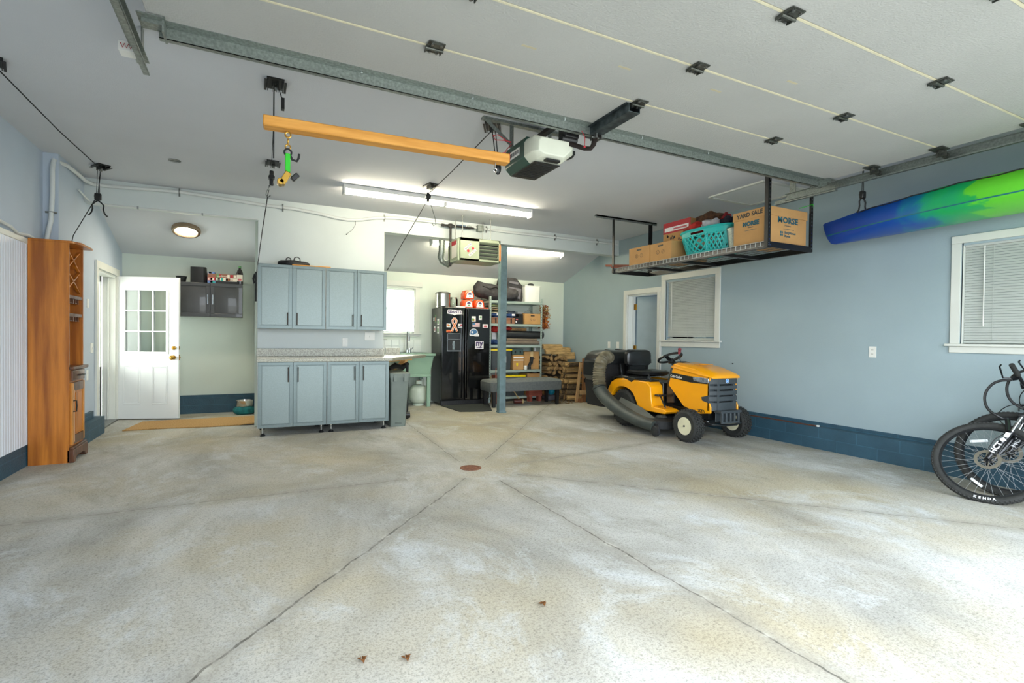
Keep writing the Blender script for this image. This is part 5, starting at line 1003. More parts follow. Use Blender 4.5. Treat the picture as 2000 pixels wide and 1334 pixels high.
def carton(x0, x1, y0, y1, z0, z1, label, slot=True, marks=None, tape=False, mat=None):
    t = thing('cardboard_box', label, 'box', ((x0+x1)/2, (y0+y1)/2, z0))
    obj('box_body', MB().box((x0, y0, z0), (x1, y1, z1)), mat or m_card, t, bevel=.004)
    xm = (x0+x1)/2
    if slot: b = MB(); b.prism([(xm-.04, z1-.05), (xm+.04, z1-.05), (xm+.045, z1-.04), (xm+.04, z1-.03), (xm-.04, z1-.03), (xm-.045, z1-.04)], 'y', y0-.001, y0+.001); obj('hand_hole', b, m_black, t)
    if marks: 
        b = MB()
        for dx in (-.035, .035): b.torus((xm+dx, y0-.0006, z1-.115), .022, .0015, (0, 1, 0), 16, 4); b.bar((xm+dx-.012, y0-.0008, z1-.10), (xm+dx+.01, y0-.0008, z1-.13), .003, .001, (0, 1, 0))
        obj('recycle_marks', b, m_ink, t)
    if tape: obj('tape', MB().box((xm-.03, y0-.0012, (z0+z1)/2), (xm+.03, y0, z1+.001)).box((xm-.03, y0, z1), (xm+.03, y1, z1+.001)), M('packing_tape', '#d9c08e', .3), t)
    return t
carton(4.61, 4.96, 8.57, 8.86, 1.474, 1.675, 'cardboard box with dark hand hole on the second shelf', marks=True)
t = obj('wire_hanger', MB().tube([(4.64, 8.72, 1.683), (4.90, 8.74, 1.683), (4.79, 8.73, 1.76), (4.64, 8.72, 1.683)], .004, 6).tube([(4.79, 8.73, 1.76), (4.79, 8.73, 1.79), (4.80, 8.73, 1.80)], .004, 6), m_chrome, None, 'wire hanger lying on the cardboard box on second shelf', 'hanger', (4.79, 8.73, 1.676))
obj('white_box', MB().box((4.62, 8.885, 1.475), (4.78, 8.96, 1.72)), m_fix, None, 'white box behind the cardboard box on the second shelf', 'box', (4.7, 8.92, 1.475))
# third shelf (z 1.075)
m_roll = M('black_rubber_roll', '#23262a', .5, var=.1)
t = thing('rubber_mat_roll', 'long black rolled mat sticking out past the right side of the shelf', 'rolled mat', (4.62, 8.66, 1.18))
b = MB(); sp = [(.068+.002*math.cos(k), 0) for k in range(2)]
b.cyl((4.16, 8.675, 1.275), (5.06, 8.67, 1.268), .073, n=28); b.torus((5.06, 8.67, 1.268), .066, .007, (1, 0, 0), 28, 8); b.cyl((5.06, 8.67, 1.268), (5.065, 8.67, 1.268), .045, .04, 24); obj('roll', b, m_roll, t)
m_brn = M('brown_roll', '#6f6358', .9, var=.1, scale=10)
for i, (y, z, l_) in enumerate(((8.61, 1.112, 'brown rolled rug on the third shelf, at the front'), (8.69, 1.112, 'brown rolled rug on the third shelf, behind the front one'), (8.65, 1.165, 'brown rolled rug lying over the other two on the third shelf'))): obj('rolled_rug', MB().cyl((4.22+.02*i, y, z), (4.94-.01*i, y, z), .035, n=16), m_brn, None, l_, 'rolled rug', (4.6, y, z-.035), 'rolled rugs on the third shelf')
obj('blue_cloth', blob((3.99, 8.66, 1.125), (.11, .09, .05), 18, 4, .2, 1, -.048), m_blu, None, 'crumpled bright blue cloth on the third shelf', 'cloth', (3.99, 8.66, 1.075))
obj('white_bag', blob((4.03, 8.80, 1.20), (.09, .08, .12), 16, 9, .1, .8, -.12), m_mw, None, 'white plastic bag on the third shelf behind the blue cloth', 'bag', (4.03, 8.8, 1.08))
obj('green_bag', blob((3.93, 8.70, 1.215), (.04, .06, .14), 14, 6, .1, .8, -.13), m_olive, None, 'narrow dark olive bag at the left end of the third shelf', 'bag', (3.92, 8.7, 1.08))
m_redc = M('bright_red_cloth', '#c22a22', .8, var=.2, scale=20)
obj('red_bag', blob((4.05, 8.75, 1.365), (.10, .10, .055), 16, 12, .2, .8), m_redc, None, 'crumpled red bundle tucked under the second shelf, left', 'bag', (4.0, 8.75, 1.31))
obj('red_bag', blob((4.33, 8.76, 1.385), (.09, .09, .038), 14, 13, .15, .8), m_redc, None, 'red bundle on the black roll beside the steel post', 'bag', (4.33, 8.72, 1.345))
t = obj('lettered_box', MB().box((4.42, 8.76, 1.34), (4.78, 8.90, 1.40)), m_card, None, 'shallow lettered carton behind the black roll', 'box', (4.6, 8.8, 1.075)); 
obj('box_print', MB().text('OMNIA', .045, (4.60, 8.759, 1.355), (1, 0, 0), (0, 0, 1), .001), m_ink, t); bpy.data.objects['lettered_box'].location.y = 8.84
obj('box_support', MB().box((4.42, 8.78, 1.08), (4.78, 8.94, 1.338)), m_brn, None, 'brown box standing behind the rolls on the third shelf', 'box', (4.6, 8.86, 1.08))
# fourth shelf (z .60)
m_yl = M('bright_yellow_plastic', '#f0d21a', .4, var=.03)
def tote(x0, x1, y0, y1, z0, z1, label, ribs=True, lidh=.035):
    t = thing('storage_tote', label, 'tote', ((x0+x1)/2, (y0+y1)/2, z0)); cx, cy, w_, d_ = (x0+x1)/2, (y0+y1)/2, x1-x0, y1-y0
    b = MB(); b.loft([rr(cx, cy, w_*.86, d_*.86, z0, .03), rr(cx, cy, w_*.96, d_*.96, z1-lidh, .03)]); obj('tote_body', b, m_char, t)
    b = MB(); b.loft([rr(cx, cy, w_, d_, z1-lidh, .03), rr(cx, cy, w_, d_, z1-.006, .03), rr(cx, cy, w_*.95, d_*.93, z1, .03)]); obj('lid', b, m_yl, t, label='yellow lid')
    for k in range(5):
        xx = x0+w_*(.12+.19*k); b = MB().obox((xx, y0+d_*.045, (z0+z1-lidh)/2), (.018, .012, (z1-z0)*.8), (.035, 0, 0)); obj('rib', b, m_char, t)
    return t
tt = tote(3.90, 4.36, 8.56, 8.93, .602, 1.0, 'dark tote with yellow lid on the fourth shelf, left')
obj('label_patch', MB().box((4.10, 8.555, .74), (4.22, 8.562, .86)).box((4.13, 8.553, .76), (4.20, 8.556, .82), 1), [m_mw, m_yl], tt)
t = thing('tool_case', 'green-grey tool case on top of the small cartons', 'case', (4.49, 8.74, .885))
obj('case_body', MB().box((4.38, 8.62, .886), (4.62, 8.90, 1.0)), M('green_case_plastic', '#4d625c', .5, var=.06), t, bevel=.01)
for x in (4.44, 4.55): obj('latch', MB().box((x-.012, 8.606, .91), (x+.012, 8.62, .96)), m_black, t)
t = carton(4.375, 4.60, 8.57, 8.88, .602, .88, 'small carton with white stripes on the fourth shelf', False)
b = MB().box((4.38, 8.568, .775), (4.60, 8.57, .79)).box((4.38, 8.568, .825), (4.60, 8.57, .845)); obj('white_stripe', b, m_mw, t); b = MB().prism([(4.44, .73), (4.44, .69), (4.46, .66), (4.48, .69), (4.48, .73)], 'y', 8.568, 8.57); obj('yellow_mark', b, m_yl, t)
carton(4.64, 4.97, 8.62, 8.92, .602, .945, 'tall taped carton on the fourth shelf, right', False, tape=True)
t = thing('spray_gun', 'dark pistol-grip spray gun hanging in front of the tall carton', 'tool', (4.76, 8.58, .6))
b = MB().obox((4.78, 8.585, .78), (.06, .04, .13), (0, .12, 0)).obox((4.74, 8.585, .69), (.05, .04, .12), (0, .5, 0)).cyl((4.80, 8.585, .80), (4.86, 8.585, .82), .008, n=8).cyl((4.73, 8.58, .604), (4.73, 8.58, .66), .035, n=12); obj('gun_body', b, m_dark, t, bevel=.006)
obj('white_mug', MB().lathe([(.028, 0), (.032, .01), (.033, .075), (.029, .075), (.027, .012), (0, .01)], (4.655, 8.59, .602), n=18).torus((4.62, 8.59, .64), .018, .005, (0, 1, 0), 12, 6), m_fix, None, 'white mug at the foot of the tall taped carton', 'mug', (4.655, 8.59, .602))
obj('small_bottles', MB().cyl((4.86, 8.70, .947), (4.86, 8.70, 1.02), .02, n=10), m_olive, None, 'small dark bottle on the tall taped carton', 'bottle', (4.86, 8.7, .946))
obj('small_bottles', MB().cyl((4.92, 8.70, .947), (4.92, 8.70, 1.01), .017, n=10), m_mw, None, 'small white bottle on the tall taped carton', 'bottle', (4.92, 8.7, .946))
for n_ in ('small_bottles', 'small_bottles.001'): bpy.data.objects[n_].name = 'spray_bottle'
# bottom shelf
t = tote(4.20, 4.66, 8.56, 8.93, .102, .50, 'black tote with yellow tray lid on the bottom shelf')
obj('tray_tools', MB().cyl((4.3, 8.62, .512), (4.42, 8.66, .512), .011, n=8).cyl((4.38, 8.60, .512), (4.52, 8.63, .512), .01, n=8), m_olive, None, 'small loose tools lying on the yellow tray lid', 'tools', (4.4, 8.62, .50))
carton(4.69, 4.97, 8.58, 8.90, .102, .52, 'plain carton on the bottom shelf, right', False)
obj('brick_red_tiles', MB().box((4.64, 8.42, .10), (4.93, 8.54, .135)).box((4.645, 8.42, .138), (4.935, 8.54, .17)).box((4.64, 8.42, .172), (4.93, 8.54, .22)).box((4.66, 8.43, 0), (4.72, 8.53, .10)).box((4.86, 8.43, 0), (4.92, 8.53, .10)), M('brick_red', '#a65440', .7, var=.1), None, 'brick-red slatted crate on the floor beneath the bench', 'crate', (4.8, 8.48, 0))
bpy.data.objects['brick_red_tiles'].name = 'slatted_crate'
m_terra = M('dark_red_wicker', '#7a3a2c', .7, var=.2, scale=20)
b = MB(); b.loft([rr(4.0, 8.44, .16, .14, 0, .02), rr(4.0, 8.44, .20, .17, .52, .02)]); obj('wicker_basket', b, m_terra, None, 'dark red basket standing left of the steel post behind the bench', 'basket', (4.0, 8.44, 0))
b = MB()
for p, q in (((3.93, 8.34, .5), (3.98, 8.33, .70)), ((4.0, 8.34, .48), (3.95, 8.33, .68)), ((4.04, 8.34, .42), (4.07, 8.33, .64)), ((4.05, 8.33, .40), (3.96, 8.33, .60)), ((3.90, 8.34, .40), (3.91, 8.34, .66))): b.cyl(p, q, .008, n=8)
obj('loose_sticks', b, M('reddish_sticks', '#a8604c', .7), None, 'bunch of thin reddish sticks standing before the red basket', 'sticks', (3.98, 8.33, .4)); bpy.data.objects['loose_sticks'].location.z = .4
# ================= bench, mallets =================
m_fabric = M('grey_bench_fabric', '#6b7070', .95, var=.08, scale=30, bump=.5, bscale=200)
t = thing('upholstered_bench', 'grey upholstered bench with black legs behind the steel post', 'bench', (4.32, 8.12, 0))
b = MB(); b.loft([rr(4.32, 8.12, 1.42, .46, .27, .03), rr(4.32, 8.12, 1.44, .48, .29, .04), rr(4.32, 8.12, 1.44, .48, .43, .04), rr(4.32, 8.12, 1.38, .42, .465, .05), rr(4.32, 8.12, 1.1, .28, .478, .05)]); obj('seat_cushion', b, m_fabric, t)
for x in (3.68, 4.96):
    for y in (7.93, 8.31): b = MB(); b.loft([[(x-.024, y-.024, 0), (x+.024, y-.024, 0), (x+.024, y+.024, 0), (x-.024, y+.024, 0)], [(x-.032, y-.032, .272), (x+.032, y-.032, .272), (x+.032, y+.032, .272), (x-.032, y+.032, .272)]]); obj('leg', b, m_black, t)
m_hick = M('pale_hickory', '#c9ab74', .6, var=.1)
t = thing('croquet_mallet', 'wooden mallet with dark red head on the floor under the bench', 'mallet', (4.32, 8.30, 0))
obj('mallet_head', MB().cyl((4.24, 8.26, .045), (4.40, 8.22, .045), .042, n=18), M('dark_red_mallet', '#5e2a1c', .5), t); obj('mallet_band', MB().cyl((4.385, 8.223, .045), (4.41, 8.217, .045), .044, n=18), m_hick, t); obj('handle', MB().cyl((4.35, 8.24, .07), (4.255, 8.335, .25), .011, n=10), m_hick, t)
for i, (p, q, l_) in enumerate((((3.91, 8.50, 0), (3.875, 8.49, .5), 'pale wooden stick leaning by the fridge, left of two'), ((3.99, 8.53, 0), (3.925, 8.51, .5), 'pale wooden stick leaning by the fridge, right of two'))): obj('wooden_stick', MB().cyl(p, q, .011, .009, 10), m_hick, None, l_, 'stick', p, 'pale sticks by the fridge')
obj('teal_ball', MB().ell((5.10, 8.36, .19), .07, 20), M('teal_plastic', '#1b9cc0', .4), None, 'bright teal ball under the right end of the bench', 'ball', (5.10, 8.36, .12))
obj('dark_bag', blob((5.10, 8.42, .06), (.14, .11, .065), 16, 21, .1, .8, -.06), m_greyf, None, 'low grey bag on the floor below the teal ball', 'bag', (5.10, 8.42, 0))
# ================= dried wreath =================
cols = [M('straw_dry', '#b08a50', .9, var=.2, scale=30), M('orange_dry', '#d1762a', .9, var=.2, scale=30), M('rust_dry', '#8c3f1e', .9, var=.2, scale=30)]
t = thing('dried_wreath', 'autumn wreath of straw and orange leaves hanging beside the shelf', 'wreath', (5.10, 8.75, 1.38))
rnd = random.Random(5)
for nm, lo, hi, m in (('rust_leaves', 0, 1, 2), ('straw', .3, .95, 0), ('orange_leaves', .0, .55, 1)):
    b = MB()
    for k in range(190):
        v = rnd.uniform(lo, hi); c = Vector((5.11+rnd.gauss(0, .038), 8.70+rnd.gauss(0, .06), 1.40+.46*v)); d = Vector((rnd.gauss(0, .5), rnd.gauss(0, .5), rnd.gauss(.3, 1))).normalized(); l_ = rnd.uniform(.05, .10); s_ = d.orthogonal().normalized()*.013
        q = d.cross(s_).normalized()*.004
        b.add([c-d*l_/2, c+s_+q, c+d*l_/2, c-s_+q, c-q], [(0, 1, 2, 3), (0, 4, 1), (1, 4, 2), (2, 4, 3), (3, 4, 0)])
    obj(nm, b, cols[m], t, flat=True)['kind'] = 'stuff'
obj('wreath_core', MB().tube([(5.09, 8.75, 1.43), (5.10, 8.75, 1.6), (5.10, 8.75, 1.82)], [.02, .045, .03], 10), cols[2], t)
# ================= firewood =================
m_lb = M('firewood_bark', '#705c44', .95, c2='#4a3f2a', scale=9, stretch=(8, 8, 2), bump=.6, bscale=40)
m_le = M('firewood_split_face', '#cfab72', .85, c2='#977a4c', scale=3, stretch=(10, 10, 2), detail=6, bump=.3, bscale=30)
m_end = M('firewood_end_grain', '#ab8a5b', .9, c2='#6f5535', scale=18)
def log_mesh(sd, L=.40, r=.044):
    r_ = random.Random(sd); ang = r_.uniform(1.7, 3.0); k = 6; prof = [(0, 0)] + [(r*1.6*math.cos(ang*i/k)*r_.uniform(.9, 1.05), r*1.6*math.sin(ang*i/k)*r_.uniform(.9, 1.05)) for i in range(k+1)]
    cx = sum(p[0] for p in prof)/len(prof); cy = sum(p[1] for p in prof)/len(prof)
    prof = [(x-cx, y-cy) for x, y in prof]; n = len(prof); vs = []
    S = 5
    for s_ in range(S+1):
        tw = r_.uniform(-.03, .03); sc_ = r_.uniform(.975, 1.03)
        for x, y in prof: vs.append(((x*math.cos(tw)-y*math.sin(tw))*sc_, (x*math.sin(tw)+y*math.cos(tw))*sc_, -L/2+L*s_/S))
    b = MB(); fs = []; ms = []
    for s_ in range(S):
        for i in range(n):
            j = (i+1) % n; fs.append((s_*n+i, s_*n+j, (s_+1)*n+j, (s_+1)*n+i)); ms.append(1 if i == 0 or j == 0 else 0)
    fs += [tuple(range(n-1, -1, -1)), tuple(S*n+i for i in range(n))]; ms += [2, 2]
    b.v = vs; b.f = fs; b.m = ms; return b
LOGS = []; SC_LOG = 1.0
for i in range(10): 
    o_ = obj('firewood_log', log_mesh(i, .40 if i < 7 else .44), [m_lb, m_le, m_end], None, 'x', 'firewood', (0, 0, 0), flat=True); LOGS.append([o_, False])
rows_ = ['bottom row', 'second row', 'third row', 'fourth row', 'fifth row', 'sixth row', 'seventh row', 'eighth row', 'ninth row', 'top row']
rl = random.Random(11)
def place_log(i, loc, rot, label, group):
    rec = LOGS[i % 10]
    if not rec[1]: o_ = rec[0]; rec[1] = True
    else: o_ = rec[0].copy(); col.objects.link(o_)
    o_.location = loc; o_.rotation_mode = 'ZXY' if abs(rot[1]-PI/2) < .3 else 'XYZ'; o_.rotation_euler = (0, rot[1], rot[0]+rot[2]*0) if abs(rot[1]-PI/2) < .3 else rot; o_.scale = (SC_LOG, SC_LOG, 1); o_['label'] = label; o_['group'] = group; ORG[o_.name] = Vector(loc); return o_
idx = 0
# main stack: cut ends toward the room, against the rear wall
for r_ in range(9):
    z = .06+r_*.094; n_ = 7 if r_ < 7 else 5
    for k in range(n_):
        x = 5.10+.06*(r_ % 2)*1.0+k*.105-.02*r_*0+rl.uniform(-.01, .01)
        if x > 5.72: continue
        place_log(idx*3+r_, (x, 8.72+rl.uniform(-.03, .02), z+rl.uniform(-.006, .006)), (PI/2+rl.uniform(-.05, .05), rl.uniform(0, 6.28), rl.uniform(-.10, .10)), 'split log, cut end facing out, %s of the corner wood stack' % rows_[r_], 'firewood corner stack, %s' % rows_[r_]); idx += 1
for k, (x, y, z, yw) in enumerate(((5.28, 8.55, .945, -.10), (5.27, 8.63, 1.035, -.22), (5.48, 8.66, .93, .25), (5.56, 8.58, .86, .1), (5.55, 8.73, .98, -.2))):
    place_log(k+7, (x, y, z), (0, PI/2, yw), ('long pale log lying lengthwise on the corner wood stack, lower left', 'topmost pale log on the corner wood stack', 'log lying crosswise behind the topmost pale log', 'log lying crosswise at right of the stack top', 'rough log at the back of the stack top')[k], 'logs lying across the stack top')
SC_LOG = .82
# front stack laid sideways, with racks boards
for r_ in range(7):
    for k in range(3):
        z = .075+r_*.105
        place_log(idx*7+k, (5.50+.01*rl.uniform(-1, 1), 8.12+.11*k, z), (rl.choice((0, .5, 1.1, PI, 3.6, 4.2))+rl.uniform(-.3, .3), PI/2+rl.uniform(-.05, .05), rl.uniform(-.08, .08)), 'firewood log lying sideways in the rack, %s, %s' % (rows_[r_], ('front', 'middle', 'back')[k]), 'firewood rack, %s' % rows_[r_]).location.x = 5.52+rl.uniform(-.05, .03); idx += 1
t = thing('firewood_rack', 'wooden firewood rack with upright boards by the tractor bag', 'rack', (5.62, 8.1, 0))
m_board = wood('reddish_board', '#a9764a', '#7d5234', 2, 'z', .7, 0)
obj('upright_board', MB().bar((5.46, 8.04, .0), (5.55, 8.04, .75), .05, .03, (0, 1, 0)), M('pale_stud', '#cda878', .7, var=.1), t)
obj('upright_board', MB().box((5.575, 8.0, 0), (5.655, 8.03, .83)), m_board, t); obj('upright_board', MB().box((5.66, 8.0, 0), (5.73, 8.03, .835)), m_board, t)
obj('upright_post', MB().box((5.745, 8.0, .12), (5.765, 8.02, .85)), m_galv, t, label='thin metal post')
obj('cross_board', MB().box((5.50, 7.975, .145), (5.76, 7.998, .225)), M('pale_stud', '#cda878', .7), t); obj('foot_block', MB().box((5.47, 7.96, 0), (5.55, 8.0, .07)), m_board, t)
obj('black_bracket', MB().box((5.60, 7.95, .38), (5.76, 7.995, .45)).box((5.72, 7.94, .40), (5.74, 7.95, .48), 1), [m_black, m_chrome], t)
b = MB(); rnd = random.Random(9)
for k in range(260):
    x, y = rnd.uniform(5.02, 5.76), rnd.uniform(7.86, 8.5)
    if rnd.random() > .35 + .6*(y-7.86)/.6: continue
    b.obox((x, y, .008+rnd.random()*.01), (rnd.uniform(.01, .05), rnd.uniform(.006, .015), rnd.uniform(.003, .008)), (rnd.uniform(-.3, .3), rnd.uniform(-.3, .3), rnd.uniform(0, 3)))
o_ = obj('bark_chips', b, m_end, None, 'scattered bark chips on the floor in front of the firewood', 'bark chips', (5.4, 8.2, 0), kind='stuff', flat=True)
# ================= overhead rack =================
t = thing('ceiling_rack', 'black overhead storage rack hung from the ceiling by the right wall', 'storage rack', (4.94, 4.65, 2.15))
RX0, RX1, RY0, RY1, RZ = 4.61, 5.28, 3.42, 5.90, 2.155
for x in (RX0, RX1):
    for y in (RY0, RY1):
        b = MB().box((x-.02, y-.0015, RZ), (x+.02, y+.0015, 2.93)); sx = 1 if x == RX0 else -1
        b.box((x-.02*sx-.0015, y-.0, RZ), (x-.02*sx+.0015, y+(.04 if y == RY0 else -.04), 2.93)) ; p_ = obj('post', b, m_black, t)
        b = MB()
        for k in range(18): b.box((x-.004, y-.0022, RZ+.03+k*.04), (x+.004, y-.0014, RZ+.045+k*.04))
        o_ = obj('slots', b, m_chrome, p_); o_['kind'] = 'stuff'
for x, dx in ((RX0, 1), (RX1, -1)): obj('side_rail', MB().box((x-.002, RY0, RZ-.005), (x+.002, RY1, RZ+.045)).box((min(x, x+dx*.03), RY0, RZ-.005), (max(x, x+dx*.03), RY1, RZ-.002)).box((x+dx*.006-.001, RY0, RZ+.04), (x+dx*.006+.001, RY1, RZ+.058)), m_blackp, t)
for y in (RY0, RY1): obj('end_rail', MB().box((RX0, y-.002, RZ-.005), (RX1, y+.002, RZ+.055)), m_blackp, t)
for y in (4.04, 4.66, 5.28): obj('cross_rail', MB().box((RX0, y-.02, RZ-.004), (RX1, y+.02, RZ+.03)), m_blackp, t)
b = MB()
y = RY0+.03
LW = MB()
while y < RY1: b.cyl((RX0, y, RZ+.058), (RX1, y, RZ+.058), .002, n=5); LW.cyl((RX0-.004, y, RZ+.012), (RX0-.004, y, RZ+.062), .003, n=5); y += .06
for k in range(7): x = RX0+(RX1-RX0)*k/6; b.cyl((x, RY0, RZ+.055), (x, RY1, RZ+.055), .003, n=5)
LW.cyl((RX0-.004, RY0, RZ+.062), (RX0-.004, RY1, RZ+.062), .003, n=5).cyl((RX0-.004, RY0, RZ+.014), (RX0-.004, RY1, RZ+.014), .002, n=5); obj('wire_deck', b, M('dark_grey_wire', '#6d7170', .4, metal=.5), t)['kind'] = 'stuff'; obj('lip_wires', LW, M('pale_grey_wire', '#c4c8c6', .4, metal=.3), t)['kind'] = 'stuff'
for y in (RY1,): obj('ceiling_bracket', MB().box((RX0-.32, y-.02, 2.94), (RX1+.12, y+.02, 2.96)).box((RX0-.32, y-.02, 2.915), (RX1+.12, y-.017, 2.96)), m_galv, t)
obj('ceiling_bracket', MB().box((RX0-.1, RY0-.02, 2.94), (RX1+.12, RY0+.02, 2.96)), m_galv, t)
obj('bolts', MB().cyl((RX0-.01, RY0-.004, RZ+.02), (RX0-.01, RY0-.008, RZ+.02), .006, n=6).cyl((RX0+.012, RY0-.004, RZ+.02), (RX0+.012, RY0-.008, RZ+.02), .006, n=6).cyl((RX0-.01, RY0-.004, RZ+.04), (RX0-.01, RY0-.008, RZ+.04), .006, n=6), m_chrome, t)
DZk = RZ+.064
def cart2(x0, x1, y0, y1, z1, label):  # cartons whose long side faces -X
    t = thing('cardboard_box', label, 'box', ((x0+x1)/2, (y0+y1)/2, DZk)); obj('box_body', MB().box((x0, y0, DZk), (x1, y1, z1)), m_card, t, bevel=.004)
    ym = (y0+y1)/2; obj('hand_hole', MB().box((x0-.001, ym-.045, z1-.05), (x0+.001, ym+.045, z1-.03)), m_black, t)
    b = MB()
    for dy in (-.045, .045): b.torus((x0-.0006, ym+dy, z1-.12), .026, .0015, (1, 0, 0), 16, 4); b.bar((x0-.001, ym+dy-.012, z1-.10), (x0-.001, ym+dy+.012, z1-.14), .003, .001, (1, 0, 0))
    obj('recycle_marks', b, m_ink, t); return t
cart2(4.65, 4.93, 5.19, 5.60, 2.46, 'cardboard box on the overhead rack, left of two'); cart2(4.65, 4.93, 4.80, 5.18, 2.455, 'cardboard box on the overhead rack, right of two, by the basket')
b = MB().bar((4.56, 6.0, DZk+.055), (4.78, 5.64, DZk+.025), .05, .025).bar((4.58, 5.9, DZk+.02), (4.84, 5.66, DZk+.012), .03, .02)
obj('wooden_tool', b, M('red_brown_wood', '#8a4d35', .6, var=.1), None, 'red-brown wooden handle poking off the far end of the overhead rack', 'handle', (4.6, 5.8, DZk))
# red printed box
t = thing('red_printed_box', 'red and white printed box behind the teal laundry basket', 'box', (5.03, 5.02, DZk))
obj('box_body', MB().box((4.93, 4.76, DZk), (5.22, 5.24, 2.76)), m_card, t); obj('red_panel', MB().box((4.928, 4.76, 2.62), (4.93, 5.24, 2.765)), m_red, t); b = MB().box((4.926, 4.79, 2.645), (4.928, 5.21, 2.70)); b.box((4.924, 4.82, 2.66), (4.926, 5.05, 2.68), 1); obj('white_band', b, [m_mw, m_pink], t)
b = MB(); rnd = random.Random(3)
for k in range(40): y = rnd.uniform(4.78, 5.2); z = rnd.uniform(DZk+.02, 2.58); b.box((4.927, y, z), (4.9285, y+rnd.uniform(.01, .03), z+rnd.uniform(.01, .03)))
obj('dark_pattern', b, m_ink, t)['kind'] = 'stuff'
# laundry basket with lattice holes
m_tb = M('teal_basket_plastic', '#24b3ae', .4, var=.03)
t = thing('laundry_basket', 'teal plastic laundry basket heaped with clothes on the overhead rack', 'basket', (4.92, 4.36, DZk))
bc = (4.90, 4.39)
def br(a, z): # radius at angle a and height z (0..1)
    k = .74+.26*z; return Vector((bc[0]+.235*k*math.copysign(abs(math.cos(a))**.75, math.cos(a)), bc[1]+.40*k*math.copysign(abs(math.sin(a))**.75, math.sin(a)), DZk+.30*z))
for part, z0, z1 in (('solid_base', 0, .16), ('rim_band', .74, 1.0)):
    b = MB(); n_ = 56; rows = 3
    vs = [br(2*PI*i/n_, z0+(z1-z0)*j/rows) for j in range(rows+1) for i in range(n_)]
    inn = [Vector((bc[0]+(p.x-bc[0])*.985, bc[1]+(p.y-bc[1])*.99, p.z)) for p in vs]; N = len(vs)
    fs = [(j*n_+i, j*n_+(i+1) % n_, (j+1)*n_+(i+1) % n_, (j+1)*n_+i) for j in range(rows) for i in range(n_)]; f2 = [tuple(q+N for q in f[::-1]) for f in fs]
    def ed(j): return [(j*n_+i, j*n_+(i+1) % n_, N+j*n_+(i+1) % n_, N+j*n_+i) for i in range(n_)]
    if part == 'rim_band':
        hole = lambda f: any(abs(((sum(k % n_ for k in f)/4) % n_)-c) < 2.6 for c in (28, 42, 14)) and N > min(f) >= n_*1 and max(f) < n_*3
        fs = [f for f in fs if not (min(f)//n_ == 1 and any(abs((min(k % n_ for k in f))-c) <= 1 for c in (27, 41, 13, 55)))]; f2 = [tuple(q+N for q in f[::-1]) for f in fs]
    b.add(vs+inn, fs+f2+ed(0)+ed(rows)); 
    if part == 'solid_base': b.add([bc+(DZk+.004,)]+[br(2*PI*i/n_, 0) for i in range(n_)], [(0, 1+(i+1) % n_, 1+i) for i in range(n_)])
    obj(part, b, m_tb, t)
b = MB()
for i in range(34):
    a = 2*PI*i/34
    for s_ in (1, -1):
        pts = [br(a+s_*.42*k/5, .14+.62*k/5) for k in range(6)]; b.tube(pts, .0115, 5)
for i in range(8): a = 2*PI*i/8+.2; b.tube([br(a, .1), br(a, .45), br(a, .8)], .018, 6, flat=.4)
obj('lattice_wall', b, m_tb, t)
obj('rim_lip', MB().tube([br(2*PI*i/40, 1.0)*1 for i in range(40)], .014, 6, True), m_tb, t)
def cloth_blob(x, y, z, r, m, label, sd): return obj('clothing', blob((x, y, z), r, 18, sd, .22, .95), m, None, label, 'clothing', (x, y, z-r[2]*.5), 'clothes heaped in the laundry basket')
cloth_blob(4.85, 4.56, 2.58, (.12, .17, .07), m_redc, 'crumpled red and white garment at the left of the basket heap', 1)
cloth_blob(4.92, 4.44, 2.67, (.12, .17, .07), M('brown_plush', '#5a3a22', .95, var=.3, scale=30, bump=.8), 'brown plush garment on top of the basket heap', 2)
cloth_blob(4.80, 4.30, 2.56, (.10, .13, .07), M('pale_grey_cloth', '#b3b3b8', .9, var=.15, scale=20), 'pale grey garment at the front of the basket heap', 3)
cloth_blob(4.86, 4.12, 2.55, (.09, .09, .08), M('black_navy_cloth', '#14142a', .9, var=.2), 'dark navy garment at the right of the basket heap', 4)
cloth_blob(4.97, 4.26, 2.66, (.05, .06, .06), M('crimson_cloth', '#8c1c24', .9, var=.2), 'small crimson garment sticking up from the basket heap', 5)
cloth_blob(4.90, 4.39, 2.38, (.13, .22, .10), m_cream2, 'cream laundry filling the inside of the teal basket', 6)
# pail
t = thing('metal_pail', 'galvanized pail between the teal basket and the large carton', 'pail', (4.88, 3.98, DZk))
obj('pail_body', MB().lathe([(.10, 0), (.135, .24), (.14, .245), (.135, .25), (.13, .24), (.096, .006), (0, .005)], (4.86, 3.98, DZk), n=28), m_galv, t); obj('bail_handle', MB().tube([(4.86+.14*math.cos(a), 3.98+.138*math.sin(a)*.4, DZk+.245-.0*a) for a in [PI*i/10 for i in range(11)]], .004, 6), m_steel, t); 
# big carton with lid
t = thing('lidded_carton', 'large lidded carton marked YARD SALE and MORSE on the overhead rack', 'box', (4.95, 3.66, DZk))
cx0, cx1, cy0, cy1 = 4.655, 5.25, 3.46, 3.88
obj('box_body', MB().box((cx0, cy0, DZk), (cx1, cy1, 2.545)), m_card, t, bevel=.003); obj('lid', MB().box((cx0-.008, cy0-.008, 2.49), (cx1+.008, cy1+.008, 2.58)), m_card, t, bevel=.003)
b = MB(); xl = cx0-.0095
b.text('YARD SALE', .062, (xl, 3.68, 2.515), (0, -1, .04), (0, 0, 1), .001, align='CENTER', bold=.002); obj('marker_writing', b, m_black, t)
b = MB().text('MORSE', .062, (cx0-.001, 3.67, 2.42), (0, -1, 0), (0, 0, 1), .001, bold=.004); b.text('Products', .018, (cx0-.001, 3.67, 2.395), (0, -1, 0), (0, 0, 1), .001)
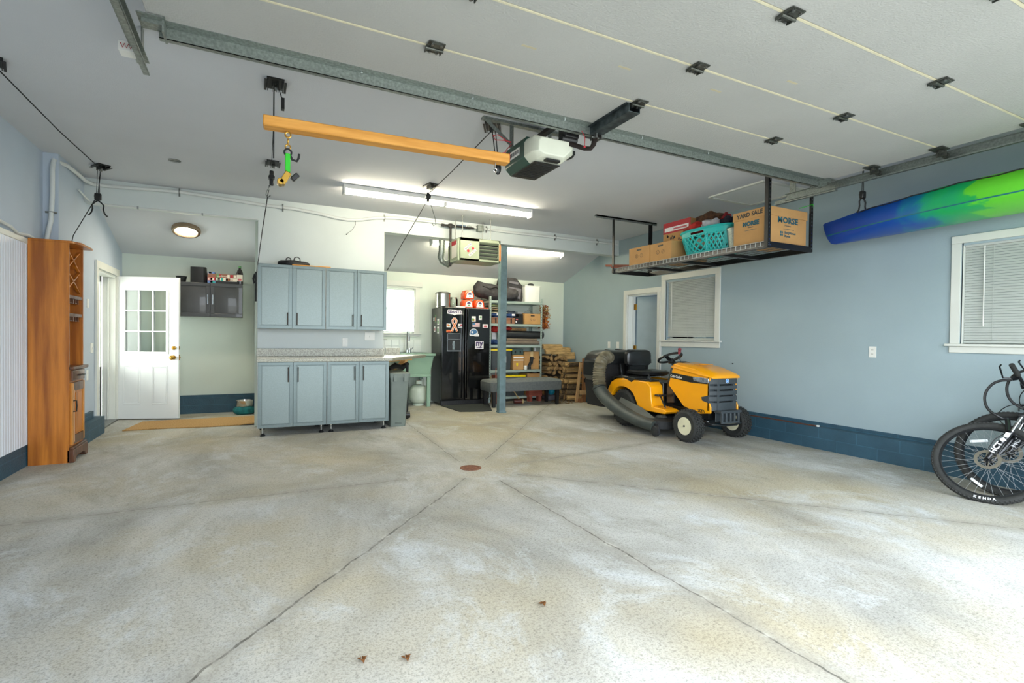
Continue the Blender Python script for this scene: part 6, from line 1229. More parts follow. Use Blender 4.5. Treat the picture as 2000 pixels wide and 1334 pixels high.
b.box((cx0-.001, 3.60, 2.37), (cx0, 3.74, 2.374)); obj('side_printing', b, m_inkblue, t); b = MB(); b.text('MORSE', .085, (4.95, cy0-.001, 2.43), (1, 0, 0), (0, 0, 1), .001, bold=.003, sxf=1.2); b.text('Products', .028, (4.95, cy0-.001, 2.395), (1, 0, 0), (0, 0, 1), .001); b.box((4.88, cy0-.001, 2.365), (5.05, cy0, 2.369))
b.text('BorgWarner', .035, (4.90, cy0-.001, 2.32), (1, 0, 0), (0, 0, 1), .001, align='LEFT', bold=.001); b.text('Morse', .035, (4.90, cy0-.001, 2.285), (1, 0, 0), (0, 0, 1), .001, align='LEFT', bold=.001)
for a_, c_ in ((4.83, 2.32), (4.855, 2.295), (4.855, 2.32), (4.83, 2.295)): b.box((a_, cy0-.001, c_), (a_+.021, cy0, c_+.021))
obj('printing', b, m_inkblue, t)
obj('cord', MB().tube([(5.1, 3.44, 2.60), (5.2, 3.42, 2.63), (5.28, 3.41, 2.66), (5.30, 3.42, 2.64)], .003, 6), m_green, None, 'thin green cord tied to the near right post of the rack', 'cord', (5.28, 3.41, 2.64))
# ================= kayak =================
def kayak_mat():
    m = M('kayak_blend_plastic', '#0f4fb0', .38, var=.0, coat=.1); n = m.node_tree; L = n.links.new; b = n.nodes['Principled BSDF']
    g = n.nodes.new('ShaderNodeNewGeometry'); sp = n.nodes.new('ShaderNodeSeparateXYZ'); L(g.outputs['Position'], sp.inputs[0])
    nz = n.nodes.new('ShaderNodeTexNoise'); nz.inputs['Scale'].default_value = 3.2; nz.inputs['Detail'].default_value = 4; nz.inputs['Distortion'].default_value = .6; L(g.outputs['Position'], nz.inputs['Vector'])
    a = n.nodes.new('ShaderNodeMath'); a.operation = 'MULTIPLY_ADD'; a.inputs[1].default_value = .9; L(nz.outputs['Fac'], a.inputs[0]); L(sp.outputs[1], a.inputs[2])
    mr = n.nodes.new('ShaderNodeMapRange'); mr.inputs[1].default_value = 3.75; mr.inputs[2].default_value = .8; L(a.outputs[0], mr.inputs[0])
    r = n.nodes.new('ShaderNodeValToRGB'); L(mr.outputs[0], r.inputs[0]); e = r.color_ramp.elements; e[0].position = .0; e[0].color = lin('#0a3f9c'); e[1].position = 1; e[1].color = lin('#74dc35')
    for p, c in ((.24, '#0a4aa2'), (.30, '#0a6f98'), (.325, '#0b9a72'), (.425, '#12a84f'), (.435, '#5cc62c'), (.7, '#66d02e')): q = e.new(p); q.color = lin(c)
    L(r.outputs[0], b.inputs['Base Color']); return m
m_kay = kayak_mat()
t = thing('kayak', 'blue and green kayak slung high along the right wall', 'kayak', (5.42, 1.7, 2.2))
b = MB(); rings = []
Y0k, Y1k = 3.30, .48
for i in range(25):
    u = i/24; y = Y0k+(Y1k-Y0k)*u; w_ = .31*min(1, (.22+.78*(1-(1-min(1, u*1.7))**2.2))); hb = 2.225+.045*min(1, u*1.5); ht = 2.475+.065*min(1, u*2.5)-.02*(1-min(1, u*8))
    xc = 5.43; rings.append([(xc-w_*.25, y, hb), (xc-w_*.72, y, hb+.035), (xc-w_*.95, y, hb+.07), (xc-w_*1.0, y, hb+.085), (xc-w_, y, hb+.16), (xc-w_*.93, y, (hb+ht)/2+.07), (xc-w_*.80, y, ht-.02), (xc-w_*.72, y, ht), (xc, y, ht+.015), (xc+w_*.72, y, ht), (xc+w_*.93, y, (hb+ht)/2+.07), (xc+w_, y, hb+.12), (xc+w_*.72, y, hb+.035), (xc+w_*.25, y, hb)])
b.loft([[(5.43+(x-5.43)*.75, y+.03, 2.35+(z-2.35)*.9) for x, y, z in rings[0]]] + rings); b.v = [(x, y + (.035*(z-2.33)/.1 if y > 3.2 else 0), z) for x, y, z in b.v]; obj('hull', b, m_kay, t, ang=28)
b = MB(); 
for i in range(24): 
    p, q = rings[i], rings[i+1]; b.bar((p[3][0]-.002, p[3][1], p[3][2]+.004), (q[3][0]-.002, q[3][1], q[3][2]+.004), .010, .006, (1, 0, 0))
obj('chine_groove', b, M('kayak_groove', '#0d6f7a', .5), t)
obj('deck_line', MB().tube([(rings[i][6][0]-.004, rings[i][6][1], rings[i][6][2]+.006+.006*math.sin(i*2)) for i in range(3, 24)], .005, 6), m_black, t)
t = thing('hoist_hook', 'black double hook and pulley holding the end of the kayak', 'hook', (5.42, 2.95, 2.5)); hook_pair(t, 5.28, 2.92, 2.60, 2.93)
for o_ in list(bpy.data.objects):
    if o_.parent == t and o_.name.startswith('hook'): o_.location.z += .02
obj('ceiling_plate', MB().box((5.22, 2.86, 2.93), (5.34, 2.98, 2.96)), m_black, t)
# ================= lawn tractor =================
tr = thing('lawn_tractor', 'yellow and black riding lawn tractor parked facing the camera', 'lawn tractor', (5.0, 5.0, 0))
m_tire = M('tire_rubber', '#2c2d2b', .8, var=.15, scale=30)
m_rim = M('cream_wheel_rim', '#ddd8b8', .4, var=.04)
m_blk2 = M('satin_black_plastic', '#1c1e1f', .3, var=.08, coat=.2)
def tractor_wheel(cx, cy, R_, W_, rr_, side, par=tr, turf=True):
    b = MB(); prof = [(rr_, -W_*.42), (rr_+.02, -W_*.46), (R_*.84, -W_*.5), (R_*.96, -W_*.40), (R_, -W_*.2), (R_, W_*.2), (R_*.96, W_*.40), (R_*.84, W_*.5), (rr_+.02, W_*.46), (rr_, W_*.42)]
    b.lathe(prof, (cx, cy, R_), (1, 0, 0), 40)
    w_ = obj('wheel', b, m_tire, par, label='black turf tire on cream rim')
    b = MB(); n_ = 30
    for k in range(n_):
        a = 2*PI*k/n_
        for j, (ox, da, tw) in enumerate(((-.30, 0, .5), (-.10, .5, -.5), (.10, 0, .5), (.30, .5, -.5))):
            aa = a+da*2*PI/n_; rad = R_*(1.0 if abs(ox) < .2 else .975)
            M4 = Matrix.Translation((cx+ox*W_*1.05, cy+rad*math.cos(aa), R_+rad*math.sin(aa))) @ Matrix.Rotation(aa, 4, 'X') @ Matrix.Rotation(tw, 4, 'Y'); b.xf = None
            vs = [M4 @ Vector((sx*W_*.075, sy*.010, sz*R_*.05)) for sz in (-1, 1) for sx, sy in ((-1,-1),(1,-1),(1,1),(-1,1))]
            b.add(vs, [(0,3,2,1),(4,5,6,7),(0,1,5,4),(1,2,6,5),(2,3,7,6),(3,0,4,7)])
    tb = obj('tread_blocks', b, m_tire, w_); tb['kind'] = 'stuff'
    s = side; b = MB().lathe([(rr_+.005, s*W_*.44), (rr_-.006, s*W_*.40), (rr_-.012, s*W_*.20), (rr_*.55, s*W_*.14), (.03, s*W_*.18), (.0, s*W_*.18)], (cx, cy, R_), (1, 0, 0), 32); obj('rim', b, m_rim, w_)
    obj('hub_cap', MB().cyl((cx+s*W_*.1, cy, R_), (cx+s*W_*.36, cy, R_), .026, .022, 16), m_blk2, w_)
tractor_wheel(4.605, 4.43, .19, .15, .10, -1); tractor_wheel(5.405, 4.43, .19, .15, .10, -1)
tractor_wheel(4.69, 5.62, .255, .20, .11, -1); tractor_wheel(5.31, 5.62, .255, .20, .11, -1)
# chassis and axle
b = MB().box((4.85, 4.35, .26), (5.15, 5.9, .36)).bar((4.68, 4.43, .22), (5.33, 4.43, .22), .05, .05).box((4.80, 5.45, .2), (5.2, 5.8, .34)).bar((4.68, 5.62, .255), (5.32, 5.62, .255), .05, .05).cyl((4.70, 4.43, .19), (4.53, 4.43, .19), .012, n=8).bar((4.72, 4.50, .24), (4.95, 4.62, .26), .02, .02).bar((4.78, 4.30, .24), (4.90, 4.45, .2), .03, .03)
obj('chassis', b, m_blk2, tr, bevel=.004)
# hood
side = [(4.84, .905), (4.93, .63), (4.67, .385), (4.42, .325), (4.25, .35), (4.25, .42), (4.27, .47), (4.37, .49), (4.38, .53), (4.28, .555), (4.28, .70), (4.255, .785), (4.5, .86)]
b = MB(); b.prism(side, 'x', 4.765, 4.785); obj('hood_side', b, m_yel, tr, bevel=.006)
b = MB(); b.prism(side, 'x', 5.215, 5.235); obj('hood_side', b, m_yel, tr, bevel=.006)
b = MB(); rg = []
for y, hw, zt, zs in ((4.22, .20, .790, .770), (4.235, .232, .815, .772), (4.30, .245, .845, .785), (4.42, .252, .880, .80), (4.58, .255, .905, .825), (4.75, .255, .918, .85), (4.86, .25, .922, .865), (4.88, .245, .90, .86)):
    rg.append([(5-hw, y, zs-.012), (5-hw-.003, y, zs), (5-hw*.88, y, zs+(zt-zs)*.55), (5-hw*.55, y, zt-.004), (5-hw*.25, y, zt-.010), (5, y, zt-.006), (5+hw*.25, y, zt-.010), (5+hw*.55, y, zt-.004), (5+hw*.88, y, zs+(zt-zs)*.55), (5+hw+.003, y, zs), (5+hw, y, zs-.012)])
b.loft(rg); obj('hood_top', b, m_yel, tr, bevel=.004)
b = MB()
for k, y in enumerate((4.52, 4.60)):
    b.obox((4.98, y, .905), (.22, .018, .006), (-.1, 0, 0))
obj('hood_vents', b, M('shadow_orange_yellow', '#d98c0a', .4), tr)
# black side panel with lettering and headlamp
b = MB().prism([(4.875, .79), (4.90, .725), (4.55, .69), (4.30, .69), (4.30, .755), (4.58, .765)], 'x', 4.758, 4.766); sp_ = obj('side_trim', b, m_blk2, tr)
b = MB().prism([(4.52, .762), (4.50, .715), (4.36, .70), (4.275, .702), (4.275, .757), (4.38, .764)], 'x', 4.750, 4.760); m_lens = M('headlamp_lens', '#c9d2dc', .1, metal=.6, var=.25, scale=30); obj('headlamp', b, m_lens, tr, bevel=.004)
b = MB().prism([(5.28-.0+.0, 0)], 'x', 0, 0) if False else MB(); b.text('Cub Cadet', .045, (4.7565, 4.79, .728), (0, -1, -.06), (0, 0, 1), .001, bold=.001); obj('lettering', b, m_whitep, sp_)
b = MB().text('XT1', .05, (4.764, 4.38, .345), (0, -1, .0), (0, .25, 1), .001, bold=.002, sxf=1.2); obj('model_lettering', b, m_black, tr)
# grille
b = MB(); zs = [.375, .46, .47, .50, .515, .56, .575, .625, .64, .69, .705, .785]
def gface(z0, z1, off=0): b.add([(4.765, 4.30, z0), (4.765, 4.275, z0), (4.87, 4.225+off, z0), (5.13, 4.225+off, z0), (5.235, 4.275, z0), (5.235, 4.30, z0), (4.765, 4.30, z1), (4.765, 4.275, z1), (4.87, 4.225+off, z1), (5.13, 4.225+off, z1), (5.235, 4.275, z1), (5.235, 4.30, z1)], [(5,4,3,2,1,0), (6,7,8,9,10,11)]+[(i, (i+1) % 6, 6+(i+1) % 6, 6+i) for i in range(6)])
for z0, z1 in ((.375, .475), (.490, .545), (.560, .610), (.628, .672), (.690, .785)): gface(z0, z1)
b.box((4.765, 4.275, .375), (4.86, 4.30, .79)).box((4.85, 4.228, .375), (4.888, 4.27, .79)).box((5.112, 4.228, .375), (5.15, 4.27, .79)); obj('grille', b, m_char, tr, bevel=.004)
obj('grille_backing', MB().box((4.86, 4.262, .38), (5.14, 4.268, .78)).box((4.775, 4.285, .38), (5.225, 4.30, .76)), m_black, tr); obj('transmission_tunnel', MB().box((4.86, 4.95, .31), (5.14, 5.06, .60)), m_blk2, tr)
b = MB().prism([(4.28, .47), (4.37, .49), (4.385, .53), (4.28, .555)], 'x', 4.757, 4.764); obj('side_air_scoop', b, m_char, tr)
b = MB().cyl((5.0, 4.226, .728), (5.0, 4.220, .728), .024, n=24); bd = obj('badge', b, M('blue_badge', '#2d8fe0', .3), tr); obj('badge_ring', MB().torus((5.0, 4.221, .728), .024, .003, (0, 1, 0), 24, 6).obox((5.0, 4.2185, .728), (.026, .002, .006), (0, -.9, 0)), m_whitep, bd)
b = MB().prism([(4.84, .40), (4.80, .385), (4.82, .26), (5.10, .25), (5.18, .30), (5.16, .40)], 'y', 4.17, 4.25) if False else MB().box((4.83, 4.15, .355), (5.17, 4.26, .385)).box((4.84, 4.15, .235), (5.14, 4.17, .26)).box((4.84, 4.24, .25), (5.14, 4.25, .36))
for k in range(5): b.box((4.84+k*.068, 4.15, .25), (4.868+k*.068, 4.18, .36))
obj('bumper', b, m_char, tr, bevel=.006); obj('bumper_tube', MB().tube([(4.72, 4.36, .25), (4.76, 4.22, .225), (4.9, 4.17, .215), (5.1, 4.17, .215), (5.24, 4.22, .225), (5.28, 4.36, .25)], .014, 8), m_blk2, tr)
# dash column, pedals, wheel
b = MB(); b.loft([[(4.80, 4.86, .40), (5.20, 4.86, .40), (5.20, 5.00, .38), (4.80, 5.00, .38)], [(4.79, 4.86, .66), (5.21, 4.86, .66), (5.20, 5.00, .64), (4.80, 5.0, .64)], [(4.80, 4.86, .885), (5.20, 4.86, .885), (5.16, 4.97, .86), (4.84, 4.97, .86)], [(4.93, 4.94, .93), (5.07, 4.94, .93), (5.06, 5.02, .91), (4.94, 5.02, .91)]]); obj('dash_column', b, m_blk2, tr, bevel=.01)
sw = Vector((5.0, 5.15, .965)); ax = Vector((0, .5, 1)).normalized()
b = MB().torus(sw, .155, .016, ax, 40, 10); st_ = obj('steering_wheel', b, m_blk2, tr)
a_ = ax.orthogonal().normalized(); b_ = ax.cross(a_); b = MB()
for th in (.4, PI-.4, 1.5*PI): p = sw+(a_*math.cos(th)+b_*math.sin(th))*.15; b.bar(p, sw-ax*.05, .05, .012, tuple(ax))
b.cyl(sw-ax*.07, sw-ax*.02, .045, .035, 16); obj('spokes', b, m_blk2, st_, bevel=.003)
obj('steering_shaft', MB().cyl(sw-ax*.06, (5.0, 5.0, .86), .03, .04, 12), m_blk2, st_)
b = MB().tube([(4.99, 4.98, 1.02), (4.99, 4.97, 1.07)], [.014, .022], 10).ell((4.99, 4.97, 1.085), (.028, .02, .018), 12); obj('choke_knob', b, M('dull_red_knob', '#8e3b44', .5), tr, label='dull red knob')
obj('knob_stem', MB().cyl((4.99, 4.95, .90), (4.99, 4.98, 1.03), .006, n=8), m_dark, tr)
b = MB().cyl((4.66, 4.86, .33), (4.66, 4.97, .50), .011, n=8).box((4.60, 4.93, .48), (4.74, 5.0, .505)); obj('pedal', b, m_blk2, tr, bevel=.004)
b = MB().box((4.63, 5.08, .332), (4.68, 5.14, .36)); obj('pedal', b, m_blk2, tr, bevel=.006)
# fenders and footboards
arc = [(5.34, .40), (5.39, .47), (5.46, .52), (5.56, .55), (5.68, .55), (5.77, .51), (5.83, .45), (5.86, .40)]
prof = [(5.29, .31), (5.27, .275), (4.80, .275), (4.76, .31), (4.80, .335), (5.02, .345), (5.04, .44), (5.06, .60), (5.12, .655), (5.46, .66), (5.60, .668), (5.74, .655), (5.86, .60), (5.93, .50), (5.95, .40)] + arc[::-1]
for x0, x1 in ((4.575, 4.79), (5.21, 5.425)): obj('fender', MB().prism(prof, 'x', x0, x1), m_yel, tr, bevel=.012, seg=3)
b = MB().box((4.79, 4.80, .275), (5.21, 5.30, .31)); obj('footboard', b, m_yel, tr)
b = MB(); 
for k in range(7): b.box((4.60, 4.86+k*.05, .345), (4.77, 4.875+k*.05, .350))
obj('foot_grip', b, M('darker_yellow_grip', '#d88f08', .6), tr)
b = MB().box((4.79, 5.05, .30), (5.21, 5.95, .64)); obj('seat_pan', b, m_blk2, tr, bevel=.01)
b = MB().prism([(5.36, .672), (5.42, .625), (5.52, .66), (5.60, .672), (5.75, .665), (5.84, .635), (5.86, .68), (5.6, .70), (5.36, .69)], 'x', 4.57, 4.80); obj('fender_trim', b, m_blk2, tr, bevel=.005)
b = MB().box((4.62, 5.10, .655), (4.77, 5.34, .675)).cyl((4.64, 5.12, .68), (4.76, 5.16, .68), .008, n=8).tube([(4.70, 5.2, .66), (4.70, 5.22, .72), (4.72, 5.24, .74)], .01, 8); obj('lever_console', b, m_blk2, tr, bevel=.003)
# seat
b = MB(); b.loft([rr(5.0, 5.58, .40, .36, .675, .08, 4), rr(5.0, 5.58, .47, .46, .69, .10, 4), rr(5.0, 5.58, .48, .48, .725, .11, 4), rr(5.0, 5.58, .42, .42, .75, .11, 4), rr(5.0, 5.60, .26, .26, .738, .08, 4)]); b.v = [(x, y, z+.04*max(0, (5.45-y)/.2)*.6+(.03*abs(x-5)/.24)) for x, y, z in b.v]; se = obj('seat', b, m_blk2, tr)
def rrx(cx, cz, w_, h_, y, r): return [(p[0], y, p[1]) for p in rr(cx, cz, w_, h_, 0, r, 4)]
b = MB(); b.loft([rrx(5.0, .93, .36, .20, 5.74, .06), rrx(5.0, .935, .44, .23, 5.76, .08), rrx(5.0, .94, .46, .24, 5.82, .08), rrx(5.0, .935, .38, .20, 5.86, .06)]); b.box((4.86, 5.80, .70), (5.14, 5.83, .88)); obj('seat_back', b, m_blk2, tr)
# mower deck
b = MB(); b.loft([rr(5.0, 5.03, 1.06, .58, .09, .2, 5), rr(5.0, 5.03, 1.04, .56, .185, .2, 5), rr(5.0, 5.03, .90, .44, .21, .15, 5)]); obj('mower_deck', b, m_dark, tr, bevel=.004)
b = MB().lathe([(.05, -.02), (.065, -.015), (.065, .015), (.05, .02), (.02, .02), (.02, .025), (0, .025)][::-1], (4.44, 4.80, .075), (1, 0, 0), 24).cyl((4.43, 4.80, .075), (4.50, 4.80, .075), .012, n=8); obj('deck_wheel', b, m_dark, tr)
obj('deck_wheel_bracket', MB().box((4.46, 4.78, .07), (4.475, 4.95, .16)), m_dark, tr)
obj('pulley_cover', MB().cyl((4.70, 4.98, .20), (4.70, 4.98, .235), .08, .06, 24).cyl((5.3, 4.98, .20), (5.3, 4.98, .235), .08, .06, 24), m_galv, tr) if False else obj('pulley_cover', MB().cyl((4.70, 4.98, .205), (4.70, 4.98, .24), .08, .05, 24), m_galv, tr)
# ---- grass bagger ----
bg_ = thing('grass_bagger', 'black twin grass bagger mounted behind the yellow tractor', 'grass catcher', (5.0, 6.35, .2))
b = MB()
for cx in (4.775, 5.215): b.loft([rr(cx, 6.36, .36, .42, .19, .06), rr(cx, 6.36, .41, .48, .5, .06), rr(cx, 6.36, .43, .52, .84, .06)])
obj('grass_bag', MB().loft([rr(4.765, 6.36, .37, .44, .19, .06), rr(4.765, 6.36, .42, .50, .5, .06), rr(4.765, 6.36, .43, .52, .84, .06)]), M('black_mesh_fabric', '#1b1c1d', .8, var=.15, bump=.5, bscale=150), bg_)
obj('grass_bag', MB().loft([rr(5.225, 6.36, .37, .44, .19, .06), rr(5.225, 6.36, .42, .50, .5, .06), rr(5.225, 6.36, .43, .52, .84, .06)]), MATS['black_mesh_fabric'], bg_)
b = MB(); b.loft([rr(5.0, 6.34, .92, .60, .84, .08), rr(5.0, 6.34, .93, .61, .90, .10), rr(5.0, 6.34, .86, .56, .985, .12), rr(5.0, 6.34, .74, .46, 1.025, .12), rr(5.0, 6.34, .6, .34, 1.035, .1)]); lid_ = obj('bagger_lid', b, m_blk2, bg_, bevel=.004)
obj('lid_ribs', MB().tube([(4.80, 6.06, .86), (4.80, 6.08, .96), (4.80, 6.16, 1.02), (4.80, 6.4, 1.04)], .012, 6).tube([(5.0, 6.05, .86), (5.0, 6.07, .96), (5.0, 6.15, 1.03), (5.0, 6.4, 1.045)], .012, 6), m_blk2, lid_)
b = MB().box((4.535, 6.10, .955), (4.60, 6.115, .985)); obj('yellow_sticker', MB().box((4.60, 6.068, .93), (4.665, 6.073, .965)), m_yl, lid_)
b = MB(); b.loft([[(4.53, 6.15, .58), (4.53, 6.5, .58), (4.53, 6.5, .88), (4.53, 6.15, .88)], [(4.44, 6.2, .66), (4.44, 6.46, .66), (4.44, 6.46, .86), (4.44, 6.2, .86)]])
for k in range(4): b.box((4.425, 6.2, .68+k*.045), (4.50, 6.19, .70+k*.045))
obj('side_vent', b, m_blk2, bg_)
b = MB().tube([(4.82, 5.98, .3), (4.82, 6.02, .7), (4.82, 6.06, .84)], .016, 8).tube([(5.18, 5.98, .3), (5.18, 6.02, .7), (5.18, 6.06, .84)], .016, 8).bar((4.82, 6.0, .45), (5.18, 6.0, .45), .03, .03).bar((4.82, 5.98, .32), (4.86, 5.85, .3), .03, .03); obj('mount_frame', b, m_blk2, bg_)
b = MB(); path = [(4.70, 6.10, .93), (4.62, 6.03, .945), (4.54, 5.99, .93), (4.475, 5.97, .87), (4.445, 5.965, .78), (4.435, 5.965, .68), (4.43, 5.95, .58), (4.425, 5.92, .50)]
P_ = [Vector(p) for p in path]; fine = []
for i in range(len(P_)-1):
    for k in range(6): fine.append(P_[i].lerp(P_[i+1], k/9))
for _ in range(3): fine = [fine[0]] + [(fine[i-1]+fine[i]*2+fine[i+1])/4 for i in range(1, len(fine)-1)] + [fine[-1]]
b.tube(fine, [.083+(.013 if i % 2 else 0) for i in range(len(fine))], 20)
m_hose = M('ribbed_hose_grey_brown', '#77705a', .5, var=.2, scale=14); obj('ribbed_hose', b, m_hose, bg_, ang=60)
b = MB(); pts = [(4.425, 5.95, .52), (4.42, 5.88, .45), (4.415, 5.76, .375), (4.41, 5.6, .305), (4.41, 5.4, .235), (4.42, 5.2, .185), (4.44, 5.0, .145), (4.47, 4.86, .125)]
P_ = [Vector(p) for p in pts]; fine = []
for i in range(len(P_)-1):
    for k in range(5): fine.append(P_[i].lerp(P_[i+1], k/5))
fine.append(P_[-1]); N = len(fine); b.tube(fine, [.096-.030*(i/N)**2+.0 for i in range(N)], 20, flat=1.0); obj('discharge_boot', b, M('dark_chute_plastic', '#3f4642', .45, var=.15, scale=8), bg_)
obj('hose_clamp', MB().torus((4.425, 5.925, .50), .097, .006, (0, .6, 1), 28, 6), m_blk2, bg_)
b = MB(); b.loft([[(4.50, 5.62, .31), (4.56, 5.62, .40), (4.60, 5.60, .30)], [(4.50, 5.2, .24), (4.57, 5.2, .31), (4.60, 5.2, .22)], [(4.50, 4.88, .12), (4.55, 4.88, .19), (4.60, 4.9, .12)]]); obj('chute_flap', b, MATS['dark_chute_plastic'], bg_)
def smooth(pts, it=3):
    P = [Vector(p) for p in pts]
    for _ in range(it):
        Q = [P[0]]
        for a_, c_ in zip(P[:-1], P[1:]): Q += [a_.lerp(c_, .25), a_.lerp(c_, .75)]
        P = Q + [P[-1]]
    return P
for o_ in bpy.data.objects:
    if o_.parent == bg_ and o_.name.split('.')[0] in ('grass_bag', 'bagger_lid', 'side_vent', 'mount_frame'): o_.location.x += .07
# ================= bicycles =================
m_bk = M('bike_black_paint', '#15171a', .3, var=.04, coat=.3); m_spk = M('spoke_steel', '#c8ccd0', .3, metal=.8, var=0); m_rot = M('brake_disc_steel', '#a8a294', .35, metal=.9)
m_lbl = M('white_bike_decal', '#e8eaec', .4)
def bike(label, cx, cy, hd, lean, full=True, r=.345, hb=.0):
    t = thing('bicycle', label, 'bicycle', (0, 0, 0))
    F = Vector((math.sin(hd), math.cos(hd), 0)); n0 = Vector((F.y, -F.x, 0)); U = n0*math.sin(lean)+Vector((0, 0, 1))*math.cos(lean); S = U.cross(F)
    R4 = Matrix(((F.x, S.x, U.x, cx), (F.y, S.y, U.y, cy), (F.z, S.z, U.z, 0), (0, 0, 0, 1)))
    # local: x forward, y left side (toward the room), z up
    def wheel(wx, disc):
        b = MB().torus((wx, 0, r), r-.026, .026, (0, 1, 0), 64, 12); w_ = obj('wheel', b, m_tire, t, label='black mountain bike tire and wheel')
        b = MB()
        for k in range(80):
            a = 2*PI*k/80
            for s_ in (-1, 0, 1):
                aa = a+(.5*2*PI/80 if s_ == 0 else 0); rad = r-.004-abs(s_)*.006; b.obox((wx+rad*math.cos(aa), s_*.015, r+rad*math.sin(aa)), (.013, .011, .016), (0, -aa, .3*s_))
        obj('tread', b, m_tire, w_)['kind'] = 'stuff'
        b = MB(); n_ = 64; rg = []
        prof = [(r-.040, -.012), (r-.060, -.011), (r-.066, 0), (r-.060, .011), (r-.040, .012), (r-.040, -.012)]
        b.lathe([(a_, z_) for a_, z_ in prof], (wx, 0, r), (0, 1, 0), 64); obj('rim', b, m_bk, w_)
        for k in range(32):
            a = 2*PI*k/32; s_ = 1 if k % 2 else -1; a2 = a + (.9 if (k//2) % 2 else -.9)
            sp_ = obj('spoke', MB().cyl((wx+.022*math.cos(a2), s_*.028, r+.022*math.sin(a2)), (wx+(r-.062)*math.cos(a), 0, r+(r-.062)*math.sin(a)), .0013, n=4), m_spk, w_)
        obj('hub', MB().cyl((wx, -.045, r), (wx, .045, r), .012, n=12).cyl((wx, -.032, r), (wx, -.024, r), .026, n=16).cyl((wx, .024, r), (wx, .032, r), .026, n=16), m_bk, w_)
        b = MB(); b.lathe([(.058, .040), (.080, .040), (.080, .042), (.058, .042), (.058, .040)], (wx, 0, r), (0, 1, 0), 40)
        for k in range(6): a = PI*k/3; b.bar((wx+.02*math.cos(a), .041, r+.02*math.sin(a)), (wx+.06*math.cos(a+.4), .041, r+.06*math.sin(a+.4)), .006, .002, (0, 1, 0))
        b.torus((wx, .041, r), .069, .004, (0, 1, 0), 36, 4) if False else None
        obj('brake_disc', b, m_rot, w_)
        return w_
    w1 = wheel(0, True); w2 = wheel(-1.10, True)
    # fork
    cr = Vector((-.155, 0, .72)); st = Vector((-.225, 0, .92))
    for s_ in (-1, 1):
        d = Vector((0, s_*.055, r)); c = Vector((-.115, s_*.055, .60)); e = Vector((-.165, s_*.050, .75))
        fl = obj('fork_leg', MB().tube([d, d.lerp(c, .3), c], [.014, .019, .020], 12), m_bk, t); obj('stanchion', MB().cyl(c, e, .014, n=12), m_chrome, fl)
        if s_ == 1:
            dd = (c-d).normalized(); 
            b = MB().text('HCT', .05, d+dd*.05+Vector((-.016, .0215, -.004)), dd, Vector((dd.z, 0, -dd.x)), .001, align='LEFT', bold=.0015); b.prism([(0, 0), (0, 0), (0, 0)], 'y', 0, 0) if False else None; b.obox(d+dd*.185+Vector((0, .0215, 0)), (.03, .001, .03), (0, -.9, 0)); b.obox(d+dd*.235+Vector((0, .0215, 0)), (.03, .001, .045), (0, -.3, 0)); obj('decal', b, m_lbl, fl)
    obj('fork_brace', MB().tube([(-.10, .06, .60), (-.085, .05, .70), (-.08, 0, .74), (-.085, -.05, .70), (-.10, -.06, .60)], .015, 8), m_bk, t)
    obj('fork_crown', MB().bar((-.16, -.07, .755), (-.16, .07, .755), .045, .035), m_bk, t, bevel=.008)
    obj('steerer', MB().cyl((-.165, 0, .75), (-.235, 0, .96), .022, n=14), m_bk, t)
    fr = MB().tube([(-.185, 0, .80), (-.60, 0, .36)], .030, 12).tube([(-.215, 0, .89), (-.72, 0, .80)], .022, 12).tube([(-.60, 0, .34), (-.76, 0, .86)], .018, 12)
    for s_ in (-1, 1): fr.tube([(-.60, s_*.04, .32), (-1.10, s_*.06, .345)], .012, 8).tube([(-.72, s_*.03, .78), (-1.10, s_*.06, .345)], .010, 8)
    obj('frame', fr, m_bk, t)
    obj('saddle', MB().loft([[(-.93, -.07, .96), (-.93, .07, .96), (-.93, .07, .985), (-.93, -.07, .985)], [(-.80, -.05, .965), (-.80, .05, .965), (-.80, .05, .99), (-.80, -.05, .99)], [(-.66, -.015, .96), (-.66, .015, .96), (-.66, .015, .98), (-.66, -.015, .98)]]).cyl((-.755, 0, .84), (-.78, 0, .965), .013, n=10), m_bk, t, bevel=.008)
    ck = MB().lathe([(.085, .05), (.09, .05), (.09, .054), (.0, .054)], (-.60, 0, .33), (0, 1, 0), 32).bar((-.60, .06, .33), (-.47, .07, .25), .025, .012, (0, 1, 0)).bar((-.60, -.06, .33), (-.73, -.07, .41), .025, .012, (0, 1, 0)).box((-.52, .07, .235), (-.42, .16, .26)).box((-.78, -.16, .40), (-.68, -.07, .425)); obj('crankset', ck, m_dark, t)
    bar_ = [( -.24+hb*.0, 0, .99), (-.20, .03, 1.0), (-.17+hb*.3, .14, 1.01), (-.17+hb, .33, 1.03)]; b = MB()
    b.tube([(-.17-hb, -.33, 1.03), (-.17-hb*.3, -.14, 1.01), (-.19, -.03, 1.0), (-.19, .03, 1.0), (-.17+hb*.3, .14, 1.01), (-.17+hb, .33, 1.03)], .013, 10); hbar = obj('handlebar', b, m_bk, t)
    obj('stem', MB().bar((-.235, 0, .965), (-.19, 0, 1.0), .04, .04), m_bk, t, bevel=.008)
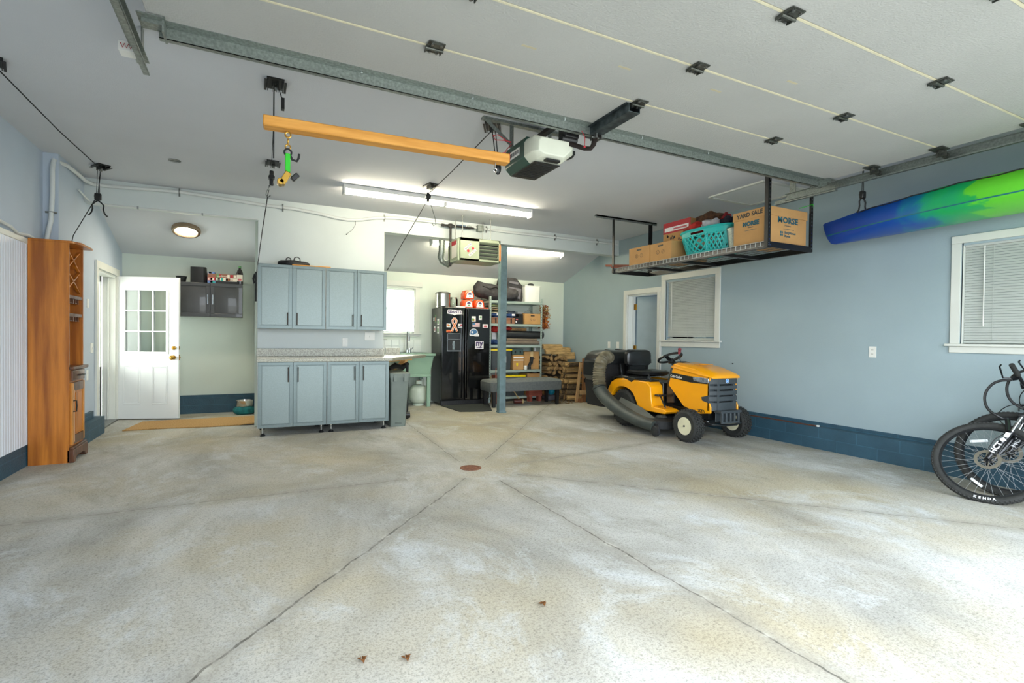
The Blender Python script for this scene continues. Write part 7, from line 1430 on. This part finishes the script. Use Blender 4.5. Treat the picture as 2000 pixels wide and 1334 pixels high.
    for s_ in (-1, 1):
        e = Vector((-.17+hb*s_, .33*s_, 1.03)); i_ = Vector((-.17+hb*s_*.6, .22*s_, 1.02)); obj('grip', MB().cyl(i_, e+(e-i_)*.15, .018, n=14), m_tire, t)
        lv = Vector((-.13+hb*s_*.5, .20*s_, 1.0)); b = MB().bar(lv+Vector((-.03, 0, .01)), lv, .03, .025).tube([lv, lv+Vector((.05, .02*s_, -.01)), lv+Vector((.055, .08*s_, .0)), lv+Vector((.06, .15*s_, .01)), lv+Vector((.05, .17*s_, .015))], .006, 8); obj('brake_lever', b, m_bk, t)
        b = MB().tube(smooth([lv+Vector((.0, -.02*s_, 0)), lv+Vector((.10, -.02*s_, -.02)), lv+Vector((.16, -.06*s_, -.12)), lv+Vector((.14, -.10*s_, -.24)), lv+Vector((.05, -.12*s_, -.30)), Vector((-.08, .03*s_, .72))]), .0035 if s_ < 0 else .010, 8); obj('cable', b, m_black, t)
    obj('display', MB().obox((-.16, .06, 1.03), (.05, .06, .03), (0, .3, 0)), m_blackp, t, bevel=.006)
    b = MB().tube([(-.10, .058, .60), (-.03, .06, .52), (.0, .055, .44), (-.02, .055, .36)], .003, 6); obj('brake_hose', b, m_black, t)
    b = MB().obox((-.035, .055, r+.06), (.03, .03, .05)); obj('brake_caliper', b, m_black, t, bevel=.004)
    if full: obj('spoke_reflector', MB().obox((.07, .0, r+.17), (.11, .012, .024), (0, .25, 0)), M('clear_reflector', '#dfe4e4', .2, var=.1), w1, bevel=.004)
    if full: obj('spoke_reflector', MB().obox((.05, .0, r-.19), (.02, .012, .09), (0, .9, 0)), MATS['clear_reflector'], w1, bevel=.004)
    # tire lettering
    b = MB(); word = 'KENDA'
    for i, ch in enumerate(word if full else ''):
        a = -PI/2-.20+.085*(i) ; c = Vector(((r-.026)*math.cos(a), .0275, r+(r-.026)*math.sin(a))); tg = Vector((-math.sin(a), 0, math.cos(a))); rad = Vector((math.cos(a), 0, math.sin(a)))
        b.text(ch, .028, c-rad*-.008, -tg if False else tg*-1, rad*1, .0015, bold=.001) if False else b.text(word[len(word)-1-i], .026, c+rad*.008, tg*-1, rad*-1, .0015, bold=.001)
    if full: obj('tire_lettering', b, m_lbl, w1)
    t.matrix_world = R4; return t
bike('black mountain bike in front, leaning on the right wall', 4.955, 1.84, math.radians(-13), math.radians(35), hb=.06)
b2 = bike('second black bike, behind the front one against the wall', 5.30, 1.83, math.radians(-8), math.radians(19), full=False, hb=.03)
